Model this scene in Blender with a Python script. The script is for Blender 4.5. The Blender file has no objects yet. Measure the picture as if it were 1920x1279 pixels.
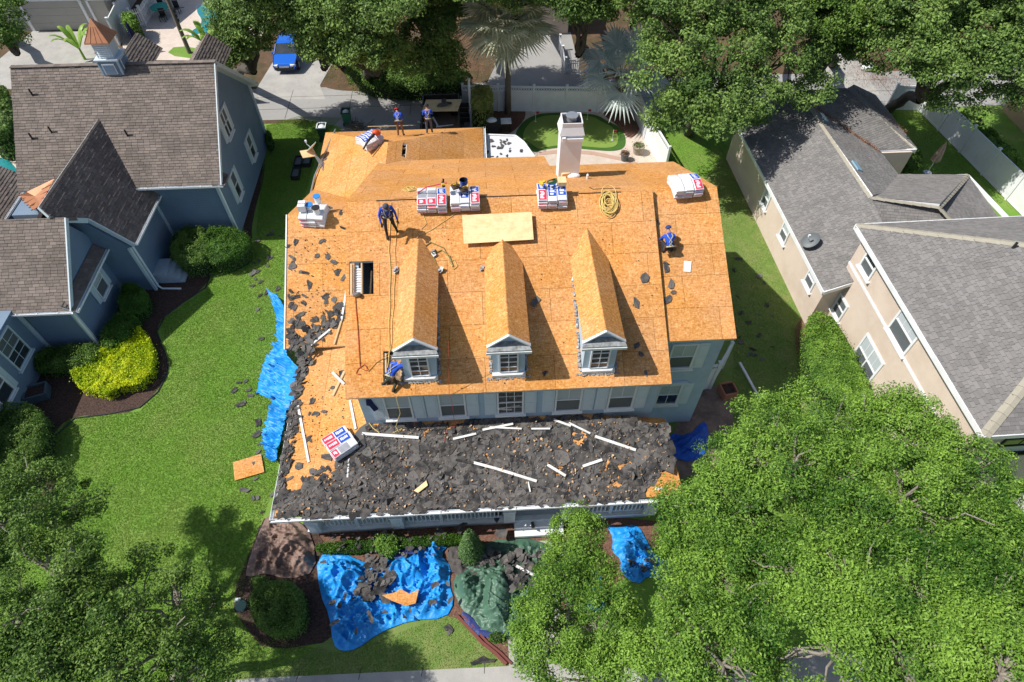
import bpy, bmesh, math, random
import numpy as np
from mathutils import Vector, Matrix, Euler, noise
random.seed(7); RS=np.random.RandomState(11)
PI=math.pi
scene=bpy.context.scene
# ------------------------------------------------------------ camera
CAMZ=24.0; FPX=1173.0; PITCH=math.radians(52); YAW=math.radians(3.15)
cam=bpy.data.cameras.new('camera'); cam.sensor_width=36; cam.lens=36*FPX/1920; cam.clip_start=.1; cam.clip_end=2000
camo=bpy.data.objects.new('camera',cam); scene.collection.objects.link(camo)
camo.location=(0,0,CAMZ); camo.rotation_euler=(PI/2-PITCH,0,-YAW); scene.camera=camo
scene.render.resolution_x=1024; scene.render.resolution_y=682
# ------------------------------------------------------------ sun, sky, exposure
SUN_AZ=4.0; SUN_EL=52.5
world=bpy.data.worlds.new('World'); scene.world=world; world.use_nodes=True
nt=world.node_tree; nt.nodes.clear()
sk=nt.nodes.new('ShaderNodeTexSky'); sk.sky_type='NISHITA'; sk.sun_disc=False
sk.sun_elevation=math.radians(SUN_EL); sk.sun_rotation=math.radians(270-SUN_AZ)
sk.air_density=1.0; sk.dust_density=1.5
bg=nt.nodes.new('ShaderNodeBackground'); bg.inputs[1].default_value=.095
ow=nt.nodes.new('ShaderNodeOutputWorld'); nt.links.new(sk.outputs[0],bg.inputs[0]); nt.links.new(bg.outputs[0],ow.inputs[0])
sl=bpy.data.lights.new('sun','SUN'); sl.energy=4.9; sl.angle=math.radians(.55); sl.color=(1,.955,.88)
so=bpy.data.objects.new('sun',sl); scene.collection.objects.link(so)
ce=math.cos(math.radians(SUN_EL))
sund=Vector((math.cos(math.radians(SUN_AZ))*ce,math.sin(math.radians(SUN_AZ))*ce,-math.sin(math.radians(SUN_EL))))
so.rotation_euler=sund.to_track_quat('-Z','Y').to_euler(); so.location=(-30,-5,50)
scene.view_settings.view_transform='Standard'; scene.view_settings.look='None'
scene.view_settings.exposure=0.25; scene.view_settings.gamma=1; scene.view_settings.use_curve_mapping=False
# ------------------------------------------------------------ surveying helpers: sight line of the survey position onto a plane
_R=Vector((math.cos(YAW),-math.sin(YAW),0)); _fw=Vector((math.sin(YAW),math.cos(YAW),0))
_F=_fw*math.cos(PITCH)-Vector((0,0,math.sin(PITCH))); _U=_fw*math.sin(PITCH)+Vector((0,0,math.cos(PITCH)))
_O=Vector((0,0,CAMZ))
def ray(px,py): return _F+_R*((px-960)/FPX)-_U*((py-639.5)/FPX)
def at(px,py,z=0.):
    d=ray(px,py); return _O+d*((z-CAMZ)/d.z)
def aty(px,py,y):
    d=ray(px,py); return _O+d*(y/d.y)
def hit(px,py,pl):
    d=ray(px,py); return _O+d*(((pl[0]-_O).dot(pl[1]))/d.dot(pl[1]))
def slope_plane(x,y,z,sx,sy): return (Vector((x,y,z)),Vector((-sx,-sy,1)))
def zon(pl,x,y):
    p,n=pl; return p.z-((x-p.x)*n.x+(y-p.y)*n.y)/n.z
# ------------------------------------------------------------ mesh builder
ORG={}
class MB:
    def __init__(s): s.v=[];s.f=[];s.m=[];s.c=[]
    def add(s,vs,fs,m=0,c=None):
        o=len(s.v); s.v+= [tuple(p) for p in vs]
        for f in fs: s.f.append(tuple(i+o for i in f)); s.m.append(m); s.c.append(random.random() if c is None else c)
        return s
    def box(s,c,d,rot=None,m=0,cc=None):
        h=[x/2 for x in d]; pts=[Vector((sx*h[0],sy*h[1],sz*h[2])) for sx in(-1,1) for sy in(-1,1) for sz in(-1,1)]
        M=rot if isinstance(rot,Matrix) else (Euler(rot).to_matrix() if rot else None)
        if M: pts=[M@p for p in pts]
        pts=[p+Vector(c) for p in pts]
        return s.add(pts,[(0,1,3,2),(4,6,7,5),(0,4,5,1),(2,3,7,6),(0,2,6,4),(1,5,7,3)],m,cc)
    def beam(s,a,b,w,h,up=(0,0,1),m=0):
        a=Vector(a);b=Vector(b);t=(b-a).normalized();u=Vector(up)
        r=t.cross(u)
        if r.length<1e-4: r=t.cross(Vector((1,0,0)))
        r.normalize(); u=r.cross(t)
        pts=[p+r*(sx*w/2)+u*(sz*h/2) for p in(a,b) for sx in(-1,1) for sz in(-1,1)]
        return s.add(pts,[(0,1,3,2),(4,6,7,5),(0,4,5,1),(2,3,7,6),(0,2,6,4),(1,5,7,3)],m)
    def tube(s,path,r,n=8,m=0,cap=True):
        path=[Vector(p) for p in path]; o=len(s.v)
        rr=r if isinstance(r,(list,tuple)) else [r]*len(path)
        prev=None
        for i,p in enumerate(path):
            t=(path[min(i+1,len(path)-1)]-path[max(i-1,0)])
            if t.length<1e-6: t=Vector((0,0,1))
            t.normalize()
            if prev is None:
                a=t.cross(Vector((0,0,1)))
                if a.length<.05: a=t.cross(Vector((1,0,0)))
            else: a=prev-t*prev.dot(t)
            if a.length<1e-5: a=t.orthogonal()
            a.normalize(); b=t.cross(a); prev=a
            for k in range(n):
                an=2*PI*k/n; s.v.append(tuple(p+(a*math.cos(an)+b*math.sin(an))*rr[i]))
        cv=random.random()
        for i in range(len(path)-1):
            for k in range(n):
                s.f.append((o+i*n+k,o+i*n+(k+1)%n,o+(i+1)*n+(k+1)%n,o+(i+1)*n+k)); s.m.append(m); s.c.append(cv)
        if cap:
            s.f.append(tuple(o+k for k in range(n))[::-1]); s.m.append(m); s.c.append(cv)
            e=o+(len(path)-1)*n; s.f.append(tuple(e+k for k in range(n))); s.m.append(m); s.c.append(cv)
        return s
    def cyl(s,c,r,h,n=16,r2=None,m=0,ax=(0,0,1)):
        c=Vector(c); a=Vector(ax).normalized(); return s.tube([c,c+a*h],[r,r if r2 is None else r2],n,m)
    def slab(s,poly,th,m=0,down=Vector((0,0,-1)),mt=None):
        n=len(poly); a=[Vector(p) for p in poly]; b=[p+down*th for p in a]
        nn=(a[1]-a[0]).cross(a[2]-a[0])
        if nn.dot(down)>0: a=a[::-1]; b=b[::-1]
        cv=random.random()
        s.add(a+b,[tuple(range(n))],m if mt is None else mt,cv)
        o=len(s.v)-2*n
        s.f.append(tuple(o+n+i for i in range(n))[::-1]); s.m.append(m); s.c.append(cv)
        for i in range(n):
            j=(i+1)%n; s.f.append((o+j,o+i,o+n+i,o+n+j)); s.m.append(m); s.c.append(cv)
        return s
    def lathe(s,prof,c=(0,0,0),n=20,m=0):
        c=Vector(c);o=len(s.v);cv=random.random()
        for r,z in prof:
            for k in range(n):
                an=2*PI*k/n; s.v.append((c.x+r*math.cos(an),c.y+r*math.sin(an),c.z+z))
        for i in range(len(prof)-1):
            for k in range(n):
                s.f.append((o+i*n+k,o+i*n+(k+1)%n,o+(i+1)*n+(k+1)%n,o+(i+1)*n+k)); s.m.append(m); s.c.append(cv)
        return s
    def ball(s,c,r,n=10,m=0,sc=(1,1,1)):
        prof=[]
        o=len(s.v); s.lathe([(max(1e-4,r*math.sin(PI*i/n)),-r*math.cos(PI*i/n)) for i in range(n+1)],(0,0,0),n+4,m)
        for i in range(o,len(s.v)):
            v=s.v[i]; s.v[i]=(v[0]*sc[0]+c[0],v[1]*sc[1]+c[1],v[2]*sc[2]+c[2])
        return s
def setp(o,label=None,cat=None,group=None,kind=None):
    if label: o['label']=label
    if cat: o['category']=cat
    if group: o['group']=group
    if kind: o['kind']=kind
    return o
def mk(name,mb,mats,parent=None,smooth=False,label=None,cat=None,group=None,kind=None,origin=None,bev=0):
    me=bpy.data.meshes.new(name)
    if parent is not None: O=ORG[parent.name]
    else: O=Vector(origin) if origin is not None else Vector((0,0,0))
    vs=[(p[0]-O.x,p[1]-O.y,p[2]-O.z) for p in mb.v]
    me.from_pydata(vs,[],mb.f)
    if not isinstance(mats,(list,tuple)): mats=[mats]
    for m in mats: me.materials.append(m)
    if len(mats)>1: me.polygons.foreach_set('material_index',mb.m)
    at_=me.attributes.new('v','FLOAT','FACE'); at_.data.foreach_set('value',mb.c)
    if smooth: me.polygons.foreach_set('use_smooth',[True]*len(mb.f))
    me.update()
    o=bpy.data.objects.new(name,me); scene.collection.objects.link(o)
    if parent is not None: o.parent=parent; ORG[o.name]=O
    else: o.location=O; ORG[o.name]=O
    if bev: 
        b=o.modifiers.new('b','BEVEL'); b.width=bev; b.segments=1; b.limit_method='ANGLE'
    return setp(o,label,cat,group,kind)
def thing(name,loc,label=None,cat=None,group=None,rz=0):
    o=bpy.data.objects.new(name,None); scene.collection.objects.link(o); o.location=loc; o.rotation_euler=(0,0,rz)
    o.empty_display_size=.2
    ORG[o.name]=Vector(loc) if rz==0 else Vector(loc)
    return setp(o,label,cat,group)
def local(o): ORG[o.name]=Vector((0,0,0)); return o     # parts of this thing are given in its own frame
def dup(o,loc,rz=None,label=None,group=None,sc=None):
    c=o.copy(); scene.collection.objects.link(c); c.location=loc
    if rz is not None: c.rotation_euler=(c.rotation_euler[0],c.rotation_euler[1],rz)
    if label: c['label']=label
    if group: c['group']=group
    if sc is not None: c.scale=(sc,sc,sc) if not isinstance(sc,(tuple,list)) else sc
    for ch in o.children:
        d=ch.copy(); scene.collection.objects.link(d); d.parent=c
        for g in ch.children:
            e=g.copy(); scene.collection.objects.link(e); e.parent=d
    return c
# ------------------------------------------------------------ materials
def pm(name,col,col2=None,scale=3.,rough=.75,bump=0.,bscale=40.,src='noise',metal=0.,spec=.4,contrast=1.,stretch=None,coat=0,transl=0,dirt=None,dscale=1.2,damt=.5,detail=6):
    m=bpy.data.materials.new(name); m.use_nodes=True; N=m.node_tree.nodes; L=m.node_tree.links
    b=N['Principled BSDF']; out=N['Material Output']
    b.inputs['Roughness'].default_value=rough; b.inputs['Metallic'].default_value=metal
    b.inputs['Specular IOR Level'].default_value=spec
    if coat: b.inputs['Coat Weight'].default_value=coat
    tc=N.new('ShaderNodeTexCoord'); co=tc.outputs['Object']
    if stretch:
        mp=N.new('ShaderNodeMapping'); mp.inputs['Scale'].default_value=stretch; L.new(co,mp.inputs[0]); co2=mp.outputs[0]
    else: co2=co
    c=None
    if col2 is not None:
        if src=='noise':
            n=N.new('ShaderNodeTexNoise'); n.inputs['Scale'].default_value=scale; n.inputs['Detail'].default_value=detail; n.inputs['Roughness'].default_value=.62
            L.new(co2,n.inputs['Vector'])
            mr=N.new('ShaderNodeMapRange'); w=.28/contrast; mr.inputs[1].default_value=.5-w; mr.inputs[2].default_value=.5+w; L.new(n.outputs[0],mr.inputs[0]); f=mr.outputs[0]
        elif src=='attr':
            a=N.new('ShaderNodeAttribute'); a.attribute_name='v'; f=a.outputs['Fac']
            n=N.new('ShaderNodeTexNoise'); n.inputs['Scale'].default_value=scale; L.new(co2,n.inputs['Vector'])
            ad=N.new('ShaderNodeMath'); ad.operation='MULTIPLY_ADD'; L.new(n.outputs[0],ad.inputs[0]); ad.inputs[1].default_value=1.2; ad.inputs[2].default_value=-.6
            a2=N.new('ShaderNodeMath'); a2.operation='ADD'; a2.use_clamp=True; L.new(f,a2.inputs[0]); L.new(ad.outputs[0],a2.inputs[1]); f=a2.outputs[0]
        elif src=='obj':
            a=N.new('ShaderNodeObjectInfo'); f=a.outputs['Random']
        mx=N.new('ShaderNodeMix'); mx.data_type='RGBA'; mx.inputs[6].default_value=(*col,1); mx.inputs[7].default_value=(*col2,1)
        L.new(f,mx.inputs[0]); c=mx.outputs[2]
    else:
        rg=N.new('ShaderNodeRGB'); rg.outputs[0].default_value=(*col,1); c=rg.outputs[0]
    if dirt is not None:
        n=N.new('ShaderNodeTexNoise'); n.inputs['Scale'].default_value=dscale; n.inputs['Detail'].default_value=7; n.inputs['Roughness'].default_value=.7; L.new(co,n.inputs['Vector'])
        mr=N.new('ShaderNodeMapRange'); mr.inputs[1].default_value=.45; mr.inputs[2].default_value=.75; mr.inputs[4].default_value=damt; L.new(n.outputs[0],mr.inputs[0])
        mx=N.new('ShaderNodeMix'); mx.data_type='RGBA'; L.new(mr.outputs[0],mx.inputs[0]); L.new(c,mx.inputs[6]); mx.inputs[7].default_value=(*dirt,1); c=mx.outputs[2]
    L.new(c,b.inputs['Base Color'])
    if bump:
        n=N.new('ShaderNodeTexNoise'); n.inputs['Scale'].default_value=bscale; n.inputs['Detail'].default_value=4; L.new(co2 if stretch else co,n.inputs['Vector'])
        bp=N.new('ShaderNodeBump'); bp.inputs['Strength'].default_value=bump; bp.inputs['Distance'].default_value=.02; L.new(n.outputs[0],bp.inputs['Height']); L.new(bp.outputs[0],b.inputs['Normal'])
    if transl:
        t=N.new('ShaderNodeBsdfTranslucent'); L.new(c,t.inputs[0]); ms=N.new('ShaderNodeMixShader'); ms.inputs[0].default_value=transl
        L.new(b.outputs[0],ms.inputs[1]); L.new(t.outputs[0],ms.inputs[2]); L.new(ms.outputs[0],out.inputs[0])
    m['c']=0
    return m
def osb_mat():
    m=bpy.data.materials.new('osb'); m.use_nodes=True; N=m.node_tree.nodes; L=m.node_tree.links; b=N['Principled BSDF']
    b.inputs['Roughness'].default_value=.8; b.inputs['Specular IOR Level'].default_value=.2
    tc=N.new('ShaderNodeTexCoord')
    def vor(sc,rot,seed):
        mp=N.new('ShaderNodeMapping'); mp.inputs['Scale'].default_value=sc; mp.inputs['Rotation'].default_value=(0,0,rot); mp.inputs['Location'].default_value=(seed,seed,0)
        L.new(tc.outputs['Object'],mp.inputs[0]); v=N.new('ShaderNodeTexVoronoi'); v.inputs['Scale'].default_value=1; L.new(mp.outputs[0],v.inputs[0])
        s=N.new('ShaderNodeSeparateColor'); L.new(v.outputs['Color'],s.inputs[0]); return s.outputs[0]
    a=vor((9,42,9),.12,0); c=vor((14,30,9),-.5,3.3); d=vor((34,12,9),.35,9.1)
    m1=N.new('ShaderNodeMath'); m1.operation='ADD'; L.new(a,m1.inputs[0]); L.new(c,m1.inputs[1])
    m2=N.new('ShaderNodeMath'); m2.operation='ADD'; L.new(m1.outputs[0],m2.inputs[0]); L.new(d,m2.inputs[1])
    m3=N.new('ShaderNodeMath'); m3.operation='DIVIDE'; L.new(m2.outputs[0],m3.inputs[0]); m3.inputs[1].default_value=3
    cr=N.new('ShaderNodeValToRGB'); e=cr.color_ramp.elements
    e[0].position=.08; e[0].color=(.44,.18,.05,1); e[1].position=.95; e[1].color=(.86,.56,.26,1)
    x=e.new(.38); x.color=(.65,.293,.092,1); x=e.new(.62); x.color=(.74,.362,.125,1)
    L.new(m3.outputs[0],cr.inputs[0])
    n=N.new('ShaderNodeTexNoise'); n.inputs['Scale'].default_value=.55; n.inputs['Detail'].default_value=5; L.new(tc.outputs['Object'],n.inputs['Vector'])
    oi=N.new('ShaderNodeObjectInfo')
    hs=N.new('ShaderNodeHueSaturation'); L.new(cr.outputs[0],hs.inputs['Color'])
    mv=N.new('ShaderNodeMapRange'); L.new(oi.outputs['Random'],mv.inputs[0]); mv.inputs[3].default_value=.76; mv.inputs[4].default_value=.88; L.new(mv.outputs[0],hs.inputs['Value'])
    ms=N.new('ShaderNodeMapRange'); L.new(n.outputs[0],ms.inputs[0]); ms.inputs[1].default_value=.35; ms.inputs[2].default_value=.65; ms.inputs[3].default_value=.96; ms.inputs[4].default_value=1.05; L.new(ms.outputs[0],hs.inputs['Saturation'])
    # a few dark scuffs and stains
    n2=N.new('ShaderNodeTexNoise'); n2.inputs['Scale'].default_value=3.1; n2.inputs['Detail'].default_value=8; n2.inputs['Roughness'].default_value=.75; L.new(tc.outputs['Object'],n2.inputs['Vector'])
    mr=N.new('ShaderNodeMapRange'); mr.inputs[1].default_value=.6; mr.inputs[2].default_value=.8; mr.inputs[4].default_value=.5; L.new(n2.outputs[0],mr.inputs[0])
    mx=N.new('ShaderNodeMix'); mx.data_type='RGBA'; L.new(mr.outputs[0],mx.inputs[0]); L.new(hs.outputs[0],mx.inputs[6]); mx.inputs[7].default_value=(.28,.11,.035,1)
    L.new(mx.outputs[2],b.inputs['Base Color'])
    bp=N.new('ShaderNodeBump'); bp.inputs['Strength'].default_value=.25; bp.inputs['Distance'].default_value=.006; L.new(m3.outputs[0],bp.inputs['Height']); L.new(bp.outputs[0],b.inputs['Normal'])
    return m
OSB=osb_mat()
M=dict(
 fascia=pm('white_paint',(.72,.74,.75),(.6,.63,.65),2.,.5,dirt=(.3,.3,.27),dscale=2.5,damt=.5),
 white=pm('white_vinyl',(.78,.8,.82),(.72,.74,.77),1.5,.4,dirt=(.5,.5,.46),dscale=1.7,damt=.4),
 stucco=pm('pale_blue_stucco',(.44,.56,.68),(.39,.51,.63),1.1,.85,.25,90,dirt=(.26,.31,.35),dscale=.9,damt=.45),
 shut=pm('pale_grey_shutter',(.62,.70,.77),(.56,.64,.71),3,.5),
 frame=pm('window_frame_white',(.75,.76,.77),None,rough=.4),
 glass=pm('dark_glass',(.02,.028,.035),(.05,.06,.07),2.5,.06,spec=.8),
 blind=pm('white_blind',(.5,.55,.58),(.38,.43,.46),1,.35,stretch=(1,1,30)),
 screen=pm('window_screen',(.09,.105,.115),(.12,.135,.145),3,.5),
 wood=pm('raw_lumber',(.62,.45,.27),(.5,.33,.17),4,.7,.1,30,stretch=(1,6,6)),
 ply=pm('pine_plywood',(.86,.68,.40),(.74,.53,.26),2.2,.7,.1,30,stretch=(1,7,3),dirt=(.5,.3,.12),dscale=3,damt=.6),
 felt=pm('black_shingle_scrap',(.028,.028,.03),(.135,.13,.128),3,.9,.4,60,src='attr',spec=.15,dirt=(.20,.16,.12),dscale=3,damt=.35),
 flash=pm('lead_flashing',(.55,.56,.57),(.12,.12,.12),9,.5,.4,30,metal=.3),
 steel=pm('galvanised_steel',(.5,.52,.54),(.4,.42,.44),5,.4,metal=.7),
 black=pm('black_plastic',(.012,.012,.014),(.03,.03,.032),6,.45),
)
# ------------------------------------------------------------ polygon clipping in a plane
def clip(poly,a,b):   # keep the side left of a->b, 2D
    out=[];n=len(poly);ex,ey=b[0]-a[0],b[1]-a[1]
    def sd(p): return ex*(p[1]-a[1])-ey*(p[0]-a[0])
    for i in range(n):
        p,q=poly[i],poly[(i+1)%n];sp,sq=sd(p),sd(q)
        if sp>=0: out.append(p)
        if (sp>0 and sq<0) or (sp<0 and sq>0):
            t=sp/(sp-sq); out.append((p[0]+(q[0]-p[0])*t,p[1]+(q[1]-p[1])*t))
    return out
def area(p): return .5*sum(p[i][0]*p[(i+1)%len(p)][1]-p[(i+1)%len(p)][0]*p[i][1] for i in range(len(p)))
def clip_poly(poly,con):
    if area(con)<0: con=con[::-1]
    for i in range(len(con)):
        if len(poly)<3: return []
        poly=clip(poly,con[i],con[(i+1)%len(con)])
    return poly if len(poly)>=3 and abs(area(poly))>1e-4 else []
def minus(poly,hole):
    if area(hole)<0: hole=hole[::-1]
    res=[];cur=poly
    for i in range(len(hole)):
        a,b=hole[i],hole[(i+1)%len(hole)]
        o=clip(cur,b,a)
        if len(o)>=3 and abs(area(o))>1e-3: res.append(o)
        cur=clip(cur,a,b)
        if len(cur)<3: break
    return res
def clip_any(q,P,T):
    if T is None:
        r=clip_poly(q,P); return [r] if r else []
    return [r for r in (clip_poly(q,t) for t in T) if r]
def tris_if_concave(P):
    n=len(P); sg=1 if area(P)>0 else -1
    for i in range(n):
        a,b,c=P[i-1],P[i],P[(i+1)%n]
        if ((b[0]-a[0])*(c[1]-b[1])-(b[1]-a[1])*(c[0]-b[0]))*sg<-1e-3:
            from mathutils.geometry import tessellate_polygon
            return [[P[k] for k in t] for t in tessellate_polygon([[Vector((p[0],p[1],0)) for p in P]])]
    return None
class Frame:   # u along the eave, v up the slope
    def __init__(s,pts,udir=None):
        pts=[Vector(p) for p in pts]; n=Vector((0,0,0))
        for i in range(len(pts)): n+= (pts[i]-pts[0]).cross(pts[(i+1)%len(pts)]-pts[0])
        n.normalize()
        if n.z<0: n=-n
        s.n=n; s.u=Vector((0,0,1)).cross(n)
        if s.u.length<1e-4: s.u=Vector((1,0,0))
        s.u.normalize(); s.v=n.cross(s.u); s.o=pts[0]
    def to(s,p): d=Vector(p)-s.o; return (d.dot(s.u),d.dot(s.v))
    def fr(s,q,h=0): return s.o+s.u*q[0]+s.v*q[1]+s.n*h
def shingles(name,pts,mat,parent,cw=.30,ch=.14,lift=.024,jit=.0,h0=.02):
    F=Frame(pts); P=[F.to(p) for p in pts]; mb=MB(); T=tris_if_concave(P)
    u0=min(p[0] for p in P);u1=max(p[0] for p in P);v0=min(p[1] for p in P);v1=max(p[1] for p in P)
    j=0; v=v0
    while v<v1:
        u=u0-random.random()*cw
        while u<u1:
            w=cw*(1+random.uniform(-jit,jit))
            d=random.uniform(-.01,.01)
            l=lift*random.uniform(.75,1.25); c=random.random()
            for q in clip_any([(u+.006,v+d),(u+w-.006,v+d),(u+w-.006,v+ch+.01),(u+.006,v+ch+.01)],P,T):
                n=len(q)
                top=[F.fr(p,h0+l*(1-min(1,max(0,(p[1]-v)/ch)))) for p in q]; bot=[F.fr(p,h0-.012) for p in q]
                fs=[tuple(range(n))]
                for i in range(n):
                    if min(q[i][1],q[(i+1)%n][1])<v+.4*ch: fs.append(((i+1)%n,i,n+i,n+(i+1)%n))
                mb.add(top+bot,fs,0,c)
            u+=w
        v+=ch; j+=1
    return mk(name,mb,mat,parent,kind='stuff')
def panels(pts,parent,holes=(),pw=2.44,ph=1.22,mat=OSB,th=.014,h0=.0,name='sheathing_panel',off=0.,skip=None):
    F=Frame(pts); P=[F.to(p) for p in pts]
    if area(P)<0: P=P[::-1]
    H=[[F.to(p) for p in h] for h in holes]
    u0=min(p[0] for p in P)-off;u1=max(p[0] for p in P);v0=min(p[1] for p in P);v1=max(p[1] for p in P)
    j=0;v=v0
    while v<v1:
        u=u0-(pw/2 if j%2 else 0)
        while u<u1:
            q=clip_poly([(u+.006,v+.005),(u+pw-.006,v+.005),(u+pw-.006,v+ph-.005),(u+.006,v+ph-.005)],P)
            if q:
                L=[q]
                for h in H:
                    L=[r for x in L for r in minus(x,h)]
                mb=MB(); hh=h0+th+random.uniform(0,.004)
                for x in L: mb.slab([F.fr(p,hh) for p in x],th-.002,0,-F.n)
                if mb.f: mk(name,mb,mat,parent)
            u+=pw
        v+=ph;j+=1
def roof_slab(pts,parent,mat,th=.14,holes=(),name='roof',h=0.,mt=None,topm=None):
    F=Frame(pts);P=[F.to(p) for p in pts]
    if area(P)<0: P=P[::-1]
    L=[P]
    for ho in holes:
        H=[F.to(p) for p in ho]; L=[r for x in L for r in minus(x,H)]
    mb=MB()
    for x in L: mb.slab([F.fr(p,h) for p in x],th,0,-F.n,mt)
    return mk(name,mb,mat if mt is None else [mat,topm],parent)
# ------------------------------------------------------------ windows
def window(house,P,r,n,w,h,cols=2,rows=2,shut=0,frame=None,upper=None,lower=None,shutmat=None,head=True,fw=.07,shw=None,label=None,mull=0,sill=True):
    P=Vector(P);r=Vector(r).normalized();n=Vector(n).normalized();U=Vector((0,0,1))
    frame=frame or M['frame']; upper=upper or M['blind']; lower=lower or M['screen']
    rot=Matrix((r,n,U)).transposed()
    def bx(mb,u,v,d,su,sv,sd): mb.box(P+r*u+U*v+n*d,(su,sd,sv),rot)
    f=MB()
    bx(f,0,fw/2,.03,w,fw,.08); bx(f,0,h-fw/2,.03,w,fw,.08)
    bx(f,-(w-fw)/2,h/2,.03,fw,h-2*fw,.08); bx(f,(w-fw)/2,h/2,.03,fw,h-2*fw,.08)
    bx(f,0,h/2,.02,w-2*fw,.05,.07)
    if mull: bx(f,0,h*.25+.01,.021,.07,h*.5-fw-.06,.07); bx(f,0,h*.75-.01,.021,.07,h*.5-fw-.06,.07)
    fo=mk('window',f,frame,house,label=label)
    if sill:
        s=MB(); bx(s,0,-.035,.07,w+.16,.07,.14)
        mk('window_sill',s,frame,fo)
    iw=w-2*fw
    g=MB(); bx(g,0,h*.75-.005,.012,iw,h/2-fw-.02,.02); mk('upper_pane',g,upper,fo)
    g=MB(); bx(g,0,h*.25+.005,.008,iw,h/2-fw-.02,.02); mk('lower_pane',g,lower,fo)
    if cols>1 or rows>1:
        g=MB()
        for i in range(1,cols): bx(g,-iw/2+iw*i/cols,h*.75,.026,.022,h/2-fw-.03,.02)
        hh=h/2-fw
        for j in range(1,rows): bx(g,0,h/2+.02+hh*j/rows,.0265,iw,.022,.018)
        if lower is M['glass']:
            for i in range(1,cols): bx(g,-iw/2+iw*i/cols,h*.25,.024,.022,h/2-fw-.03,.02)
            for j in range(1,rows): bx(g,0,fw+hh*j/rows,.0265,iw,.022,.018)
        mk('muntins',g,frame,fo)
    if shut:
        sw=shw or w*.5
        for sgn in (-1,1):
            if shut==1 or (shut==2 and sgn==1) or (shut==3 and sgn==-1):
                s=MB(); bx(s,sgn*(w/2+sw/2+.02),h/2,.02,sw,h,.05)
                for q in (.27,.73):
                    bx(s,sgn*(w/2+sw/2+.02),h*q,.052,sw-.14,h*.38,.016)
                mk('shutter',s,shutmat or M['shut'],house)
    return fo
JD=pm('dark_wood_joint',(.12,.05,.018),None,rough=.9)
# ============================================================ the house being re-roofed
HS=thing('house_being_reroofed',(.5,18,0),'pale blue two-storey house stripped to bare orange sheathing in the middle','house')
mf=slope_plane(0,12.05,5.7,0,.5); mbk=slope_plane(0,18.57,8.96,0,-.5)
def prism_x(mb,prof,x0,x1):
    n=len(prof); a=[(x0,y,z) for y,z in prof]; b=[(x1,y,z) for y,z in prof]
    mb.add(a+b,[tuple(range(n)),tuple(range(n,2*n))[::-1]]+[(i,n+i,n+(i+1)%n,(i+1)%n) for i in range(n)])
w=MB(); prism_x(w,[(12.45,0),(12.45,5.05),(25.9,5.05),(25.9,0)],-4.85,3.0)
prism_x(w,[(12.45,0),(12.45,5.05),(23.5,5.05),(23.5,0)],3.004,6.1)
prism_x(w,[(12.45,5.052),(12.45,5.72),(18.57,8.72),(25.9,5.06)],-4.85,-5+.3)
prism_x(w,[(12.45,5.052),(12.45,5.72),(18.57,8.72),(23.5,6.3),(23.5,5.052)],5.9,6.1)
w.box(((-4.7+5.9)/2,12.52,5.38),(10.598,.139,.65)); w.box(((3.1+5.9)/2,23.4,5.7),(2.79,.2,1.29))
mk('wall',w,M['stucco'],HS)
w=MB(); prism_x(w,[(13.78,0),(13.78,6.15),(18.87,8.6),(23.4,6.25),(23.4,0)],6.104,8.62)
mk('wall',w,M['stucco'],HS)
w=MB(); prism_x(w,[(17.2,0),(17.2,2.95),(21.67,5.6),(25.4,3.6),(25.4,0)],-8.3,-4.854)
w.box((-4.45,28.6,1.4),(8.3,6.3,2.8)); mk('wall',w,M['stucco'],HS)
zf=lambda y:5.7+.5*(y-12.05)
ZB=lambda y:8.96-.5*(y-18.57)
hole1=[(-4.99,15.38,zf(15.38)),(-4.12,15.38,zf(15.38)),(-4.12,16.5,zf(16.5)),(-4.99,16.5,zf(16.5))]
hole2=[(-3.8,12.42,zf(12.42)),(-3.12,12.42,zf(12.42)),(-3.12,13.5,zf(13.5)),(-3.8,13.5,zf(13.5))]
FR=[(-5.12,12.05,5.7),(6.3,12.05,5.7),(6.3,18.57,8.96),(-5.12,18.57,8.96)]
roof_slab(FR,HS,M['fascia'],.2,(hole1,hole2),h=-.002,mt=1,topm=JD); panels(FR,HS,(hole1,hole2))
BK1=[(-5.12,18.575,ZB(18.575)),(3.05,18.575,ZB(18.575)),(3.05,26.36,ZB(26.36)),(-5.12,26.36,ZB(26.36))]
BK2=[(3.06,18.575,ZB(18.575)),(6.35,18.575,ZB(18.575)),(6.35,23.9,ZB(23.9)),(3.06,23.9,ZB(23.9))]
for q in (BK1,BK2): roof_slab(q,HS,M['fascia'],.2,h=-.002,mt=1,topm=JD); panels(q,HS,off=.7)
WF=[(6.31,13.5,6.26),(8.86,13.5,6.26),(8.86,18.87,8.81),(6.31,18.87,8.81)]
WB=[(6.36,18.875,8.806),(8.86,18.875,8.806),(8.8,23.9,6.295),(6.36,23.9,6.295)]
for q in (WF,WB): roof_slab(q,HS,M['fascia'],.2,h=-.002,mt=1,topm=JD); panels(q,HS,off=.4)
# step wall between the main roof and the lower right roof
w=MB(); w.add([(6.305,12.1,5.5),(6.305,18.5,8.1),(6.305,18.5,8.9),(6.305,12.1,5.68),(6.2,12.1,5.5),(6.2,18.5,8.1),(6.2,18.5,8.9),(6.2,12.1,5.68)],[(0,1,2,3),(7,6,5,4),(0,4,5,1),(3,2,6,7),(0,3,7,4),(1,5,6,2)]); mk('wall',w,M['stucco'],HS)
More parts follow.
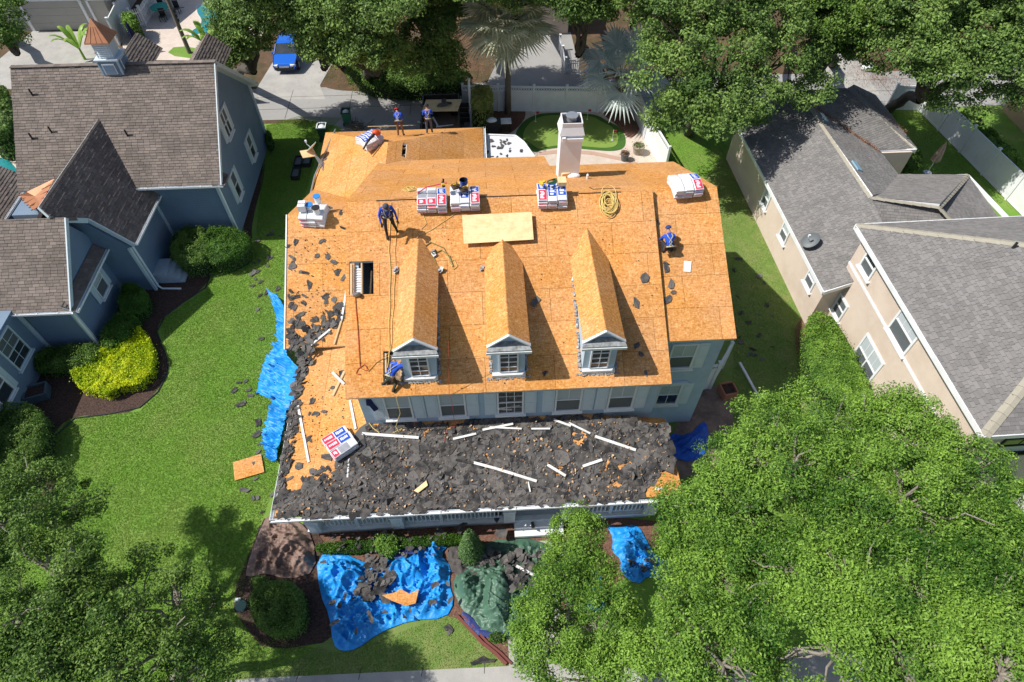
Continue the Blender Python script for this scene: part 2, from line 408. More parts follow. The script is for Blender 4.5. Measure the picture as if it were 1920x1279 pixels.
# left one-storey wing
zb=lambda y:5.86-.527*(21.67-y)
BF=[(-8.62,16.42,zb(16.42)),(-4.86,16.42,zb(16.42)),(-4.86,21.67,5.86),(-8.62,21.67,5.86)]
BB=[(-8.62,21.67,5.86),(-4.86,21.67,5.86),(-4.86,27.2,5.86-.527*5.53),(-8.9,27.0,5.86-.527*5.33)]
for q in (BF,BB): roof_slab(q,HS,M['fascia'],.16,h=-.002,mt=1,topm=JD); panels(q,HS,off=.9)
# rear garage wing, hipped
S=.553; zr=5.4; e=3.05
W1=[(-8.95,21.9,e),(-8.95,32.1,e),(-4.7,27.44,zr),(-4.7,21.9,zr)]
E1=[(.05,32.1,e),(.05,22.5,e),(-4.7,22.5,zr),(-4.7,27.44,zr)]
N1=[(-8.95,32.1,e),(.05,32.1,e),(-4.7,27.44,zr)]
slot=[(-4.05,26.75,0),(-3.85,26.75,0),(-3.85,27.9,0),(-4.05,27.9,0)]
pe=slope_plane(-4.7,27.44,zr,-(zr-e)/4.75,0)
slot=[tuple(Vector((a,b,zon(pe,a,b)))) for a,b,_ in slot]
for q,hh in ((W1,()),(E1,(slot,)),(N1,())): roof_slab(q,HS,M['fascia'],.15,hh,h=-.002,mt=1,topm=JD); panels(q,HS,hh,off=.3)
g=MB()
for k in range(2): g.box((-3.95,27.05+k*.6,4.9),(.25,.05,.1))
mk('rafter',g,M['wood'],HS)
# openings: rafters and dark attic
for (x0,x1,y0,y1,n) in ((-4.97,-4.14,15.4,16.48,3),):
    g=MB(); g.beam((x0+.04,y0,zf(y0)-.12),(x0+.04,y1,zf(y1)-.12),.08,.2); mk('rafter',g,M['wood'],HS)
    g=MB()
    for i in range(12):
        y=y0+.06+i*(y1-y0-.1)/12; g.box((x0+.24,y,zf(y)-.2),(.26,.075,.03))
    mk('soffit_vent',g,M['white'],HS)
    g=MB(); g.beam((x0+.42,y0,zf(y0)-.1),(x0+.42,y1,zf(y1)-.1),.05,.2); mk('rafter',g,M['wood'],HS)
    g=MB(); g.beam((x0+.62,y0-.2,zf(y0)-.6),(x0+.7,y1,zf(y1)-.5),.05,.12); mk('rafter',g,M['wood'],HS)
g=MB()
for x in (-3.72,-3.18): g.beam((x,12.44,zf(12.44)-.1),(x,13.48,zf(13.48)-.1),.06,.14)
mk('rafter',g,M['wood'],HS)
g=MB(); g.slab([(-3.78,12.44,zf(12.44)-.2),(-3.13,12.44,zf(12.44)-.2),(-3.13,13.48,zf(13.48)-.2),(-3.78,13.48,zf(13.48)-.2)],.02)
mk('old_decking',g,pm('old_decking',(.10,.07,.05),(.4,.28,.17),6,.9,contrast=2),HS)
# ridge vent slots
for a,b in ((-5.1,-1.9),(-4.2,-1.2),(2.0,3.4),(3.75,5.2)): pass
for a,b in ((-4.0,-2.1),(-.7,2.0),(3.5,5.1)): g=MB(); g.box(((a+b)/2,18.56,8.985),(b-a,.035,.012)); mk('ridge_slot',g,M['black'],HS)
# front windows
yw=12.45; sill=3.62
px5=[(747,793,3),(848,0,3),(957,0,3),(1066,0,3),(1166,0,3)]
for i,(px,_,_) in enumerate(px5):
    c=aty(px,762-(px-747)*.05,yw).x
    if i==2: window(HS,(c,yw,sill),(1,0,0),(0,-1,0),1.0,1.6,3,2,1,upper=M['glass'],lower=M['glass'],shw=.44,label='front window with dark glass in the middle of the row')
    else: window(HS,(c,yw,sill),(1,0,0),(0,-1,0),1.0,1.6,2,1,1,shw=.44)
# right wing front windows
window(HS,(7.2,13.78,4.2),(1,0,0),(0,-1,0),1.0,1.55,2,1,2,shw=.42)
window(HS,(7.2,13.78,1.6),(1,0,0),(0,-1,0),.95,1.5,2,1,1,lower=M['glass'],shw=.42)
g=MB(); g.box((7.2,13.72,3.2),(1.25,.1,.14)); mk('window_head',g,M['shut'],HS)
# ------------------------------------------------------------ dormers
def dormer(cx,i):
    y0=12.6; hw=.56; ez=7.8; pz=8.36; ov=.69; yf=12.5
    sb=zf(y0)
    w=MB()
    prof=[(-hw,sb-.3),(hw,sb-.3),(hw,7.82),(0,8.24),(-hw,7.82)]
    y1=16.6
    a=[(cx+x,y0,z) for x,z in prof]; b=[(cx+x,y1,z) for x,z in prof]; n=5
    w.add(a+b,[tuple(range(n)),tuple(range(n,2*n))[::-1]]+[(k,n+k,n+(k+1)%n,(k+1)%n) for k in range(n)])
    d=mk('dormer',w,M['stucco'],HS)
    yr=12.05+(pz-5.7)/.5; ye=12.05+(ez-5.7)/.5
    for s in (-1,1):
        pts=[(cx+s*ov,yf,ez),(cx,yf,pz),(cx,yr+.1,pz),(cx+s*ov,ye+.1,ez)]
        F=Frame(pts); mb=MB(); mb.slab([F.fr(F.to(p),.0) for p in pts],.09,0,-F.n); mk('dormer_roof',mb,M['fascia'],d)
        # two courses of sheathing
        P=[F.to(p) for p in pts]
        u0=min(p[0] for p in P);u1=max(p[0] for p in P)
        u=u0
        while u<u1:
            for v0,v1 in ((min(p[1] for p in P),max(p[1] for p in P)),):
                q=clip_poly([(u+.003,v0),(u+2.437,v0),(u+2.437,v1),(u+.003,v1)],P)
                if q: mb=MB(); mb.slab([F.fr(p,.016) for p in q],.014,0,-F.n); mk('sheathing_panel',mb,OSB,d)
            u+=2.44
    # gable trim, pent strip, window
    t=MB()
    for s in (-1,1): t.beam((cx+s*(ov+.02),yf-.03,ez-.03),(cx,yf-.03,pz-.03),.05,.13,(0,1,0))
    mk('gable_trim',t,M['fascia'],d)
    t=MB(); t.add([(cx-.74,12.28,ez-.06),(cx+.74,12.28,ez-.06),(cx+.6,y0+.02,ez+.06),(cx-.6,y0+.02,ez+.06),(cx-.74,12.28,ez-.2),(cx+.74,12.28,ez-.2),(cx+.6,y0+.02,ez-.1),(cx-.6,y0+.02,ez-.1)],[(0,1,2,3),(4,7,6,5),(0,4,5,1),(1,5,6,2),(3,2,6,7),(0,3,7,4)])
    mk('pent_flashing',t,pm('pent_%d'%i,(.4,.42,.43),(.09,.09,.09),7,.8,.3,30),d)
    t=MB(); t.box((cx,12.28,ez-.17),(1.5,.06,.1)); mk('pent_fascia',t,M['fascia'],d)
    fr=MB(); h=1.12; zc=sb+.2+h/2; W_=.62
    fr.box((cx,y0-.03,zc+h/2),(W_,.07,.05)); fr.box((cx,y0-.03,zc-h/2),(W_,.07,.05))
    for s in (-1,1): fr.box((cx+s*W_/2,y0-.031,zc),(.05,.07,h))
    fr.box((cx,y0-.035,zc),(.026,.04,h-.05))
    for q in (-.25,0,.25): fr.box((cx,y0-.034,zc+q*h),(W_-.05,.04,.026))
    mk('window',fr,M['frame'],d)
    gm=MB(); gm.box((cx,y0-.008,zc),(W_-.05,.012,h-.05)); mk('pane',gm,M['glass'],d)
    t=MB(); t.box((cx,y0-.06,sb+.07),(1.16,.16,.12)); mk('sill_board',t,M['fascia'],d)
    t=MB()
    for k in range(26):
        u=-.72+1.44*k/25+random.uniform(-.02,.02); y=y0-.12-random.uniform(0,.05)
        t.box((cx+u,y,zf(y)+.04),(random.uniform(.05,.12),random.uniform(.05,.11),.02),(.5,random.uniform(-.3,.3),random.uniform(0,3)))
    for s in (-1,1):
        for k in range(34):
            y=y0+3.2*(k/34)**1.3+random.uniform(0,.1); t.box((cx+s*(hw+.05+random.uniform(0,.05)),y,zf(y)+.05),(.07,random.uniform(.05,.16),random.uniform(.04,.12)),(random.uniform(-.3,.5),random.uniform(-.5,.5),random.uniform(-.6,.6)))
    mk('torn_flashing',t,M['flash'],d,kind='stuff')
for i,cx in enumerate((-2.47,.58,3.72)): dormer(cx,i)
# ------------------------------------------------------------ wrap-around porch
PZ=2.62; PS=.2
PT=[(-7.95,9.22,PZ),(6.75,9.22,PZ),(6.75-3.2,12.45,PZ+.65),(-7.95+3.2,12.45,PZ+.65)]
PE=[(6.75,9.22,PZ),(6.75,13.35,PZ),(5.9,13.35,PZ+.17),(5.9,12.45,PZ+.17),(3.55,12.45,PZ+.65)]
PE=[(6.75,9.22,PZ),(6.75,12.45,PZ),(3.55,12.45,PZ+.65)]
PW=[(-7.95,9.22,PZ),(-4.75,12.45,PZ+.65),(-4.75,18.2,PZ+.65),(-7.95,18.2,PZ)]
PW=[(-7.95,9.22,PZ),(-4.72,12.45,PZ+.655),(-4.72,18.2,PZ+.655),(-7.95,18.2,PZ)]
for q in (PT,PE,PW): roof_slab(q,HS,M['fascia'],.13,h=-.002,mt=1,topm=JD); panels(q,HS,off=.5)
g=MB()
def gutter(mb,a,b,side):
    a=Vector(a);b=Vector(b);t=(b-a).normalized();o=Vector(side)
    mb.beam(a+o*.02,b+o*.02,.012,.11); mb.beam(a+o*.13,b+o*.13,.014,.1); mb.beam(a+o*.075-Vector((0,0,.05)),b+o*.075-Vector((0,0,.05)),.11,.012)
    L=(b-a).length; k=.6
    while k<L: p=a+t*k; mb.beam(p,p+o*.14,.03,.02); k+=.9
gutter(g,(-8.08,9.15,PZ-.04),(6.85,9.15,PZ-.04),(0,-1,0)); mk('gutter',g,M['white'],HS)
g=MB(); gutter(g,(-7.98,9.1,PZ-.04),(-7.98,14.15,PZ-.04),(-1,0,0)); mk('gutter',g,M['white'],HS)
g=MB(); gutter(g,(.08,26.4,3.02),(.08,32.15,3.02),(1,0,0)); mk('gutter',g,M['white'],HS)
g=MB(); g.box((-8.66,19,0),(.01,.01,.01)) if 0 else g.beam((-8.66,16.4,zb(16.4)-.02),(-8.66,21.67,5.84),.05,.14); mk('rake_board',g,M['white'],HS)
# porch floor, posts, railings, fascia
g=MB(); g.box((-.7,11.0,.25),(13.2,2.9,.5)); mk('porch_floor',g,pm('porch_floor',(.55,.6,.64),(.5,.55,.6),1.5,.5,dirt=(.3,.33,.35)),HS)
g=MB(); g.box((-.6,9.55,.47),(13.5,.2,.12)); g.box((-.6,9.47,2.35),(13.6,.12,.3)); mk('porch_beam',g,M['fascia'],HS)
cols=[-6.95,-3.5,-.45,2.0,5.4]
for x in (-7.0,-3.85,.42,2.62,5.9):
    p=MB(); p.box((x,9.6,1.6),(.28,.28,2.2)); p.box((x,9.6,.98),(.44,.44,.95)); p.box((x,9.6,1.5),(.5,.5,.09)); p.box((x,9.37,1.0),(.2,.02,.62)); mk('porch_post',p,M['fascia'],HS,bev=.01)
def railing(x0,x1,y=9.6):
    r=MB(); r.box(((x0+x1)/2,y,1.42),(x1-x0,.09,.07)); r.box(((x0+x1)/2,y,.66),(x1-x0,.06,.06)); mk('rail',r,M['fascia'],HS)
    n=int((x1-x0)/.15)
    for k in range(1,n): 
        b=MB(); b.box((x0+(x1-x0)*k/n,y,1.04),(.045,.045,.7)); mk('baluster',b,M['fascia'],HS)
for a,b in ((-6.75,-5.45),(-5.35,-4.1),(-3.6,-2.3),(-2.1,.15),(2.9,4.3),(4.42,5.66)): railing(a,b)
for x in (-5.4,-2.2,4.36): g=MB(); g.box((x,9.6,1.0),(.12,.12,1.0)); mk('rail_post',g,M['fascia'],HS)
g=MB()
for k in range(2): g.box((1.55,9.34-.28*k,.36-.16*k),(1.9,.3,.16))
mk('porch_step',g,M['white'],HS)
# chimney
CH=MB(); cx,cy=3.54,21.75
CH.box((cx,cy,8.35),(.86,.78,2.9)); 
ch=mk('chimney',CH,pm('white_stucco',(.72,.77,.82),(.66,.71,.76),1.5,.8,.2,60,dirt=(.5,.5,.5),damt=.3),HS)
t=MB()
t.add([(cx-.5,cy-.45,9.6),(cx+.5,cy-.45,9.6),(cx+.5,cy+.45,9.6),(cx-.5,cy+.45,9.6),(cx-.4,cy-.36,10.0),(cx+.4,cy-.36,10.0),(cx+.4,cy+.36,10.0),(cx-.4,cy+.36,10.0)],[(0,1,5,4),(1,2,6,5),(2,3,7,6),(3,0,4,7),(3,2,1,0)])
for a,b,c,d in ((0,-.36,.8,.04),(0,.36,.8,.04)): t.box((cx+a,cy+b,10.03),(c,d,.14))
for s in (-1,1): t.box((cx+s*.385,cy,10.03),(.04,.7,.14))
mk('chimney_cap',t,M['white'],ch)
t=MB(); t.box((cx,cy,10.01),(.72,.66,.03)); mk('flue_bed',t,M['black'],ch)
t=MB(); t.cyl((cx,cy,10.0),.2,.2,18); t.cyl((cx,cy,10.22),.24,.03,18); mk('flue_pipe',t,M['steel'],ch)
t=MB(); t.box((cx+.05,cy-.44,9.42),(.8,.1,.13)); t.box((cx-.32,cy-.47,9.45),(.14,.12,.2)); mk('vent_hood',t,M['white'],ch)
# ============================================================ ground
from mathutils.geometry import tessellate_polygon
def smooth_loop(P,it=2,closed=True):
    for _ in range(it):
        Q=[]
        n=len(P)
        for i in range(n):
            a=P[i];b=P[(i+1)%n]; Q.append(a*.75+b*.25); Q.append(a*.25+b*.75)
        P=Q
    return P
def patch(name,px,mat,z=0.,smooth=0,kind='structure',th=0,world=False,parent=None,**kw):
    P=[Vector((p[0],p[1],z)) if world else at(p[0],p[1],z) for p in px]
    if smooth: P=smooth_loop(P,smooth)
    mb=MB()
    tr=tessellate_polygon([P]); n=len(P)
    fs=[]
    for t in tr:
        a,b,c=(P[i] for i in t)
        fs.append(t if (b-a).cross(c-a).z>0 else t[::-1])
    mb.add(P,fs,0,.5)
    if th:
        o=len(mb.v); mb.v+= [tuple(p-Vector((0,0,th))) for p in P]
        for i in range(n): mb.f.append((i,(i+1)%n,n+(i+1)%n,n+i)); mb.m.append(0); mb.c.append(.5)
    return mk(name,mb,mat,parent,kind=kind,**kw)
G=dict(
 lawn=pm('lawn_grass',(.10,.22,.02),(.16,.29,.04),1.3,.9,.9,28,dirt=(.25,.27,.09),dscale=.45,damt=.6),
 dry=pm('dry_lawn',(.09,.18,.028),(.17,.24,.06),1.6,.9,.9,26,dirt=(.26,.22,.11),dscale=.8,damt=.6),
 forest=pm('leaf_litter_ground',(.05,.035,.02),(.16,.09,.05),1.5,.95,.6,14,dirt=(.03,.05,.012),dscale=.4,damt=.8),
 mulch=pm('bark_mulch',(.015,.009,.007),(.10,.058,.045),16,.95,1,22,contrast=1.6),
 redmulch=pm('red_mulch',(.08,.035,.022),(.22,.12,.085),14,.95,1,22,contrast=1.4),
 conc=pm('concrete',(.42,.41,.38),(.33,.32,.30),.9,.9,.2,60,dirt=(.22,.21,.2),dscale=.7,damt=.6),
 alley=pm('alley_concrete',(.34,.335,.32),(.27,.265,.26),.5,.9,.2,50,dirt=(.2,.19,.19),dscale=.35,damt=.5),
 paver=pm('pale_pavers',(.62,.54,.47),(.50,.42,.36),2.5,.85,.3,30,dirt=(.4,.33,.28),dscale=1.2,damt=.5),
 turf=pm('putting_turf',(.20,.30,.06),(.17,.26,.05),1,.95,.3,60),
 fringe=pm('turf_fringe',(.05,.14,.02),(.04,.11,.015),3,.95,.5,40),
 water=pm('pool_water',(.01,.17,.19),(.02,.24,.25),1.2,.05,.25,6,spec=.7),
)
gm=MB(); gm.add([(-160,-60,0),(160,-60,0),(160,260,0),(-160,260,0)],[(0,1,2,3)],0,.5); mk('ground',gm,G['forest'],kind='structure')
patch('lawn',[(-14.2,-2),(40,-2),(40,38),(-13.6,38),(-40,38),(-40,-2)],G['lawn'],.008,world=True)
patch('dry_lawn',[(1330,300),(1400,300),(1530,600),(1540,760),(1380,900),(1240,900),(1240,560)],G['dry'],.014,1)
patch('front_lawn',[(560,1110),(620,1240),(300,1285),(1000,1285),(960,1200),(900,1080),(700,1040)],G['dry'],.014,1)
# streets and paving
patch('alley',[(-40,38.6),(-12,38.4),(-9,37.2),(60,37.6),(60,42.2),(-40,42.4)],G['alley'],.020,world=True)
patch('driveway',[(640,262),(640,215),(905,215),(905,262)],G['alley'],.024)
patch('driveway',[(486,186),(480,168),(540,70),(560,-40),(680,-40),(650,70),(600,160),(610,186)],G['conc'],.024)
patch('driveway',[(900,182),(960,60),(1070,60),(1100,182)],G['alley'],.024)  # darker alley concrete used here to paint in the dappled shade on this drive
patch('driveway',[(0,165),(-60,160),(62,58),(185,58),(235,100),(150,140),(90,175)],G['conc'],.024)
patch('driveway',[(1530,182),(1560,90),(1600,95),(1650,178)],G['conc'],.024)
patch('driveway',[(1840,860),(1960,840),(1960,1000),(1890,930)],G['conc'],.024)
patch('patio',[(225,60),(325,-30),(470,-30),(500,60),(440,110),(360,113),(235,113)],G['paver'],.028)
patch('patio_lawn',[(310,103),(330,84),(400,96),(440,110),(380,112)],G['lawn'],.034,1)
patch('patio',[(903,300),(903,200),(1180,195),(1240,310),(1100,335),(903,330)],G['paver'],.024)
patch('sidewalk',[(200,1300),(470,1272),(955,1249),(1300,1232),(1700,1210),(1700,1300)],G['conc'],.024)
patch('front_walk',[(952,1192),(1010,1190),(1050,1015),(1075,1015),(1030,1240),(955,1250)],G['conc'],.030)
patch('porch_walk',[(970,1016),(1068,1012),(1030,1192),(955,1192)],G['conc'],.026)
patch('side_patio',[(1262,812),(1300,728),(1372,722),(1375,800),(1340,880),(1262,900)],pm('dark_pavers',(.16,.12,.10),(.32,.22,.19),2.2,.9,dirt=(.05,.045,.04),dscale=1.6,damt=.9),.020)
# kerb and joints
def strip(name,a,b,w,h,mat,kind='structure'):
    mb=MB(); a=at(*a) if len(a)==2 else Vector(a); b=at(*b) if len(b)==2 else Vector(b); mb.beam(a,b,w,h); return mk(name,mb,mat,kind=kind)
dj=pm('dark_joint',(.05,.05,.045),None,rough=.9)
jm=MB()
for x in range(200,1300,118):
    a=at(x,1285-(x-200)*.048+12,.027); b=at(x+ (955-x)*.02,1262-(x-470)*.047,.027)
    jm.beam(a,b,.02,.004)
mk('sidewalk_joint',jm,dj,kind='stuff')
jm=MB()
for y in (39.7,41.2): jm.beam((-40,y,.023),(60,y,.023),.03,.006)
for k in range(18): jm.beam((-30+k*4.2,38.5,.0235),(-30+k*4.2,42.1,.0235),.03,.006)
mk('alley_joint',jm,dj,kind='stuff')
# mulch beds
patch('mulch_bed',[(520,180),(470,250),(505,300),(470,420),(475,460),(400,500),(385,540),(310,590),(290,620),(312,660),(320,700),(262,770),(205,778),(130,780),(95,820),(88,870),(105,910),(100,940),(60,975),(-60,1000),(-200,700),(150,420),(420,250)],G['mulch'],.018,2)
patch('mulch_bed',[(478,1010),(500,960),(620,1000),(620,1140),(640,1200),(500,1222),(462,1180),(430,1130)],G['mulch'],.022,1)
patch('mulch_bed',[(590,1012),(600,985),(1240,955),(1240,1050),(960,1190),(952,1245),(900,1200),(860,1150),(620,1140)],G['redmulch'],.020,1)
patch('mulch_bed',[(1490,605),(1520,590),(1560,640),(1560,740),(1530,750),(1505,700),(1490,650)],G['redmulch'],.018,2)
patch('mulch_bed',[(905,212),(905,190),(975,190),(990,218),(960,250),(930,262)],G['redmulch'],.030,2)
patch('mulch_bed',[(1128,215),(1130,190),(1185,195),(1205,240),(1180,265),(1160,235)],G['redmulch'],.030,2)
patch('mulch_bed',[(600,160),(640,60),(880,60),(900,120),(890,166),(700,172),(630,170)],G['forest'],.022,2)
# putting green
PG=[(962,262),(975,232),(1002,214),(1040,211),(1080,213),(1118,214),(1140,228),(1160,236),(1174,256),(1172,278),(1150,284),(1110,281),(1060,276),(1020,280),(1000,287),(985,274)]
patch('putting_green_fringe',PG,G['fringe'],.040,2)
c0=sum((at(*p) for p in PG),Vector())/len(PG)
patch('putting_green',[tuple((c0+(at(*p)-c0)*.86)[:2]) for p in PG],G['turf'],.050,2,world=True)
# curved paver bands
for sc in (1.0,):
    mb=MB(); pth=[at(x,y,.034) for x,y in ((1010,288),(1060,283),(1110,287),(1160,297),(1200,310))]
    for a,b in zip(pth,pth[1:]): mb.beam(a,b,.35,.012)
    mk('paver_band',mb,pm('rose_pavers',(.50,.33,.26),(.42,.28,.22),4,.9),kind='structure')
# pool
POOL=[(372,62),(360,70),(358,58),(372,50),(380,38),(368,22),(372,10),(400,4),(430,0),(470,10),(470,50),(430,62),(400,56),(390,62)]
pg=pm('pool_coping',(.62,.58,.54),(.52,.48,.44),3,.8)
patch('pool_coping',[tuple((at(405,35)+(at(*p)-at(405,35))*1.1)[:2]) for p in POOL],pg,.040,2,world=True)
patch('pool',POOL,G['water'],.048,2)
patch('spa',[(372,70),(378,62),(398,58),(412,60),(410,68),(390,73)],pm('spa_water',(.01,.05,.10),None,rough=.06,bump=.2,bscale=5),.052,2)
patch('pool',[(-60,330),(-60,290),(14,297),(32,318),(32,335)],G['water'],.04)
patch('patio',[(-80,345),(-80,270),(34,288),(34,345)],G['paver'],.03)
# edging along the left bed
ed=MB(); PL=[at(x,y,.03) for x,y in ((400,500),(385,540),(345,566),(310,592),(294,622),(308,660),(314,700),(296,735),(262,764),(205,776),(140,784),(104,818),(94,862),(104,905))]
ed.tube(PL,.035,6); mk('bed_edging',ed,M['black'],kind='structure')
ed=MB(); PL=[at(x,y,.06) for x,y in ((858,1155),(880,1178),(905,1205),(930,1225),(950,1245))]; ed.tube(PL,.07,6); ed.tube([p+Vector((.18,0,0)) for p in PL],.05,6); mk('bed_edging',ed,pm('red_edging',(.16,.05,.04),None,rough=.8),kind='structure')
def np_mesh(name,V,Fc,k,vals,mat,parent=None,kind=None,org=None,label=None,cat=None,mats=None,mi=None,smooth=False):
    me=bpy.data.meshes.new(name); nv=len(V);nf=len(Fc)
    O=ORG[parent.name] if parent is not None else (Vector(org) if org is not None else Vector((0,0,0)))
    V=np.asarray(V,dtype=np.float32)-np.array([O.x,O.y,O.z],dtype=np.float32)
    me.vertices.add(nv); me.vertices.foreach_set('co',V.ravel())
    me.loops.add(nf*k); me.loops.foreach_set('vertex_index',np.asarray(Fc,dtype=np.int32).ravel())
    me.polygons.add(nf); me.polygons.foreach_set('loop_start',np.arange(0,nf*k,k,dtype=np.int32)); me.polygons.foreach_set('loop_total',np.full(nf,k,dtype=np.int32))
    me.update(calc_edges=True)
    a=me.attributes.new('v','FLOAT','FACE'); a.data.foreach_set('value',np.asarray(vals,dtype=np.float32))
    me.materials.append(mat)
    if smooth: me.polygons.foreach_set('use_smooth',np.ones(nf,dtype=bool))
    o=bpy.data.objects.new(name,me); scene.collection.objects.link(o)
    if parent is not None: o.parent=parent; ORG[o.name]=O
    else: o.location=O
    return setp(o,label,cat,None,kind)
def inpoly(X,Y,P):
    n=len(P); r=np.zeros(len(X),bool)
    for i in range(n):
        x1,y1=P[i][0],P[i][1];x2,y2=P[(i+1)%n][0],P[(i+1)%n][1]
        if y1==y2: continue
        c=((y1>Y)!=(y2>Y))&(X<(x2-x1)*(Y-y1)/(y2-y1)+x1); r^=c
    return r
def tufts(name,poly,dens,mat,h=.032,w=.02,z=.01,excl=()):
    P=[at(*p) for p in poly]; x0=min(p.x for p in P);x1=max(p.x for p in P);y0=min(p.y for p in P);y1=max(p.y for p in P)
    n=int((x1-x0)*(y1-y0)*dens); X=RS.uniform(x0,x1,n);Y=RS.uniform(y0,y1,n); k=inpoly(X,Y,P)
    for e in excl: k&=~inpoly(X,Y,e)
    X=X[k];Y=Y[k];n=len(X); A=RS.uniform(0,PI*2,n); L=RS.uniform(.5,1.3,n)*h; W=RS.uniform(.6,1.3,n)*w
    ln=RS.normal(0,.5,(n,2))
    V=np.zeros((n,3,3)); V[:,0]=np.c_[X-np.cos(A)*W,Y-np.sin(A)*W,np.full(n,z)]; V[:,1]=np.c_[X+np.cos(A)*W,Y+np.sin(A)*W,np.full(n,z)]; V[:,2]=np.c_[X+ln[:,0]*L,Y+ln[:,1]*L,z+L]
    return np_mesh(name,V.reshape(-1,3),np.arange(n*3).reshape(-1,3),3,RS.rand(n),mat,kind='stuff')
gb=pm('grass_blades',(.17,.32,.035),(.32,.47,.09),.35,.6,src='attr',transl=.45,spec=.2,dirt=(.36,.38,.13),dscale=.33,damt=.55)
gd=pm('dry_grass_blades',(.20,.30,.06),(.38,.44,.14),.9,.7,src='attr',transl=.2,spec=.2)
tufts('grass',[(500,236),(560,218),(640,222),(600,262),(560,420),(530,560),(520,700),(520,900),(470,1030),(450,1140),(470,1190),(480,1275),(300,1290),(-60,1300),(-60,1000),(60,985),(110,915),(95,830),(130,785),(262,772),(322,700),(300,600),(385,545),(400,505),(480,450)],1500,gb)
tufts('grass',[(1335,330),(1395,330),(1520,600),(1505,720),(1400,880),(1370,880),(1375,640)],1100,gd)
tufts('grass',[(640,1225),(850,1150),(950,1248),(480,1272),(460,1190)],1200,gd)

tufts('grass',[(1650,206),(1725,212),(1915,412),(1830,330),(1690,330)],500,gb)
tufts('grass',[(1230,240),(1340,240),(1400,330),(1330,330),(1240,320)],500,gb)
# ============================================================ neighbour on the left: blue lap-sided house
def siding(name,c1,c2):
    m=pm(name,c1,c2,.8,.7,dirt=tuple(x*.75 for x in c1),dscale=.8,damt=.4)
    N=m.node_tree.nodes;L=m.node_tree.links;b=N['Principled BSDF']
    tc=N.new('ShaderNodeTexCoord'); sp=N.new('ShaderNodeSeparateXYZ'); L.new(tc.outputs['Object'],sp.inputs[0])
    a=N.new('ShaderNodeMath'); a.operation='MULTIPLY'; a.inputs[1].default_value=1/.15; L.new(sp.outputs[2],a.inputs[0])
    f=N.new('ShaderNodeMath'); f.operation='FRACT'; L.new(a.outputs[0],f.inputs[0])
    bp=N.new('ShaderNodeBump'); bp.inputs['Strength'].default_value=.9; bp.inputs['Distance'].default_value=.02; bp.invert=True; L.new(f.outputs[0],bp.inputs['Height']); L.new(bp.outputs[0],b.inputs['Normal'])
    return m
SID=siding('blue_lap_siding',(.17,.24,.33),(.145,.21,.30))
TRIM=pm('pale_blue_trim',(.55,.63,.68),(.5,.58,.63),2,.5)
SH1=pm('weathered_brown_shingle',(.135,.112,.098),(.215,.178,.155),.9,.9,.3,50,src='attr',dirt=(.085,.07,.062),dscale=.8,damt=.6)
SH2=pm('grey_shingle',(.155,.15,.147),(.22,.21,.205),.9,.9,.3,50,src='attr',dirt=(.13,.12,.115),dscale=.5,damt=.4)
CAP=pm('pale_ridge_cap',(.36,.335,.27),(.29,.27,.22),3,.9,.3,40)
LH=thing('blue_neighbour_house',tuple(at(300,330,0)),'dark blue lap-sided house with worn brown shingles and a copper-topped cupola, left','house')
def wallprism(parent,prof,x0,x1,mat=SID): w=MB(); prism_x(w,prof,x0,x1); return mk('wall',w,mat,parent)
SL=.816; ry,rz=31.27,7.83
zl=lambda y:rz-SL*abs(y-ry)
wallprism(LH,[(26.9,0),(26.9,zl(26.9)-.12),(ry,rz-.15),(35.65,zl(35.65)-.12),(35.65,0)],-23.0,-13.75)
LF=[(-23.3,26.5,zl(26.5)),(-13.3,26.5,zl(26.5)),(-13.3,ry,rz),(-23.3,ry,rz)]
LB=[(-23.3,ry,rz),(-13.3,ry,rz),(-13.3,36.0,zl(36)),(-23.3,36.0,zl(36))]
for q in (LF,LB): roof_slab(q,LH,TRIM,.16,mt=1,topm=SH1)
shingles('roof_shingles',LF,SH1,LH); shingles('roof_shingles',LB,SH1,LH)
g=MB(); 
for k in range(33): g.box((-23.15+k*.305,ry,rz+.03),(.3,.26,.03),(0,.03,0))
mk('ridge_cap',g,SH1,LH,kind='stuff')
mlf=slope_plane(-18,26.5,zl(26.5),0,SL)
def rail_board(a,b,w=.05,h=.2,mat=None,name='trim_board'):
    g=MB(); g.beam(a,b,w,h); return mk(name,g,mat or TRIM,LH)
rail_board((-13.27,26.5,zl(26.5)-.06),(-13.27,ry,rz-.06)); rail_board((-13.27,36.0,zl(36)-.06),(-13.27,ry,rz-.06))
g=MB(); gutter(g,(-17.6,26.5,zl(26.5)-.05),(-13.2,26.5,zl(26.5)-.05),(0,-1,0)); mk('gutter',g,M['white'],LH)
for y in (26.86,35.7): rail_board((-13.72,y,0),(-13.72,y,zl(y)-.15),.14,.14,name='corner_board')
# eave return
g=MB(); g.slab([(-13.72,26.45,3.95),(-13.1,26.45,3.9),(-13.1,27.3,3.95),(-13.72,27.3,4.3)],.08); mk('eave_return',g,SH1,LH)
# gable windows: found on the wall plane x=-13.75
wp=(Vector((-13.75,0,0)),Vector((1,0,0)))
for (px,py,h,l) in ((430,250,1.5,'upper'),(476,292,1.5,''),(449,365,1.6,'')):
    p=hit(px,py,wp); window(LH,(-13.74,p.y,p.z-.1),(0,1,0),(1,0,0),1.0 if l else .8,h,1,1,1,frame=M['white'],upper=M['screen'],lower=M['glass'],shw=.32,shutmat=TRIM,mull=1 if l else 0)
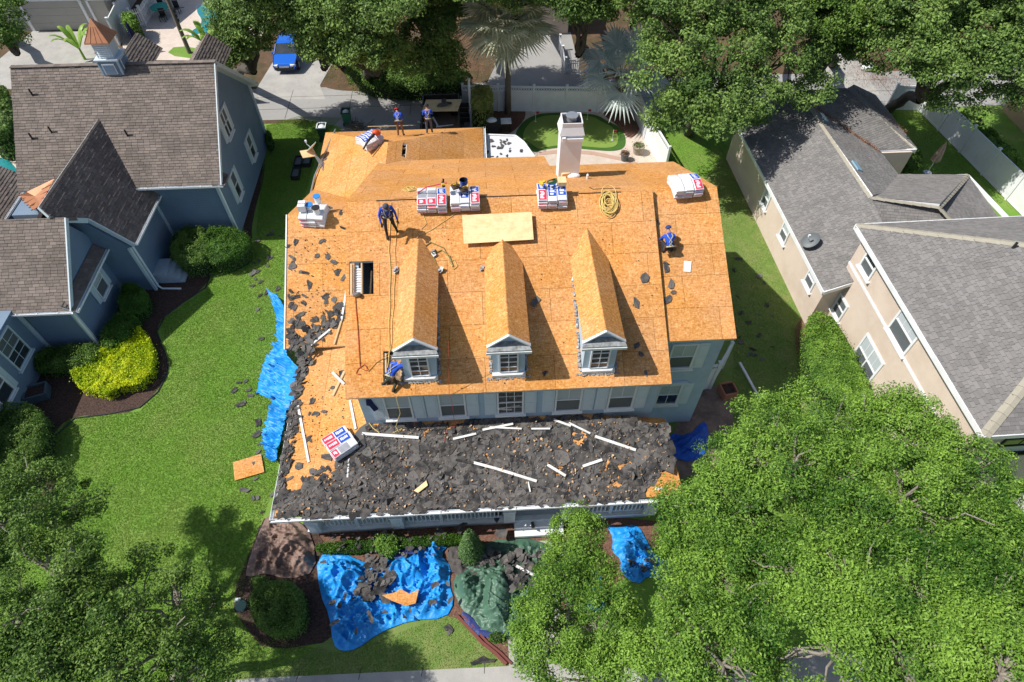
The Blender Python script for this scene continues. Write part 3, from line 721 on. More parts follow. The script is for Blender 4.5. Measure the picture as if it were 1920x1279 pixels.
# cross gable wing
PL_=(at(252,457,3.1)); P1=hit(185,222,mlf); P2=at(72,388,P1.z)
EPL_pts=[P1,P2,PL_]; nE=(P2-P1).cross(PL_-P1).normalized(); nE=nE if nE.z>0 else -nE; EPL=(P1,nE)
EG=[P1,P2]+[hit(x,y,EPL) for x,y in ((92,406),(163,409),(252,457),(299,365),(266,348))]
roof_slab(EG,LH,TRIM,.14,mt=1,topm=SH1); shingles('roof_shingles',EG,SH1,LH)
WP2=P2.copy(); dx=P1.x-PL_.x
WG=[P1,P2,Vector((P2.x+dx,P2.y,3.1)),Vector((P1.x+dx,P1.y-3.,3.1)),Vector((P1.x+dx,P1.y+ (3.1-P1.z)/SL,3.1))]
roof_slab([P1,P2,Vector((2*P2.x-PL_.x,P2.y,PL_.z)),Vector((2*P2.x-PL_.x,P1.y-(P1.z-3.1)/SL*0-3,PL_.z))],LH,SH1,.14)
cb=at(293,543,0); x_e=cb.x
z3=2.95
w=MB()
prism_pts=[(x_e,0),(x_e,z3),(P2.x,P2.z-.45),(2*P2.x-x_e,z3),(2*P2.x-x_e,0)]
yb,yf2=27.0,cb.y
a=[(x,yf2,z) for x,z in prism_pts]; b=[(x,yb,z) for x,z in prism_pts]; n=5
w.add(a+b,[tuple(range(n))[::-1],tuple(range(n,2*n))]+[(i,(i+1)%n,n+(i+1)%n,n+i) for i in range(n)])
mk('wall',w,SID,LH)
g=MB(); gutter(g,hit(252,457,EPL)-Vector((0,0,.06)),hit(297,366,EPL)-Vector((0,0,.06)),(1,0,0)); mk('gutter',g,M['white'],LH)
rail_board(hit(163,409,EPL)-Vector((0,.03,.1)),hit(252,457,EPL)-Vector((0,.03,.1)),.06,.22); rail_board(hit(122,408,EPL)-Vector((0,.03,.12)),hit(163,409,EPL)-Vector((0,.03,.12)),.06,.24)
rail_board((x_e+.02,yf2-.02,0),(x_e+.02,yf2-.02,z3),.14,.14,name='corner_board')
rail_board((x_e+.03,26.85,0),(x_e+.03,26.85,z3+.1),.12,.12,name='corner_board')
g=MB(); g.tube([(x_e+.15,yf2+.1,z3),(x_e+.15,yf2+.1,.15),(x_e+.35,yf2,.06),(x_e+1.3,yf2-.05,.05)],.05,8); mk('downspout',g,M['white'],LH)
g=MB(); g.tube([(-13.62,26.7,3.9),(-13.62,26.78,3.6),(-13.62,26.78,.1)],.05,8); mk('downspout',g,M['white'],LH)
# porch steps on the east wall
for k in range(4):
    g=MB(); g.box((x_e+.3+.13*k,cb.y+1.0,.68-.18*k-.09),(.6+.26*k,1.15,.17)); 
    mk('step',g,pm('step%d'%k,(.42,.47,.52),(.36,.41,.46),3,.8),LH)
# lower front wing
ZW=3.0; c1=at(133,583,ZW); c2=at(197,460,ZW); fpl=slope_plane(c1.x,c1.y,ZW,0,SL); ap=hit(122,408,fpl)
xw=c1.x
TF=[Vector((-26,c1.y,ZW)),Vector((xw,c1.y,ZW)),Vector((xw,ap.y,ap.z)),Vector((-26,ap.y,ap.z))]
roof_slab(TF,LH,TRIM,.15,mt=1,topm=SH1); shingles('roof_shingles',TF,SH1,LH)
TB=[Vector((xw,ap.y,ap.z)),Vector((xw,ap.y+3.2,ap.z-3.2*SL)),Vector((-26,ap.y+3.2,ap.z-3.2*SL)),Vector((-26,ap.y,ap.z))]
roof_slab(TB,LH,SH1,.15)
w=MB(); prism_x(w,[(c1.y+.25,0),(c1.y+.25,ZW),(ap.y,ap.z-.2),(yf2+.5,ZW),(yf2+.5,0)],-26,xw-.3); mk('wall',w,SID,LH)
xs=xw-.28
# pent strip along the gable foot
PS_=[Vector((xs+.42,c1.y,ZW-.05)),Vector((xs+.42,c2.y,ZW-.05)),Vector((xs,c2.y,ZW+.3)),Vector((xs,c1.y,ZW+.3))]
roof_slab(PS_,LH,TRIM,.08,mt=1,topm=SH1); shingles('roof_shingles',PS_,SH1,LH,ch=.13)
g=MB(); gutter(g,(xs+.43,c1.y,ZW-.1),(xs+.43,c2.y,ZW-.1),(1,0,0)); mk('gutter',g,M['white'],LH)
g=MB(); gutter(g,(-26,c1.y,ZW-.05),(xw+.05,c1.y,ZW-.05),(0,-1,0)); mk('gutter',g,M['white'],LH)
rail_board((xw+.02,c1.y,ZW-.03),(xw+.02,ap.y,ap.z-.03),.06,.2)
for y in (c1.y+.24,c2.y+.1): rail_board((xs+.03,y,0),(xs+.03,y,ZW-.15),.15,.15,name='corner_board')
g=MB(); g.tube([(xs+.14,c1.y+.12,ZW-.2),(xs+.14,c1.y+.12,.05)],.05,8); mk('downspout',g,M['white'],LH)
wp=(Vector((xs,0,0)),Vector((1,0,0))); p=hit(183,530,wp)
window(LH,(xs+.01,p.y,p.z-.72),(0,1,0),(1,0,0),.95,1.4,1,1,1,frame=M['white'],upper=M['blind'],lower=M['screen'],shw=.28,shutmat=TRIM)
# nearest wing at the frame edge
k0=at(20,592,ZW); xn=k0.x
w=MB(); w.box((xn-4,k0.y-4.5,1.55),(8,9.5,3.1)); mk('wall',w,SID,LH)
rail_board((xn+.02,k0.y+.26,0),(xn+.02,k0.y+.26,2.95),.16,.16,name='corner_board')
wp=(Vector((xn,0,0)),Vector((1,0,0)))
p=hit(28,640,wp); window(LH,(xn+.01,p.y-.35,p.z-.95),(0,1,0),(1,0,0),1.25,1.75,2,2,0,frame=TRIM,upper=M['screen'],lower=M['glass'])
p=hit(-5,728,wp); window(LH,(xn+.01,p.y,p.z-.8),(0,1,0),(1,0,0),1.0,1.5,1,1,1,frame=M['white'],upper=M['screen'],lower=M['glass'],shw=.3,shutmat=TRIM)
# far-left wing
e1=at(57,333,3.6); e2=at(3,420,3.6)
FL=[e1,Vector((e1.x,e2.y-.3,3.6)),Vector((e1.x-5,e2.y-.3,3.6+5*.7)),Vector((e1.x-5,e1.y,3.6+3.5))]
roof_slab(FL,LH,TRIM,.15,mt=1,topm=SH1); shingles('roof_shingles',FL,SH1,LH)
w=MB(); w.box((e1.x-3.3,(e1.y+e2.y)/2-.1,1.7),(6,e1.y-e2.y-.4,3.4)); mk('wall',w,SID,LH)
g=MB(); gutter(g,(e1.x,e2.y,3.54),(e1.x,e1.y,3.54),(1,0,0)); mk('gutter',g,M['white'],LH)
# copper bay roof
COP=pm('copper_sheet',(.50,.24,.13),(.40,.17,.09),2,.45,.1,10,metal=.35)
q=[at(102,335,4.9),at(50,360,4.4),at(37,367,3.9),at(62,394,3.8),at(76,384,4.5)]
g=MB(); c=sum(q,Vector())/5
for i in range(5): g.add([q[i],q[(i+1)%5],c],[(0,1,2)])
for t in (.25,.5,.75): g.beam(q[2].lerp(q[3],t)+Vector((0,0,.02)),q[0].lerp(q[4],t)+Vector((0,0,.02)),.03,.04)
for t in range(7): g.beam(q[2].lerp(q[3],t/6)+Vector((-.1,0,.0)),q[2].lerp(q[3],t/6)+Vector((.16,.06,.04)),.03,.05)
mk('copper_bay_roof',g,COP,LH)
w=MB(); w.box((q[2].x+.9,q[3].y+1.2,1.8),(2.0,2.6,3.6)); mk('wall',w,SID,LH)
# cupola
f=hit(214,143,mlf); cxx=f.x; fy=f.y; zb_=f.z
def topz(px,py,y): return aty(px,py,y).z
z1=topz(205,111,fy)+.0; hw=.52; cyy=fy+hw
z1=zb_+.78; 
cu=MB(); cu.box((cxx,cyy,(zb_-.3+z1)/2),(2*hw,2*hw,z1-zb_+.3)); cup=mk('cupola',cu,TRIM,LH)
for s,ax in ((-1,1),(1,0)):
    o=Vector((cxx,fy-.004,(zb_+z1)/2)) if ax else Vector((cxx+hw+.004,cyy,(zb_+z1)/2+.1))
    u=Vector((1,0,0)) if ax else Vector((0,1,0)); nn=Vector((0,-1,0)) if ax else Vector((1,0,0))
    rot=Matrix((u,nn,Vector((0,0,1)))).transposed(); H=z1-zb_-.1
    for ww,hh,dd,mt in ((.86,H,.03,SID),(.6,H*.76,.06,M['white']),(.5,H*.64,.08,SID)):
        g=MB(); g.box(o+nn*dd*.5,(ww,dd,hh),rot); mk('cupola_panel',g,mt,cup)
z2=z1+.85; g=MB(); g.box((cxx,cyy,z1+.03),(1.16,1.16,.08)); g.box((cxx,cyy,(z1+z2)/2),(.78,.78,z2-z1)); mk('cupola_tower',g,TRIM,cup)
for k in range(7):
    g=MB(); g.box((cxx,cyy-.4,z1+.14+k*.1),(.58,.04,.045),(.5,0,0)); mk('louvre',g,M['white'],cup)
g=MB(); pr=[(.58,0),(.56,.06),(.36,.38),(.2,.66),(.01,.98)]
V=[]
for r,z in pr: V+= [(cxx-r,cyy-r,z2+z),(cxx+r,cyy-r,z2+z),(cxx+r,cyy+r,z2+z),(cxx-r,cyy+r,z2+z)]
F_=[(3,2,1,0)]
for i in range(len(pr)-1):
    for k in range(4): F_.append((i*4+k,i*4+(k+1)%4,i*4+4+(k+1)%4,i*4+4+k))
g.add(V,F_)
for k in range(4):
    for t in (.25,.5,.75,0):
        a=Vector(V[4+k]).lerp(Vector(V[4+(k+1)%4]),t); b_=Vector(V[8+k]).lerp(Vector(V[8+(k+1)%4]),t); c_=Vector(V[12+k]).lerp(Vector(V[12+(k+1)%4]),t)
        g.beam(a,b_,.02,.03); g.beam(b_,c_,.02,.03)
mk('copper_cupola_roof',g,COP,cup)
# roof vents on the blue house
for px,py in ((62,180),(62,262),(98,250),(240,256)):
    p=hit(px,py,mlf); g=MB(); g.box(p+Vector((0,.05,.02)),(.3,.4,.03),(math.atan(SL),0,0)); g.cyl(p,.045,.38,10); mk('vent_pipe',g,M['black'],LH)
# rear dormers peeking over the ridge
for px in (370,232):
    o=aty(px,100,33.2); g=MB()
    yy=33.2; zt=o.z
    g.add([(o.x,yy-2.2,zt),(o.x,yy+2.2,zt),(o.x-1,yy-2.2,zt-.9),(o.x-1,yy+2.2,zt-.9),(o.x+1,yy-2.2,zt-.9),(o.x+1,yy+2.2,zt-.9)],[(0,1,3,2),(1,0,4,5),(0,2,4),(1,5,3)])
    mk('rear_dormer_roof',g,SH1,LH)
    shingles('roof_shingles',[(o.x,yy-2.2,zt),(o.x+1,yy-2.2,zt-.9),(o.x+1,yy+2.2,zt-.9),(o.x,yy+2.2,zt)],SH1,LH)
    shingles('roof_shingles',[(o.x,yy-2.2,zt),(o.x-1,yy-2.2,zt-.9),(o.x-1,yy+2.2,zt-.9),(o.x,yy+2.2,zt)],SH1,LH)
# ============================================================ neighbour on the right: beige house
RH=thing('beige_neighbour_house',tuple(at(1640,600,0)),'beige stucco house with grey shingle roofs and pale ridge caps, right of the bare roof','house')
BEI=pm('beige_stucco',(.66,.555,.47),(.60,.50,.42),.7,.9,.3,70,dirt=(.44,.34,.26),dscale=.5,damt=.6)
WH=M['white']
ez=2.9; R_=4.75
def V3(l): return [at(x,y,z) for x,y,z in l]
_e1=at(1373,217,ez);_e2=at(1545,547,ez);_d=(_e2-_e1).normalized();_n=Vector((0,0,1)).cross(_d);_n=_n if _n.x>0 else -_n
PWs=(_e1,(Vector((0,0,1))-_n*.42).normalized())
r1=hit(1510,187,PWs);r2=hit(1633,370,PWs);R_=(r1.z+r2.z)/2; print('RIDGE',r1,r2)
faces=[[hit(x,y,PWs) for x,y in ((1373,217),(1545,547),(1604,527),(1665,440),(1633,370),(1510,187),(1500,172))],
 V3([(1633,370,R_),(1660,432,R_-.75),(1790,425,R_-.75),(1785,412,R_-.35),(1760,388,R_)]),
 V3([(1510,187,R_),(1633,370,R_),(1655,362,R_-.25),(1683,333,ez),(1645,283,ez)]),
 V3([(1655,362,R_-.25),(1683,333,ez),(1815,328,ez),(1760,388,R_),(1633,370,R_)]),
 V3([(1815,328,ez),(1895,412,ez),(1790,425,R_-.75),(1760,388,R_)]),
 V3([(1500,170,R_),(1510,187,R_-.1),(1645,283,ez),(1718,280,ez),(1585,168,R_-.3)]),
 V3([(1585,168,R_-.3),(1718,280,ez),(1640,178,ez),(1600,160,ez+.6)])]
for q in faces:
    roof_slab(q,RH,WH,.14,mt=1,topm=SH2); shingles('roof_shingles',q,SH2,RH,cw=.22,jit=.5,ch=.14,lift=.014)
def caps(a,b,w=.3,mat=CAP,parent=RH):
    a=Vector(a);b=Vector(b);L=(b-a).length;n=int(L/.2);t=(b-a).normalized();r=t.cross(Vector((0,0,1))).normalized();g=MB()
    for k in range(n):
        p=a.lerp(b,k/n)+Vector((0,0,.05+.012*(k%2)));q=a.lerp(b,(k+1.15)/n)+Vector((0,0,.035+.012*(k%2)))
        g.add([p,p+r*w*.5-Vector((0,0,.05)),q+r*w*.5-Vector((0,0,.05)),q,p-r*w*.5-Vector((0,0,.05)),q-r*w*.5-Vector((0,0,.05))],[(0,1,2,3),(4,0,3,5)])
    mk('ridge_cap',g,mat,parent,kind='stuff')
for a,b in (((1510,187,R_),(1633,370,R_)),((1633,370,R_),(1760,388,R_)),((1760,388,R_),(1815,328,ez)),((1760,388,R_),(1785,415,R_-.4)),((1585,168,R_-.3),(1716,278,ez))): caps(at(*a),at(*b))
def fas(a,b,h=.2,parent=RH,mat=None):
    g=MB(); g.beam(Vector(a)-Vector((0,0,.08)),Vector(b)-Vector((0,0,.08)),.1,h); mk('gutter',g,mat or WH,parent)
for a,b in (((1373,217,ez),(1545,547,ez)),((1645,283,ez),(1718,280,ez)),((1683,333,ez),(1645,283,ez)),((1683,333,ez),(1815,328,ez)),((1815,328,ez),(1895,412,ez)),((1718,280,ez),(1640,178,ez)),((1545,547,ez),(1598,530,ez+.4))): fas(at(*a),at(*b))
def bldg(base,z0,z1,mat,parent):
    w=MB(); w.slab([Vector((p[0],p[1],z1)) for p in base],z1-z0); return mk('wall',w,mat,parent)
w0=at(1373,217,ez);w1=at(1545,547,ez); d=(w1-w0).normalized(); ni=Vector((0,0,1)).cross(d); ni=ni if ni.x>0 else -ni
b0=w0+ni*.35+d*.2; b1=w1+ni*.35-d*.35
bldg([b0,b1,b1+ni*5.5,b0+ni*5.5],0,ez-.02,BEI,RH)
p=at(1650,290,ez); bldg([p+Vector((-2,.2,0)),p+Vector((2,.2,0)),p+Vector((0,4,0)),p+Vector((-4,4,0))],0,ez-.05,BEI,RH)
# storey-and-a-half block in front
TZ=5.7
T1=at(1605,422,TZ);T2=at(1845,818,TZ); d2=(T2-T1).normalized(); n2=Vector((0,0,1)).cross(d2); n2=n2 if n2.x>0 else -n2
SB=.42; Wd=13.
L2=(T2-T1).length
apx=Wd/2
TA=T1+d2*apx+n2*apx+Vector((0,0,apx*SB)); TBp=T2-d2*apx+n2*apx+Vector((0,0,apx*SB))
T3=T2+n2*Wd;T4=T1+n2*Wd
if (TBp-TA).dot(d2)<0: m_=(TA+TBp)/2; TA=TBp=m_
for q in ([T1,T2,TBp,TA],[T2,T3,TBp],[T4,T1,TA],[T3,T4,TA,TBp]):
    if (Vector(q[-1])-Vector(q[-2])).length<1e-3: q=q[:-1]
    roof_slab(q,RH,WH,.14,mt=1,topm=SH2)
    shingles('roof_shingles',q,SH2,RH,cw=.22,jit=.5,ch=.14,lift=.014)
for a,b in ((T2,TBp),(T1,TA),(T3,TBp),(T4,TA)): caps(a,b,.34)
for a,b in ((T1,T2),(T2,T3),(T1,T4)): fas(a,b,.22)
B1=T1+n2*.4+d2*.35;B2=T2+n2*.4-d2*.35
bldg([B1,B2,B2+n2*(Wd-.8),B1+n2*(Wd-.8)],0,TZ-.03,BEI,RH)
wpl=(B1,n2)
ra=hit(1600,505,wpl); rb=hit(1767,800,wpl); zc=(ra.z+rb.z)/2
g=MB(); g.beam((B1.x,B1.y,zc),(B2.x,B2.y,zc),.08,.12); mk('string_course',g,WH,RH)
def onwall(px,py,pl,w,h,cols=1,rows=1,**k):
    p=hit(px,py,pl); n=-pl[1]; r=Vector((0,0,1)).cross(n); window(RH,p-Vector((0,0,h/2))+n*.005,r,n,w,h,cols,rows,0,frame=WH,fw=.1,**k)
onwall(1632,495,wpl,1.0,1.15,lower=M['screen'],upper=M['glass'])
onwall(1576,577,wpl,.9,1.1,lower=M['screen'],upper=M['screen'])
onwall(1697,620,wpl,1.5,1.5,3,1,lower=M['screen'],upper=M['blind'])
onwall(1627,675,wpl,1.7,1.7,4,1,mull=1,lower=M['screen'],upper=M['blind'])
lpl=(b0,ni)
for x,y in ((1438,372),(1473,436),(1522,523)): onwall(x,y,lpl,.85,1.1,lower=M['screen'],upper=M['blind'])
sp=(B2,Vector((-d2.x,-d2.y,0))); p=hit(1905,835,sp); window(RH,p-Vector((0,0,.5)),n2,d2,1.5,1.1,2,1,0,frame=M['black'],upper=M['glass'],lower=M['blind'])
# things fixed on the beige roofs
for x,y in ((1543,222),(1605,313)):
    p=hit(x,y,(faces[2][0],Frame(faces[2]).n)); g=MB(); F=Frame(faces[2]); rot=Matrix((d,F.n.cross(d),F.n)).transposed(); g.box(p+F.n*.06,(.75,.28,.08),rot); mk('skylight',g,pm('blue_glazing',(.22,.38,.48),None,rough=.15),RH)
p=hit(1898,466,(T1,Frame([T1,T2,TBp]).n)); g=MB(); g.cyl(p,.05,.3,10); mk('vent_pipe',g,M['black'],RH)
# far houses
FH=thing('grey_garage_house',tuple(at(110,20,0)),'grey house with a wide white-trimmed garage door beyond the concrete drive','house')
GB=pm('grey_stucco',(.40,.38,.34),(.35,.33,.30),1,.9,.2,50)
gl=at(66,58,0); gr=at(235,55,0); gy=gl.y
w=MB(); w.box(((gl.x+gr.x)/2-1.2,gy+4,1.6),(gr.x-gl.x+1,8,3.2)); mk('wall',w,GB,FH)
g=MB(); x0,x1=at(66,58,0).x,at(176,56,0).x
g.box(((x0+x1)/2,gy-.05,2.35),(x1-x0,.12,.2)); g.box((x0,gy-.05,1.1),(.2,.12,2.3)); g.box((x1,gy-.05,1.1),(.2,.12,2.3)); mk('door_frame',g,WH,FH)
for k in range(4):
    g=MB(); g.box(((x0+x1)/2,gy-.02,.32+k*.56),(x1-x0-.2,.06,.55)); mk('garage_door_panel',g,GB,FH)
x2=at(188,57,0).x;x3=at(232,56,0).x
g=MB(); g.box(((x2+x3)/2,gy-.05,2.3),(x3-x2+.2,.12,.16)); g.box((x2,gy-.05,1.1),(.16,.12,2.3)); mk('door_frame',g,WH,FH)
roof_slab([(x0-2,gy-.5,3.2),(x3+1.5,gy-.5,3.2),(x3+1.5,gy+5,5.5),(x0-2,gy+5,5.5)],FH,SH1,.15)
EH=thing('tan_house_far_right',tuple(at(1930,250,0)),'tan stucco house corner with a dark roof edge beyond the long white fence','house')
e0=at(1875,215,0)
w=MB(); w.box((e0.x+4.4,e0.y-4,1.5),(8,9,3)); mk('wall',w,pm('tan_stucco',(.42,.30,.19),(.36,.25,.15),1,.9),EH)
roof_slab([(e0.x+.1,e0.y-9,3.0),(e0.x+.1,e0.y+1,3.0),(e0.x+4.5,e0.y+1,4.8),(e0.x+4.5,e0.y-9,4.8)],EH,SH2,.15)
window(EH,(e0.x+.39,e0.y-4,1.2),(0,1,0),(-1,0,0),1.0,1.3,1,1,0,frame=WH)
KH=thing('cream_house_behind_palms',tuple(at(1065,60,0)),'cream house corner half hidden by trees behind the picket fence','house')
k_=at(1062,64,0); w=MB(); w.box((k_.x-2.4,k_.y+5,1.6),(5,10,3.2)); mk('wall',w,BEI,KH)
roof_slab([(k_.x-6,k_.y-.3,3.2),(k_.x+.5,k_.y-.3,3.2),(k_.x+.5,k_.y+9,6.5),(k_.x-6,k_.y+9,6.5)],KH,SH1,.15)
# ============================================================ fences
def vinyl(name,px,label,h=1.8,step=2.4,lattice=True,top=None,cat='fence',pick=False,z0=0):
    P=[at(x,y,0) for x,y in px]; root=thing(name,tuple(P[0]),label,cat); 
    for a,b in zip(P,P[1:]):
        L=(b-a).length; n=max(1,round(L/step)); t=(b-a)/L
        for k in range(n):
            p=a.lerp(b,k/n);q=a.lerp(b,(k+1)/n); 
            g=MB(); g.box(p+Vector((0,0,(h+.1)/2)),(.13,.13,h+.1)); g.box(p+Vector((0,0,h+.12)),(.18,.18,.05)); mk('post',g,WH,root)
            p=p+t*.075;q=q-t*.075
            if pick:
                m_=int((q-p).length/.14)
                for i in range(m_):
                    c=p.lerp(q,(i+.5)/m_); g=MB(); g.beam(c+Vector((0,0,.06)),c+Vector((0,0,h-.05)),.07,.02,tuple(t.cross(Vector((0,0,1))))); mk('picket',g,WH,root)
                for z in (.25,h-.35): g=MB(); g.beam(p+Vector((0,0,z)),q+Vector((0,0,z)),.035,.09); mk('rail',g,WH,root)
                continue
            hp=h-(.36 if lattice else .08)
            nb=max(1,int((q-p).length/.3)) if False else 1
            g=MB(); g.beam(p+Vector((0,0,hp/2+.05)),q+Vector((0,0,hp/2+.05)),.035,hp-.1,); mk('fence_panel',g,WH,root)
            for z in ((.1,hp,h-.03) if lattice else (.1,h-.06)): g=MB(); g.beam(p+Vector((0,0,z)),q+Vector((0,0,z)),.07,.1); mk('rail',g,WH,root)
            if lattice:
                g=MB(); m_=int((q-p).length/.16)
                for i in range(m_):
                    c=p.lerp(q,i/m_);e=p.lerp(q,(i+1)/m_); g.beam(c+Vector((0,0,hp+.04)),e+Vector((0,0,h-.07)),.012,.035); g.beam(e+Vector((0,0,hp+.04)),c+Vector((0,0,h-.07)),.012,.035)
                mk('lattice',g,WH,root,kind='stuff')
    g=MB(); p=P[-1]; g.box(p+Vector((0,0,(h+.1)/2)),(.13,.13,h+.1)); mk('post',g,WH,root)
    return root
vinyl('vinyl_fence',[(870,208),(1000,210),(1120,211),(1185,208),(1208,262),(1245,325)],'white vinyl fence with lattice top curving behind the putting green',1.85)
vinyl('vinyl_fence',[(152,172),(372,164),(464,196)],'white vinyl fence between the blue house and the paved pool yard',1.8,lattice=False)
vinyl('vinyl_fence',[(225,86),(250,30)],'short white fence panel beside the grey garage drive',2.0,lattice=False)
vinyl('vinyl_fence',[(1660,206),(1722,208),(1935,425)],'long white vinyl fence on the far side of the beige house yard',1.8,lattice=False)
vinyl('picket_fence',[(1049,95),(1059,138),(1085,137)],'small white picket fence behind the silver palm',1.1,step=2.2,pick=True)
vinyl('picket_gate',[(257,55),(275,50),(298,10)],'white gate of upright slats beside the pool patio',1.5,step=1.6,pick=True)
vinyl('vinyl_fence',[(1290,738),(1330,728),(1352,690)],'small white gate fence at the right side wall of the bare-roofed house',1.9,step=1.5)
# ============================================================ vegetation
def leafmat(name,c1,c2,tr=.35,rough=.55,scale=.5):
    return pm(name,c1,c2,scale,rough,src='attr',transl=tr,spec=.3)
LM=dict(
 bright=leafmat('bright_leaves',(.04,.12,.012),(.245,.415,.06),.26),
 oak=leafmat('oak_leaves',(.07,.14,.03),(.22,.34,.08),.25),
 dark=leafmat('dark_leaves',(.05,.12,.015),(.17,.28,.05),.22),
 lime=leafmat('lime_leaves',(.26,.42,.01),(.75,.78,.02),.3),
 shrub=leafmat('shrub_leaves',(.04,.11,.012),(.12,.25,.03),.3),
 sun=leafmat('variegated_leaves',(.18,.26,.05),(.55,.52,.16),.35),
 conif=leafmat('cypress_leaves',(.05,.12,.03),(.16,.27,.09),.25),
)
BARK=pm('grey_bark',(.30,.27,.23),(.16,.14,.12),6,.9,.6,30)
PALMT=pm('palm_trunk',(.22,.19,.16),(.12,.10,.08),9,.95,.7,30)
def leaves(pos,nrm,size,asp=.5,jit=.9):
    n=len(pos); N_=nrm+RS.normal(0,jit,(n,3))*.95; N_/=np.linalg.norm(N_,axis=1)[:,None]+1e-9
    A=RS.normal(0,1,(n,3)); T=np.cross(N_,A); T/=np.linalg.norm(T,axis=1)[:,None]+1e-9; B=np.cross(N_,T)
    L=(size*RS.uniform(.6,1.3,n))[:,None]; W=L*asp
    V=np.stack([pos-T*L*.5,pos-B*W*.5+N_*L*.07,pos+T*L*.5,pos+B*W*.5-N_*L*.05],1)
    return V.reshape(-1,3),np.arange(n*4).reshape(-1,4)
def crown_pts(lobes,n,shell=.55,clump=.45,nc=None,gap=.12,per=130):
    lobes=np.array(lobes,float); vol=lobes[:,3]**2; vol/=vol.sum(); nc=nc or max(16,n//per)
    k=RS.choice(len(lobes),nc,p=vol); d=RS.normal(0,1,(nc,3)); d/=np.linalg.norm(d,axis=1)[:,None]
    d[:,2]=np.where(d[:,2]<-.25,-d[:,2]*.6,d[:,2])
    r=shell+(1-shell)*RS.rand(nc)**.7
    zs=lobes[k,4] if lobes.shape[1]>4 else np.ones(nc)*.75
    c=lobes[k,:3]+d*(r*lobes[k,3])[:,None]*np.c_[np.ones(nc),np.ones(nc),zs]
    # drop some clumps by coarse noise so that gaps open
    keep=np.array([noise.noise(Vector(p)*.95)+.5*noise.noise(Vector(p)*2.1)>-.42+gap*1.6 for p in c]); c=c[keep];d=d[keep];nc=len(c)
    shade=RS.normal(0,.16,nc)
    m=max(1,n//nc); idx=np.repeat(np.arange(nc),m)
    cs=clump*RS.uniform(.5,1.25,nc)
    q=RS.normal(0,1,(len(idx),3)); q/=np.linalg.norm(q,axis=1)[:,None]; q*= (RS.rand(len(idx))**.5)[:,None]
    q[:,2]=.75*(1-(q[:,0]**2+q[:,1]**2))*RS.uniform(-.35,1,len(idx))
    P=c[idx]+q*cs[idx][:,None]; Nn=q*.9+d[idx]*.5+np.array([0,0,.6])
    lf=np.array([noise.noise(Vector(p)*.55+Vector((9,2,5))) for p in c])
    v=np.clip(.34+lf[idx]*.45+shade[idx]*1.2+q[:,2]*.7+RS.normal(0,.22,len(idx)),0,1)  # light painted into leaf tone: clump tops lighter, undersides darker
    return P,Nn,v,c
def limb(mb,a,b,r0,r1,seg=6,wob=.12):
    a=Vector(a);b=Vector(b);L=(b-a).length;pts=[];rs=[]
    for i in range(seg+1):
        t=i/seg; p=a.lerp(b,t); w=wob*L*math.sin(t*PI)*.5
        pts.append(p+Vector((random.uniform(-w,w),random.uniform(-w,w),random.uniform(-w,w)*.5 - .0+ L*.06*math.sin(t*PI)))); rs.append(r0+(r1-r0)*t)
    mb.tube(pts,rs,7,cap=False); return pts
def tree(name,base,lobes,n,leaf,mat,label,group=None,trunk_r=.22,clump=.5,asp=.5,gap=.12,twigs=60,fork=.35,bark=None,shell=.62):
    base=Vector(base); root=thing(name,tuple(base),label,'tree',group)
    lobes=[(l[0],l[1],l[2]+random.uniform(-.55,.45),l[3]*random.uniform(.82,1.02),l[4]) for l in lobes]
    P,Nn,v,cl=crown_pts(lobes,n,clump=clump,gap=gap,shell=shell); V,Fc=leaves(P,Nn,leaf,asp)
    np_mesh('crown',V,Fc,4,v,mat,root,kind='stuff')
    lob=sorted(lobes,key=lambda l:-l[3]); cz=min(l[2]-l[3]*.6 for l in lobes); cen=sum((Vector(l[:3])*l[3] for l in lobes),Vector())/sum(l[3] for l in lobes)
    f=base.lerp(Vector((cen.x,cen.y,max(1.2,cz))),.9); f.z=max(1.4,base.z+fork*(cen.z-base.z)*1.6)
    t=MB(); tp=limb(t,base,f,trunk_r*1.25,trunk_r*.85,6,.05); mk('trunk',t,bark or BARK,root,smooth=True)
    b=MB(); ends=[]
    for l in lob[:9]:
        e=Vector(l[:3]); pts=limb(b,f,e,trunk_r*.6,trunk_r*.15,7,.16); ends+=pts[2:]
        for k in range(3): 
            q=e+Vector((random.uniform(-1,1),random.uniform(-1,1),random.uniform(-.1,.7)))*l[3]*.8; limb(b,pts[-3],q,trunk_r*.2,.015,5,.2)
    for c in cl[RS.choice(len(cl),min(twigs,len(cl)),replace=False)]:
        c=Vector(c); s=min(ends,key=lambda p:(p-c).length_squared); limb(b,s,c,.045,.012,4,.2)
    mk('branches',b,bark or BARK,root,smooth=True,kind='stuff')
    return root
def lob(px,py,z,r,zs=.7): p=at(px,py,z); return (p.x,p.y,p.z,r,zs)
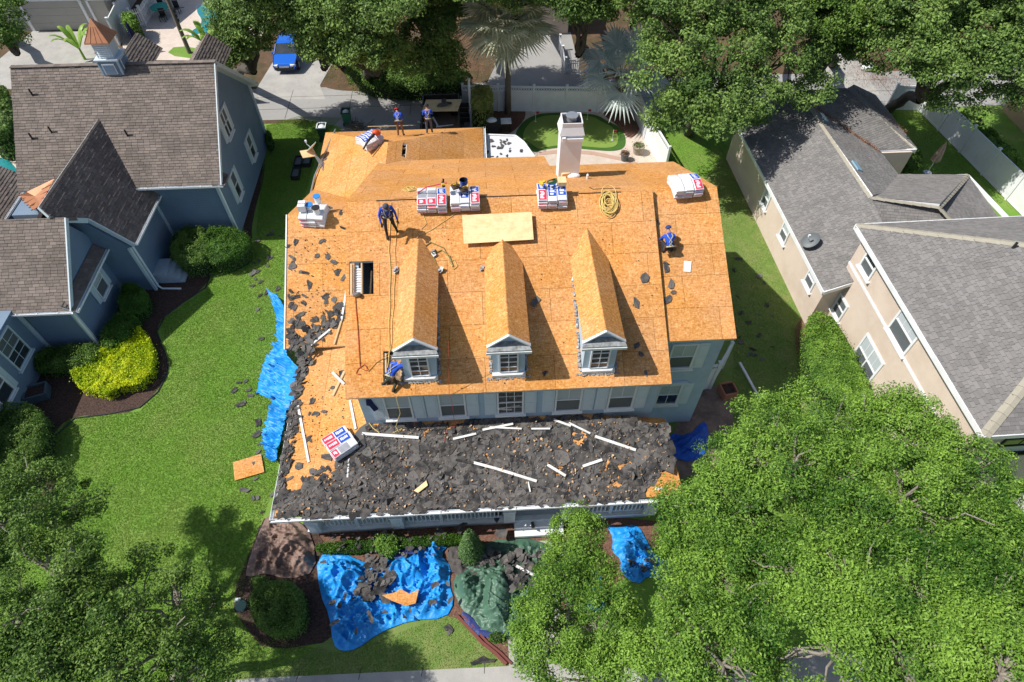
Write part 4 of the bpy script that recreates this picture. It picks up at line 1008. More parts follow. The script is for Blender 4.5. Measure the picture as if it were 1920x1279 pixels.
# ---- foreground trees, lower right
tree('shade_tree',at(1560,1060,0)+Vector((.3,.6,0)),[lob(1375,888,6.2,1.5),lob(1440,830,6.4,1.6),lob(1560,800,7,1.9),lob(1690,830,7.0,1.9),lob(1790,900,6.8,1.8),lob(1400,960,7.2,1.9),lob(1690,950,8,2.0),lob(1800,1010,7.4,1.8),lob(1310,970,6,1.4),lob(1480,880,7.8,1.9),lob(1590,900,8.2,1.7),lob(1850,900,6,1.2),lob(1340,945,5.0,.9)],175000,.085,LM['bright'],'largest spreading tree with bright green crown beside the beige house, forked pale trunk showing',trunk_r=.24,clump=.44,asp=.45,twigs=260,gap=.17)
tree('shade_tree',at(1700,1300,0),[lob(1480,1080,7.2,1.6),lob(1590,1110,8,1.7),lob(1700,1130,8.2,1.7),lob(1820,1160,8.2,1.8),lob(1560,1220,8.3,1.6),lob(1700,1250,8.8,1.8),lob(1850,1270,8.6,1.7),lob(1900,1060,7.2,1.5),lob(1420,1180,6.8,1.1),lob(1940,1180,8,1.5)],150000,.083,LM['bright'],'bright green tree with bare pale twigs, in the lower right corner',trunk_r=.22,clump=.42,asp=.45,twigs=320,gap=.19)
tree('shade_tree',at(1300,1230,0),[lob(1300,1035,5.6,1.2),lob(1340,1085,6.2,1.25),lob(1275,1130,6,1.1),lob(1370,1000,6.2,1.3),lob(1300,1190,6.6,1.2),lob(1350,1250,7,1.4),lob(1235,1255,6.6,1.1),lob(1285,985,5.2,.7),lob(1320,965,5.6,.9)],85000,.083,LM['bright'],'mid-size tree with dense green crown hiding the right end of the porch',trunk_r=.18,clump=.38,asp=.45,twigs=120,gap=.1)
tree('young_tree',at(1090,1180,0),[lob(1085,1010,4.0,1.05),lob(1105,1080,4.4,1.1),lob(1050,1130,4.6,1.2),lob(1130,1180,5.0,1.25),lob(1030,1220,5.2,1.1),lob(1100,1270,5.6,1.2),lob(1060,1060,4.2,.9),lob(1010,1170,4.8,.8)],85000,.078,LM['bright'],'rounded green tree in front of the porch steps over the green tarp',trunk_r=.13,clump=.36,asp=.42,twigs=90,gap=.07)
# ---- foreground trees, lower left
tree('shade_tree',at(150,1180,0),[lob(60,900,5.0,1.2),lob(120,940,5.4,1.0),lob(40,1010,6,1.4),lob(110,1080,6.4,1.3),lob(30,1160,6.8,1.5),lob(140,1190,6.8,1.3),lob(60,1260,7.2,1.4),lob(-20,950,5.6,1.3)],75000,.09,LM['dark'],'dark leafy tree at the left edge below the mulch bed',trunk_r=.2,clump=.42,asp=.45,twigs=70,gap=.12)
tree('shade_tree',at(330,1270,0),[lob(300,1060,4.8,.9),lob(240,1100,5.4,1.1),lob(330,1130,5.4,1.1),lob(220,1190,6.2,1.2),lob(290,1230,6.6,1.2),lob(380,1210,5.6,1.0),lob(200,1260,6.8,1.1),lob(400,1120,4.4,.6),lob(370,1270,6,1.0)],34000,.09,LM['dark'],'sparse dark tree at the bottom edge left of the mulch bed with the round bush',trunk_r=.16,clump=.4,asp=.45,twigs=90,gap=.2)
# ---- trees along the top
TG='oaks along the alley'
top=[
 ((438,150),[(465,105,4.8,1.2),(430,85,5.5,1.6),(455,55,6.4,1.8),(440,15,7.4,2.2),(480,20,7.6,2.0)],'dusty green oak left of the blue car by the pool yard'),
 ((640,120),[(530,5,7.5,2.1),(585,60,6.5,1.6),(600,20,8,2.4),(505,-20,9,2.5),(610,105,5.6,1.5),(620,60,7,1.9),(655,110,5.6,1.5)],'dusty green oak overhanging the roof of the blue car'),
 ((690,150),[(680,60,7.5,2.3),(640,20,8.4,2.4),(730,40,8,2.2),(700,105,6.5,1.6),(610,90,6.2,1.3),(760,-10,8,2.3),(735,112,5.8,1.5),(670,90,6.6,1.6)],'oak with a bare brown trunk on the leaf litter island'),
 ((840,150),[(805,60,5.8,1.9),(830,20,5.8,2.0),(785,110,5.0,1.5),(840,122,4.0,1.2),(800,0,6.4,2.2),(825,95,4.8,1.4)],'bright green oak left of the tall palm'),
 ((1100,105),[(1075,20,7.5,1.8),(1110,40,6.8,1.5),(1060,-10,8.2,2.0),(1120,0,8,2.0)],'small oak behind the silver palm'),
 ((1290,250),[(1290,90,8,2.6),(1240,60,7.6,2.3),(1380,80,8,2.5),(1250,160,6.8,2.2),(1340,170,7,2.3),(1420,160,6.8,1.9),(1290,225,5.6,1.6),(1350,235,5.6,1.3),(1480,110,7,2.2),(1230,10,9,2.6),(1340,10,9.2,2.7),(1440,20,9,2.6),(1250,200,5.6,1.3),(1520,170,5.6,1.5),(1410,215,5,1.0)],'very large oak covering the corner between the bare roof and the beige house'),
 ((1560,120),[(1560,40,8,2.3),(1530,0,9,2.6),(1600,20,8.6,2.2),(1560,90,6.4,1.5),(1640,-20,9,2.6)],'oak behind the large one beside the pale path'),
 ((1665,205),[(1740,90,8,2.5),(1680,60,8,2.2),(1810,80,8,2.5),(1760,150,6.8,1.9),(1850,140,7,2.2),(1640,90,6.8,1.6),(1800,190,5.8,1.5),(1870,60,8.4,2.6),(1720,10,9.4,2.6),(1820,-10,9.6,2.8),(1900,120,7,2.2),(1860,190,5.8,1.4)],'broad oak with a leaning dark trunk inside the far right yard'),
 ((1930,60),[(1930,20,8,2.6),(1900,-30,9,2.6),(1950,100,6.5,2)],'dark oak in the upper right corner'),
 ((720,-30),[(700,-20,8,2.6),(760,-50,9,3),(640,-50,9,3)],'oak at the top edge above the leaf litter island'),
 ((1000,-10),[(960,-20,8,2.6),(1010,-40,8.6,2.8),(900,-40,9,3)],'oak at the top edge behind the tall palm'),
 ((1180,-30),[(1160,-30,8,2.8),(1250,-60,9.4,3)],'oak at the top edge behind the small oak'),
 ((1420,-60),[(1400,-50,9.6,3),(1500,-60,10,3.2)],'oak at the top edge behind the very large oak'),
 ((620,-60),[(560,-30,9,2.8),(640,-40,9,3),(600,30,7.6,2.2)],'leafy oak at the top edge left of the island'),
 ((860,-60),[(860,-60,8,2.8),(800,-70,8.5,3)],'oak at the top edge beyond the tall palm, left side'),
 ((1080,-80),[(1090,-70,8.5,2.8),(1050,-60,8,2.4)],'oak at the top edge beyond the picket fence'),
 ((20,70),[(10,30,5,1.7),(-20,60,5,1.8),(20,80,3.4,1.1)],'dark tree left of the grey garage'),
]
for i,(b,l,lab) in enumerate(top):
    ls=[lob(x,y,z,r,.75) for x,y,z,r in l]; A=sum(q[3]**2 for q in ls)
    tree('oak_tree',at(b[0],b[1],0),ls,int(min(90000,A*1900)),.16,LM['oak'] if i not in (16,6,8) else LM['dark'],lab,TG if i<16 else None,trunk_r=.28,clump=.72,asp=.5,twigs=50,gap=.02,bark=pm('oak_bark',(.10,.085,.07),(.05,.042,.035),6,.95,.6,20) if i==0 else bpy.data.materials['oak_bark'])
# ---- hedges and shrubs
def shrub(name,px,h,mat,label,leaf=.07,n=9000,cat='bush',round_=.35,rz=1.,group=None,smooth=1):
    P=[at(x,y,h*.75) for x,y in px]
    if smooth: P=smooth_loop(P,smooth)
    x0=min(p.x for p in P);x1=max(p.x for p in P);y0=min(p.y for p in P);y1=max(p.y for p in P); c=sum(P,Vector())/len(P)
    root=thing(name,(c.x,c.y,0),label,cat,group)
    X=[];tries=0
    out=[]
    m=n*6; xs=RS.uniform(x0,x1,m);ys=RS.uniform(y0,y1,m); k=inpoly(xs,ys,P); xs=xs[k];ys=ys[k]
    # distance to the outline gives a rounded shoulder
    d=np.full(len(xs),9.)
    for a,b in zip(P,P[1:]+P[:1]):
        ax,ay,bx,by=a.x,a.y,b.x,b.y; L=(bx-ax)**2+(by-ay)**2+1e-9; t=np.clip(((xs-ax)*(bx-ax)+(ys-ay)*(by-ay))/L,0,1); d=np.minimum(d,np.hypot(xs-ax-t*(bx-ax),ys-ay-t*(by-ay)))
    r=min(round_,h); s=np.clip(d/r,0,1); top=h-r*(1-np.sqrt(1-(1-s)**2))
    nz=np.array([noise.noise(Vector((a*2.2,b*2.2,h))) for a,b in zip(xs,ys)])
    nz2=np.array([noise.noise(Vector((a*6,b*6,h+5))) for a,b in zip(xs,ys)]); top=top+nz*.22*min(1,h)+nz2*.10*min(1,h)
    z=np.where(RS.rand(len(xs))<.65,top-RS.rand(len(xs))*.1,top*RS.rand(len(xs)))
    sel=(z>top-.12)|(d<.22); xs,ys,z,nz=xs[sel][:n*2],ys[sel][:n*2],z[sel][:n*2],nz[sel][:n*2]
    sp=RS.rand(len(xs))<.07; z=np.where(sp,z+RS.rand(len(xs))*.22,z); xs=np.where(sp,xs+RS.normal(0,.07,len(xs)),xs); ys=np.where(sp,ys+RS.normal(0,.07,len(xs)),ys)
    pos=np.c_[xs,ys,z]; cc=np.array([c.x,c.y,h*.3]); nr=(pos-cc); nr/=np.linalg.norm(nr,axis=1)[:,None]; nr[:,2]+=.6
    V,Fc=leaves(pos,nr,leaf,.55); v=np.clip(.5+nz*.5+RS.normal(0,.22,len(xs)),0,1)
    np_mesh('foliage',V,Fc,4,v,mat,root,kind='stuff')
    # inner twig mass that closes the shrub
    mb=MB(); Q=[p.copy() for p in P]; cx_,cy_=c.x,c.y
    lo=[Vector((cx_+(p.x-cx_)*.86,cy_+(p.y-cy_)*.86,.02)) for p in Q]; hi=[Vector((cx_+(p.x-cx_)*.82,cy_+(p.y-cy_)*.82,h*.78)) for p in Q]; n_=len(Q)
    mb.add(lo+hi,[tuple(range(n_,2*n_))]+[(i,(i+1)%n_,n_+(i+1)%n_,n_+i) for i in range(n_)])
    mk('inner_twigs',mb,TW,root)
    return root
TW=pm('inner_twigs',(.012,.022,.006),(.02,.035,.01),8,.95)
shrub('shrub',[(322,440),(350,428),(395,432),(398,490),(350,502),(318,485)],1.3,LM['dark'],'dark rounded shrub against the blue house wall, left of its brighter twin')
shrub('shrub',[(385,432),(430,425),(470,440),(470,468),(430,490),(395,497),(380,470)],1.3,LM['shrub'],'brighter green shrub at the corner of the blue house')
shrub('shrub',[(225,540),(250,532),(278,545),(275,575),(250,592),(222,588)],1.0,LM['shrub'],'clipped round shrub beside the front wall window of the blue house')
shrub('hedge',[(222,588),(260,590),(258,625),(215,655),(180,650),(200,610)],.9,LM['shrub'],'green hedge section between the round shrub and the lime hedge','' and .07 or .07,cat='hedge')
shrub('hedge',[(55,660),(110,648),(180,640),(200,660),(180,690),(110,695),(60,698)],.8,LM['dark'],'low dark hedge along the blue house front wall',cat='hedge')
LMH=shrub('hedge',[(132,700),(165,672),(200,655),(235,620),(262,612),(284,640),(292,668),(286,700),(262,722),(225,728),(200,742),(150,730)],.7,LM['lime'],'yellow-lime hedge glowing in the sun at the curve of the mulch bed',n=15000,leaf=.085,cat='hedge',round_=.12,smooth=0)
shrub('shrub',[(0,760),(70,755),(95,800),(80,860),(0,900),(-60,860),(-60,780)],1.3,LM['dark'],'dark shrub mass at the left edge below the planter box',n=12000)
shrub('round_bush',[(478,1100),(520,1086),(560,1095),(575,1140),(560,1185),(510,1195),(475,1170),(468,1130)],1.2,LM['dark'],'large round clipped bush in the front mulch bed',n=14000,leaf=.06)
shrub('round_bush',[(468,1082),(485,1076),(502,1084),(500,1104),(478,1108)],.7,LM['dark'],'small round bush beside the large one, at the brown tarp corner',n=3000,leaf=.06)
shrub('low_hedge',[(590,1018),(700,1012),(800,1004),(880,1000),(880,1018),(800,1024),(700,1034),(592,1038)],.5,LM['shrub'],'low hedge along the foot of the porch left of the steps',n=9000,leaf=.06,round_=.15,cat='hedge')
shrub('bush',[(702,1010),(720,1002),(745,1006),(748,1030),(730,1042),(706,1036)],.85,LM['lime'] if False else LM['bright'],'light green bush standing in the low porch hedge',n=4500,leaf=.08)
shrub('hedge',[(1508,600),(1530,588),(1560,600),(1585,640),(1610,690),(1640,760),(1600,770),(1540,740),(1512,690)],1.6,LM['bright'],'tall clipped hedge along the beige house wall',n=20000,leaf=.08,cat='hedge')
shrub('variegated_shrub',[(880,180),(895,170),(918,172),(926,188),(920,208),(900,218),(884,205)],2.2,LM['sun'],'yellow-green variegated shrub by the white pole behind the garage',n=5000,leaf=.13)
shrub('shrub',[(228,32),(255,30),(262,48),(250,58),(232,52)],1.6,LM['bright'],'rounded green shrub beside the gate of the pool yard',n=3500,leaf=.14)
shrub('hedge',[(1800,205),(1860,250),(1925,310),(1925,345),(1850,280),(1790,225)],1.2,LM['bright'],'hedge strip behind the long white fence',n=9000,leaf=.12,cat='hedge')
shrub('shrub',[(1680,290),(1705,283),(1730,292),(1728,320),(1700,326),(1680,315)],1.2,LM['dark'],'dark shrub in the beige house yard beside the folded parasol',n=3500,leaf=.1)
shrub('shrub',[(495,248),(508,245),(510,262),(500,270)],1.0,LM['shrub'],'small shrub at the rear corner of the blue house',n=1200,leaf=.08)
shrub('shrub',[(640,125),(700,110),(760,125),(850,130),(890,140),(880,166),(760,172),(660,160)],1.2,LM['dark'],'undergrowth under the oaks on the leaf litter island',n=9000,leaf=.13)
shrub('shrub',[(-30,190),(10,165),(28,190),(28,250),(0,270),(-40,260)],2.2,LM['oak'],'feathery shrub left of the blue house',n=6000,leaf=.16)
shrub('shrub',[(915,1188),(930,1182),(948,1188),(944,1200),(922,1204)],.45,LM['shrub'],'small bush at the lower edge of the green tarp',n=1500,leaf=.06)
# cone topiary
def cone_topiary():
    b=at(885,1040,0); root=thing('cone_topiary',tuple(b),'narrow cone-shaped evergreen beside the porch steps','tree')
    n=9000; t=RS.rand(n)**.6; h=2.3; a=RS.uniform(0,2*PI,n); z=.1+(1-t)*h; r=(.08+.40*t**.8)*(1+.08*RS.normal(0,1,n)); r*=np.where(t>.9,1-(t-.9)*2.5,1)
    pos=np.c_[b.x+np.cos(a)*r,b.y+np.sin(a)*r,z]; nr=np.c_[np.cos(a),np.sin(a),np.full(n,.9)]; V,Fc=leaves(pos,nr,.07,.5); np_mesh('foliage',V,Fc,4,np.clip(.5+RS.normal(0,.25,n),0,1),LM['conif'],root,kind='stuff')
    g=MB(); g.cyl(b,.07,.5,8); g.tube([b+Vector((0,0,.15)),b+Vector((0,0,.8)),b+Vector((0,0,2.2))],[.34,.26,.02],10); mk('trunk',g,TW,root)
cone_topiary()
# fan palms
def fan_palm(b,h,n,fl,label,mat,r=.17,seed=3,skirt=12):
    random.seed(seed); b=Vector(b); root=thing('fan_palm',tuple(b),label,'palm tree')
    t=MB(); t.tube([b,b+Vector((.02,0,h*.3)),b+Vector((.03,.02,h*.7)),b+Vector((0,0,h))],[r*1.25,r,r*.95,r*1.2],12); mk('trunk',t,PALMT,root,smooth=True)
    top=b+Vector((0,0,h))
    for i in range(n+skirt):
        dead=i>=n
        az=i*2.39996+random.uniform(-.2,.2); el=(1.25-1.75*(i/n)) if not dead else random.uniform(-1.35,-1.0)
        L=fl*random.uniform(.85,1.1)*(1 if not dead else .6)
        d=Vector((math.cos(az)*math.cos(el),math.sin(az)*math.cos(el),math.sin(el)))
        st=MB(); hub=top+d*L*.55+Vector((0,0,.1)); st.tube([top,top+d*L*.3+Vector((0,0,.08)),hub],[.035,.028,.02],5)
        fr=mk('frond',MB().add([hub,hub+Vector((.01,0,0)),hub+Vector((0,.01,0))],[(0,1,2)]),mat if not dead else DEAD,root) if False else None
        side=d.cross(Vector((0,0,1))); side=side.normalized() if side.length>.05 else Vector((1,0,0)); up=side.cross(d).normalized()
        m=MB(); m.v+=st.v; m.f+=st.f; m.m+=st.m; m.c+=st.c
        k=26; R=L*.62
        for j in range(k):
            a=-2.3+4.6*j/(k-1); a2=a+4.6/k
            def P(aa,rr,fold): 
                v=d*math.cos(aa)*rr+side*math.sin(aa)*rr+up*fold; v.z-=.28*rr*rr/R*(.6+.6*random.random() if rr>R*.8 else .5); return hub+v
            rr=R*(.8+.2*math.cos(a))
            am=(a+a2)/2
            m.add([hub,P(a,rr*.55,-.02),P(am,rr*.58,.035),P(a2,rr*.55,-.02),P(am,rr*random.uniform(.95,1.08),0)],[(0,1,2),(0,2,3),(1,4,2),(2,4,3)],0,random.random())
        mk('frond',m,mat if not dead else DEAD,root)
    return root
DEAD=pm('dead_frond',(.34,.26,.16),(.22,.15,.09),3,.8,src='attr',transl=.15)
SIL=pm('silver_frond',(.46,.55,.52),(.74,.80,.76),1.5,.5,src='attr',transl=.2)
GOLD=pm('olive_silver_frond',(.42,.46,.30),(.76,.76,.54),1.,.5,src='attr',transl=.25)
fan_palm(at(952,212,0),5.9,38,2.7,'tall fan palm with a grey trunk rising over the white fence',GOLD,.19,5)
fan_palm(at(1155,214,0),2.8,17,3.0,'silver-blue fan palm at the corner of the putting green',SIL,.2,9,3)
# bananas and small broadleaf plants
def banana(px,py,n,L,label,seed):
    random.seed(seed); b=at(px,py,0); root=thing('banana_plant',tuple(b),label,'plant'); BL=bpy.data.materials.get('banana_leaf') or pm('banana_leaf',(.16,.33,.03),(.33,.50,.09),2,.45,src='attr',transl=.4)
    g=MB(); g.tube([b,b+Vector((0,0,.9))],[.1,.07],8); mk('stem',g,BL,root)
    for i in range(n):
        az=i*2.4+random.uniform(-.3,.3); m=MB(); k=6; W=.26*L/1.6
        for j in range(k):
            pass
        V=[];
        for j in range(k+1):
            t=j/k; r=t*L*.8; z=.8+L*.75*math.sin(t*PI*.62)*(1-.15*i/n); w=W*math.sin(min(1,t*1.02)*PI)**.6*.5+.02
            c=b+Vector((math.cos(az)*r,math.sin(az)*r,z)); s=Vector((-math.sin(az),math.cos(az),0))
            V+= [c-s*w-Vector((0,0,.05)),c,c+s*w-Vector((0,0,.05))]
        F_=[]
        for j in range(k): F_+= [(j*3,j*3+1,j*3+4,j*3+3),(j*3+1,j*3+2,j*3+5,j*3+4)]
        m.add(V,F_); mk('leaf',m,BL,root,smooth=True)
banana(160,112,9,1.9,'banana plant in the corner by the copper-topped cupola',2)
banana(400,108,13,2.0,'banana clump behind the white fence near the pool',4)
banana(60,1300,3,.8,'small broadleaf plant at the bottom edge',6)
# fallen leaves on the alley-side roof valleys
def litter(name,px,n,mat,h,label=None,sz=.06,w=.25):
    pts=[hit(x,y,h) if isinstance(h,tuple) else at(x,y,h) for x,y in px]; P=[]
    for _ in range(n):
        i=random.randrange(len(pts)-1); c=pts[i].lerp(pts[i+1],random.random()); P.append((c.x+random.gauss(0,w),c.y+random.gauss(0,w),c.z+.05+random.uniform(0,.03)))
    P=np.array(P); V,Fc=leaves(P,np.tile([0,0,1.],(n,1)),sz,.6,.3); return np_mesh(name,V,Fc,4,RS.rand(n),mat,kind='stuff')
LIT=pm('dry_leaves',(.12,.05,.025),(.33,.17,.09),3,.9,src='attr')
rp=faces[2]; litter('fallen_leaves',[(1512,190),(1560,225),(1610,260),(1645,283)],1500,LIT,(rp[0],Frame(rp).n),w=.1)
litter('fallen_leaves',[(1600,165),(1650,210),(1700,255)],700,LIT,(faces[6][0],Frame(faces[6]).n),w=.25)
litter('fallen_leaves',[(640,150),(700,100),(760,150),(850,60),(880,150)],6000,LIT,.02,w=1.2)
litter('fallen_leaves',[(1600,120),(1640,150),(1700,150)],2500,LIT,.02,w=.9)
random.seed(21)
# ============================================================ loose things
from mathutils import Quaternion
PBF=(Vector(BF[0]),Frame(BF).n); PPW=(Vector(PW[0]),Frame(PW).n); PPT=(Vector(PT[0]),Frame(PT).n); PPE=(Vector(PE[0]),Frame(PE).n)
PMF=(Vector(FR[0]),Frame(FR).n); PWF=(Vector(WF[0]),Frame(WF).n); PMB=(Vector(BK1[0]),Frame(BK1).n); PW1=(Vector(W1[0]),Frame(W1).n); PE1=(Vector(E1[0]),Frame(E1).n); PN1=(Vector(N1[0]),Frame(N1).n); PBB=(Vector(BB[0]),Frame(BB).n)
GND=(Vector((0,0,.03)),Vector((0,0,1)))
# white patio cover behind the garage
PCz=2.75; pc=[at(908,254,PCz),at(966,256,PCz),at(982,268,PCz),at(1003,298,PCz-.02),at(1004,330,PCz-.05),at(908,330,PCz-.05)]
PCm=pm('white_patio_cover',(.62,.64,.67),(.54,.56,.6),1.5,.7)
pcn=[Vector((p.x,p.y,PCz)) for p in pc]; g=MB(); g.slab(pcn,.08); pco=mk('patio_cover',g,PCm,HS)
g=MB(); 
for a,b in zip(pcn[:4],pcn[1:4]+[]): g.beam(a+Vector((0,0,.02)),b+Vector((0,0,.02)),.09,.14)
mk('cover_edge',g,M['white'],pco)
PPC=(pcn[0]+Vector((0,0,.01)),Vector((0,0,1)))
def scrap_mesh(i,r=.5):
    random.seed(100+i); k=random.randint(6,10); V=[]
    asp=random.uniform(.45,.95)
    for j in range(k):
        a=2*PI*j/k+random.uniform(-.2,.2); q=random.uniform(.6,1.1)
        if random.random()<.25: q*=.6
        x=math.cos(a)*q*r;y=math.sin(a)*q*r*asp; V.append((x,y,0))
    if i%3==0: V=[(max(-.45*r*2,min(.45*r*2,x*1.3)),max(-.3*r*2,min(.3*r*2,y*1.3)),0) for x,y,_ in V]
    cu=random.uniform(-.05,.22); V=[(x,y,.025+cu*(x*x+y*.6*x)+random.uniform(0,.02)) for x,y,_ in V]
    mb=MB(); mb.slab([Vector(v) for v in V],.012) if False else mb.add([(0,0,.02)]+V+[(x,y,z-.012) for x,y,z in V],[(0,1+j,1+(j+1)%k) for j in range(k)]+[(1+j,1+k+j,1+k+(j+1)%k,1+(j+1)%k) for j in range(k)],0,random.random())
    me=bpy.data.meshes.new('shingle_scrap'); me.from_pydata(mb.v,[],mb.f); a=me.attributes.new('v','FLOAT','FACE'); a.data.foreach_set('value',mb.c); me.materials.append(M['felt']); return me
SM=[scrap_mesh(i) for i in range(20)]; random.seed(5)
NSC=[0]
def scrap(px,py,pl,s,label,group,lift=0.015):
    p=hit(px,py,pl); n=pl[1].normalized(); me=random.choice(SM)
    o=bpy.data.objects.new('shingle_scrap',me); scene.collection.objects.link(o); NSC[0]+=1
    q=n.to_track_quat('Z','Y')@Quaternion((0,0,1),random.uniform(0,2*PI)); o.rotation_mode='QUATERNION'; o.rotation_quaternion=q; o.location=p+n*lift
    s*=random.uniform(.85,1.15); o.scale=(s,s*random.uniform(.6,1),s); return setp(o,label,'roof debris',group)
def inside(px,py,P):
    r=False;n=len(P)
    for i in range(n):
        x1,y1=P[i];x2,y2=P[(i+1)%n]
        if (y1>py)!=(y2>py) and px<(x2-x1)*(py-y1)/(y2-y1)+x1: r=not r
    return r
def scatter(P,pl,n,s0,s1,label,group,lift=.015):
    xs=[p[0] for p in P];ys=[p[1] for p in P];k=0
    while k<n:
        x=random.uniform(min(xs),max(xs));y=random.uniform(min(ys),max(ys))
        if inside(x,y,P):
            sz=random.uniform(s0,s1); fx=(x-min(xs))/(max(xs)-min(xs)); fy=(y-min(ys))/(max(ys)-min(ys))
            w=('upper','middle','lower')[min(2,int(fy*3))]+' '+('far left','left','centre','right','far right')[min(4,int(fx*5))]
            if k%2: w='just '+w if False else w
            q='small ' if sz<s0+(s1-s0)*.4 else 'larger '
            scrap(x,y,pl,sz,q+label.replace('larger ','').replace('large ','')+', '+w+' part',group,lift); k+=1
GG='torn shingle scraps'
DK=.035
scatter([(545,430),(600,430),(648,520),(645,575),(600,600),(545,600)],PBF,24,.22,.5,'torn shingle scrap on the low left roof',GG+' on the low left roof',DK)
scatter([(540,430),(556,430),(556,660),(540,660)],PBF,16,.2,.45,'torn shingle scrap along the left rake edge',GG+' on the rake edge',DK)
scatter([(545,615),(600,585),(645,560),(640,600),(590,640),(548,662)],PBF,16,.3,.6,'torn shingle scrap in the valley pile',GG+' in the valley',DK)
scatter([(556,680),(575,680),(556,800),(545,900),(522,960),(515,955),(545,800)],PPW,22,.25,.6,'torn shingle scrap along the west gutter',GG+' at the west gutter',DK)
scatter([(580,690),(645,690),(640,760),(600,800),(560,880),(570,780)],PPW,9,.2,.5,'loose shingle scrap on the west porch roof',GG+' on the west porch roof',DK)
scatter([(540,930),(600,870),(625,845),(640,850),(610,890),(560,950)],PPT,20,.3,.6,'shingle scrap along the left porch hip',GG+' along the hip',DK)
scatter([(640,860),(700,820),(1230,800),(1240,880),(1180,920),(560,955)],PPT,52,.5,.85,'torn shingle piece on the front porch roof',GG+' on the front porch roof',.06)
scatter([(470,440),(536,430),(536,540),(500,545),(490,640),(470,640)],GND,20,.22,.5,'shingle scrap on the lawn left of the low roof',GG+' on the left lawn')
scatter([(430,680),(490,660),(485,740),(500,880),(515,930),(480,1030),(450,960),(440,820)],GND,24,.25,.55,'shingle scrap on the lawn beside the blue tarps',GG+' beside the blue tarps')
scatter([(1370,440),(1410,470),(1460,590),(1450,680),(1380,660)],GND,20,.25,.5,'shingle scrap in the grass right of the house',GG+' in the right yard')
scatter([(912,260),(960,260),(990,292),(912,295)],PPC,20,.2,.42,'dark shingle scrap on the white patio cover',GG+' on the patio cover')
for x,y,s in ((1207,521,.55),(1193,568,.45),(1003,566,.4),(1193,648,.35),(1202,664,.3),(1021,700,.3),(1210,700,.32),(1163,603,.2)): scrap(x,y,PMF,s,'lone torn shingle scrap on the main front roof slope',GG+' on the main slope',DK)
for x,y,s in ((1258,532,.42),(1252,562,.45),(1250,505,.4),(1249,495,.3),(1234,418,.25),(1262,548,.3)): scrap(x,y,PWF,s,'torn shingle scrap in the shadow strip of the lower right roof',GG+' in the shadow strip',DK)
for x,y,s in ((604,312,.4),(610,300,.35),(708,318,.35),(620,390,.35),(600,372,.4),(640,398,.3),(645,428,.4)): scrap(x,y,PW1 if y<380 else PBF,s,'torn shingle scrap near the left bundle stack',GG+' near the left stack',DK)
scatter([(830,1168),(850,1160),(870,1200),(850,1215)],GND,3,.25,.4,'shingle scrap on the dry front lawn',GG+' on the front lawn')
o=scrap(905,1240,GND,1.0,'widest shingle scrap on the dry front lawn beside the red edging',None); o.scale=(1.1,.55,1)
for x,y,s in ((720,1003,.5),(865,990,.6),(932,968,.6),(940,998,.75),(1000,985,.45),(600,985,.4)): 
    scrap(x,y,(Vector((0,0,.51)),Vector((0,0,1))),s,'black shingle scrap on the pale porch floor',GG+' on the porch floor')
# rubble carpet: joined pieces too many to count
def rubble(name,P,pl,n,s0,s1,mat,h=.05,tilt=.35,keep=None):
    xs=[p[0] for p in P];ys=[p[1] for p in P]; nn=pl[1].normalized(); u=nn.orthogonal().normalized(); v=nn.cross(u); mb=MB(); k=0
    while k<n:
        x=random.uniform(min(xs),max(xs));y=random.uniform(min(ys),max(ys))
        if not inside(x,y,P): continue
        k+=1
        if keep and random.random()>keep(x,y): continue
        c=hit(x,y,pl)+nn*random.uniform(.03,.03+h); s=random.uniform(s0,s1)*(.6+.8*random.random()**2)
        a0=random.uniform(0,6.28); m_=random.randint(4,7); ax=Vector((random.gauss(0,tilt),random.gauss(0,tilt),0)); R_m=Quaternion(u,ax.x)@Quaternion(v,ax.y)
        pts=[]
        for j in range(m_):
            a=a0+2*PI*j/m_; q=s*.5*random.uniform(.6,1.15); w=u*math.cos(a)*q+v*math.sin(a)*q*random.uniform(.6,1); w.rotate(R_m); pts.append(c+w+nn*random.uniform(0,.03))
        mb.add([c+nn*.02]+pts,[(0,1+j,1+(j+1)%m_) for j in range(m_)],0,random.random())
        e=len(mb.v); mb.add([p-nn*.03 for p in pts]+pts,[(j,(j+1)%m_,m_+(j+1)%m_,m_+j) for j in range(m_)],0,.2)
    return mk(name,mb,mat,kind='stuff')
PR=[(682,806),(700,800),(1110,783),(1225,793),(1250,800),(1262,868),(1190,936),(515,968),(530,925),(560,925),(640,868),(650,845)]
def kp(x,y):
    q=noise.noise(Vector((x*.018,y*.022,1.7)))+.5*noise.noise(Vector((x*.06,y*.07,4.)))
    k=.93 if q>-.12 else (.25 if q<-.36 else .6)
    if x<700: k*= .75 if y>905 else .45
    return k
rubble('shingle_rubble',PR,PPT,2000,.38,.7,M['felt'],.02,.05,kp)
rubble('shingle_rubble',PR,PPT,3000,.14,.42,M['felt'],.035,.13,kp)
rubble('shingle_rubble',PR,PPT,420,.15,.35,M['felt'],.06,.5,kp)
rubble('shingle_rubble',[(1205,795),(1245,800),(1258,868),(1235,880)],PPE,260,.13,.36,M['felt'],.06,.3)
CHIP=pm('wood_chips',(.6,.42,.26),(.3,.17,.09),3,.9,src='attr')
rubble('wood_splinters',PR,PPT,1100,.03,.11,CHIP,.12,.5,lambda x,y:.9)
rubble('shingle_rubble',[(548,600),(600,610),(650,560),(640,610),(590,650),(575,720),(555,735),(560,672),(540,662)],PBF,150,.15,.4,M['felt'],.05,.25)
rubble('shingle_rubble',[(562,675),(578,680),(565,740),(548,860),(522,955),(514,960),(540,800),(552,740)],PPW,220,.12,.4,M['felt'],.04,.25)
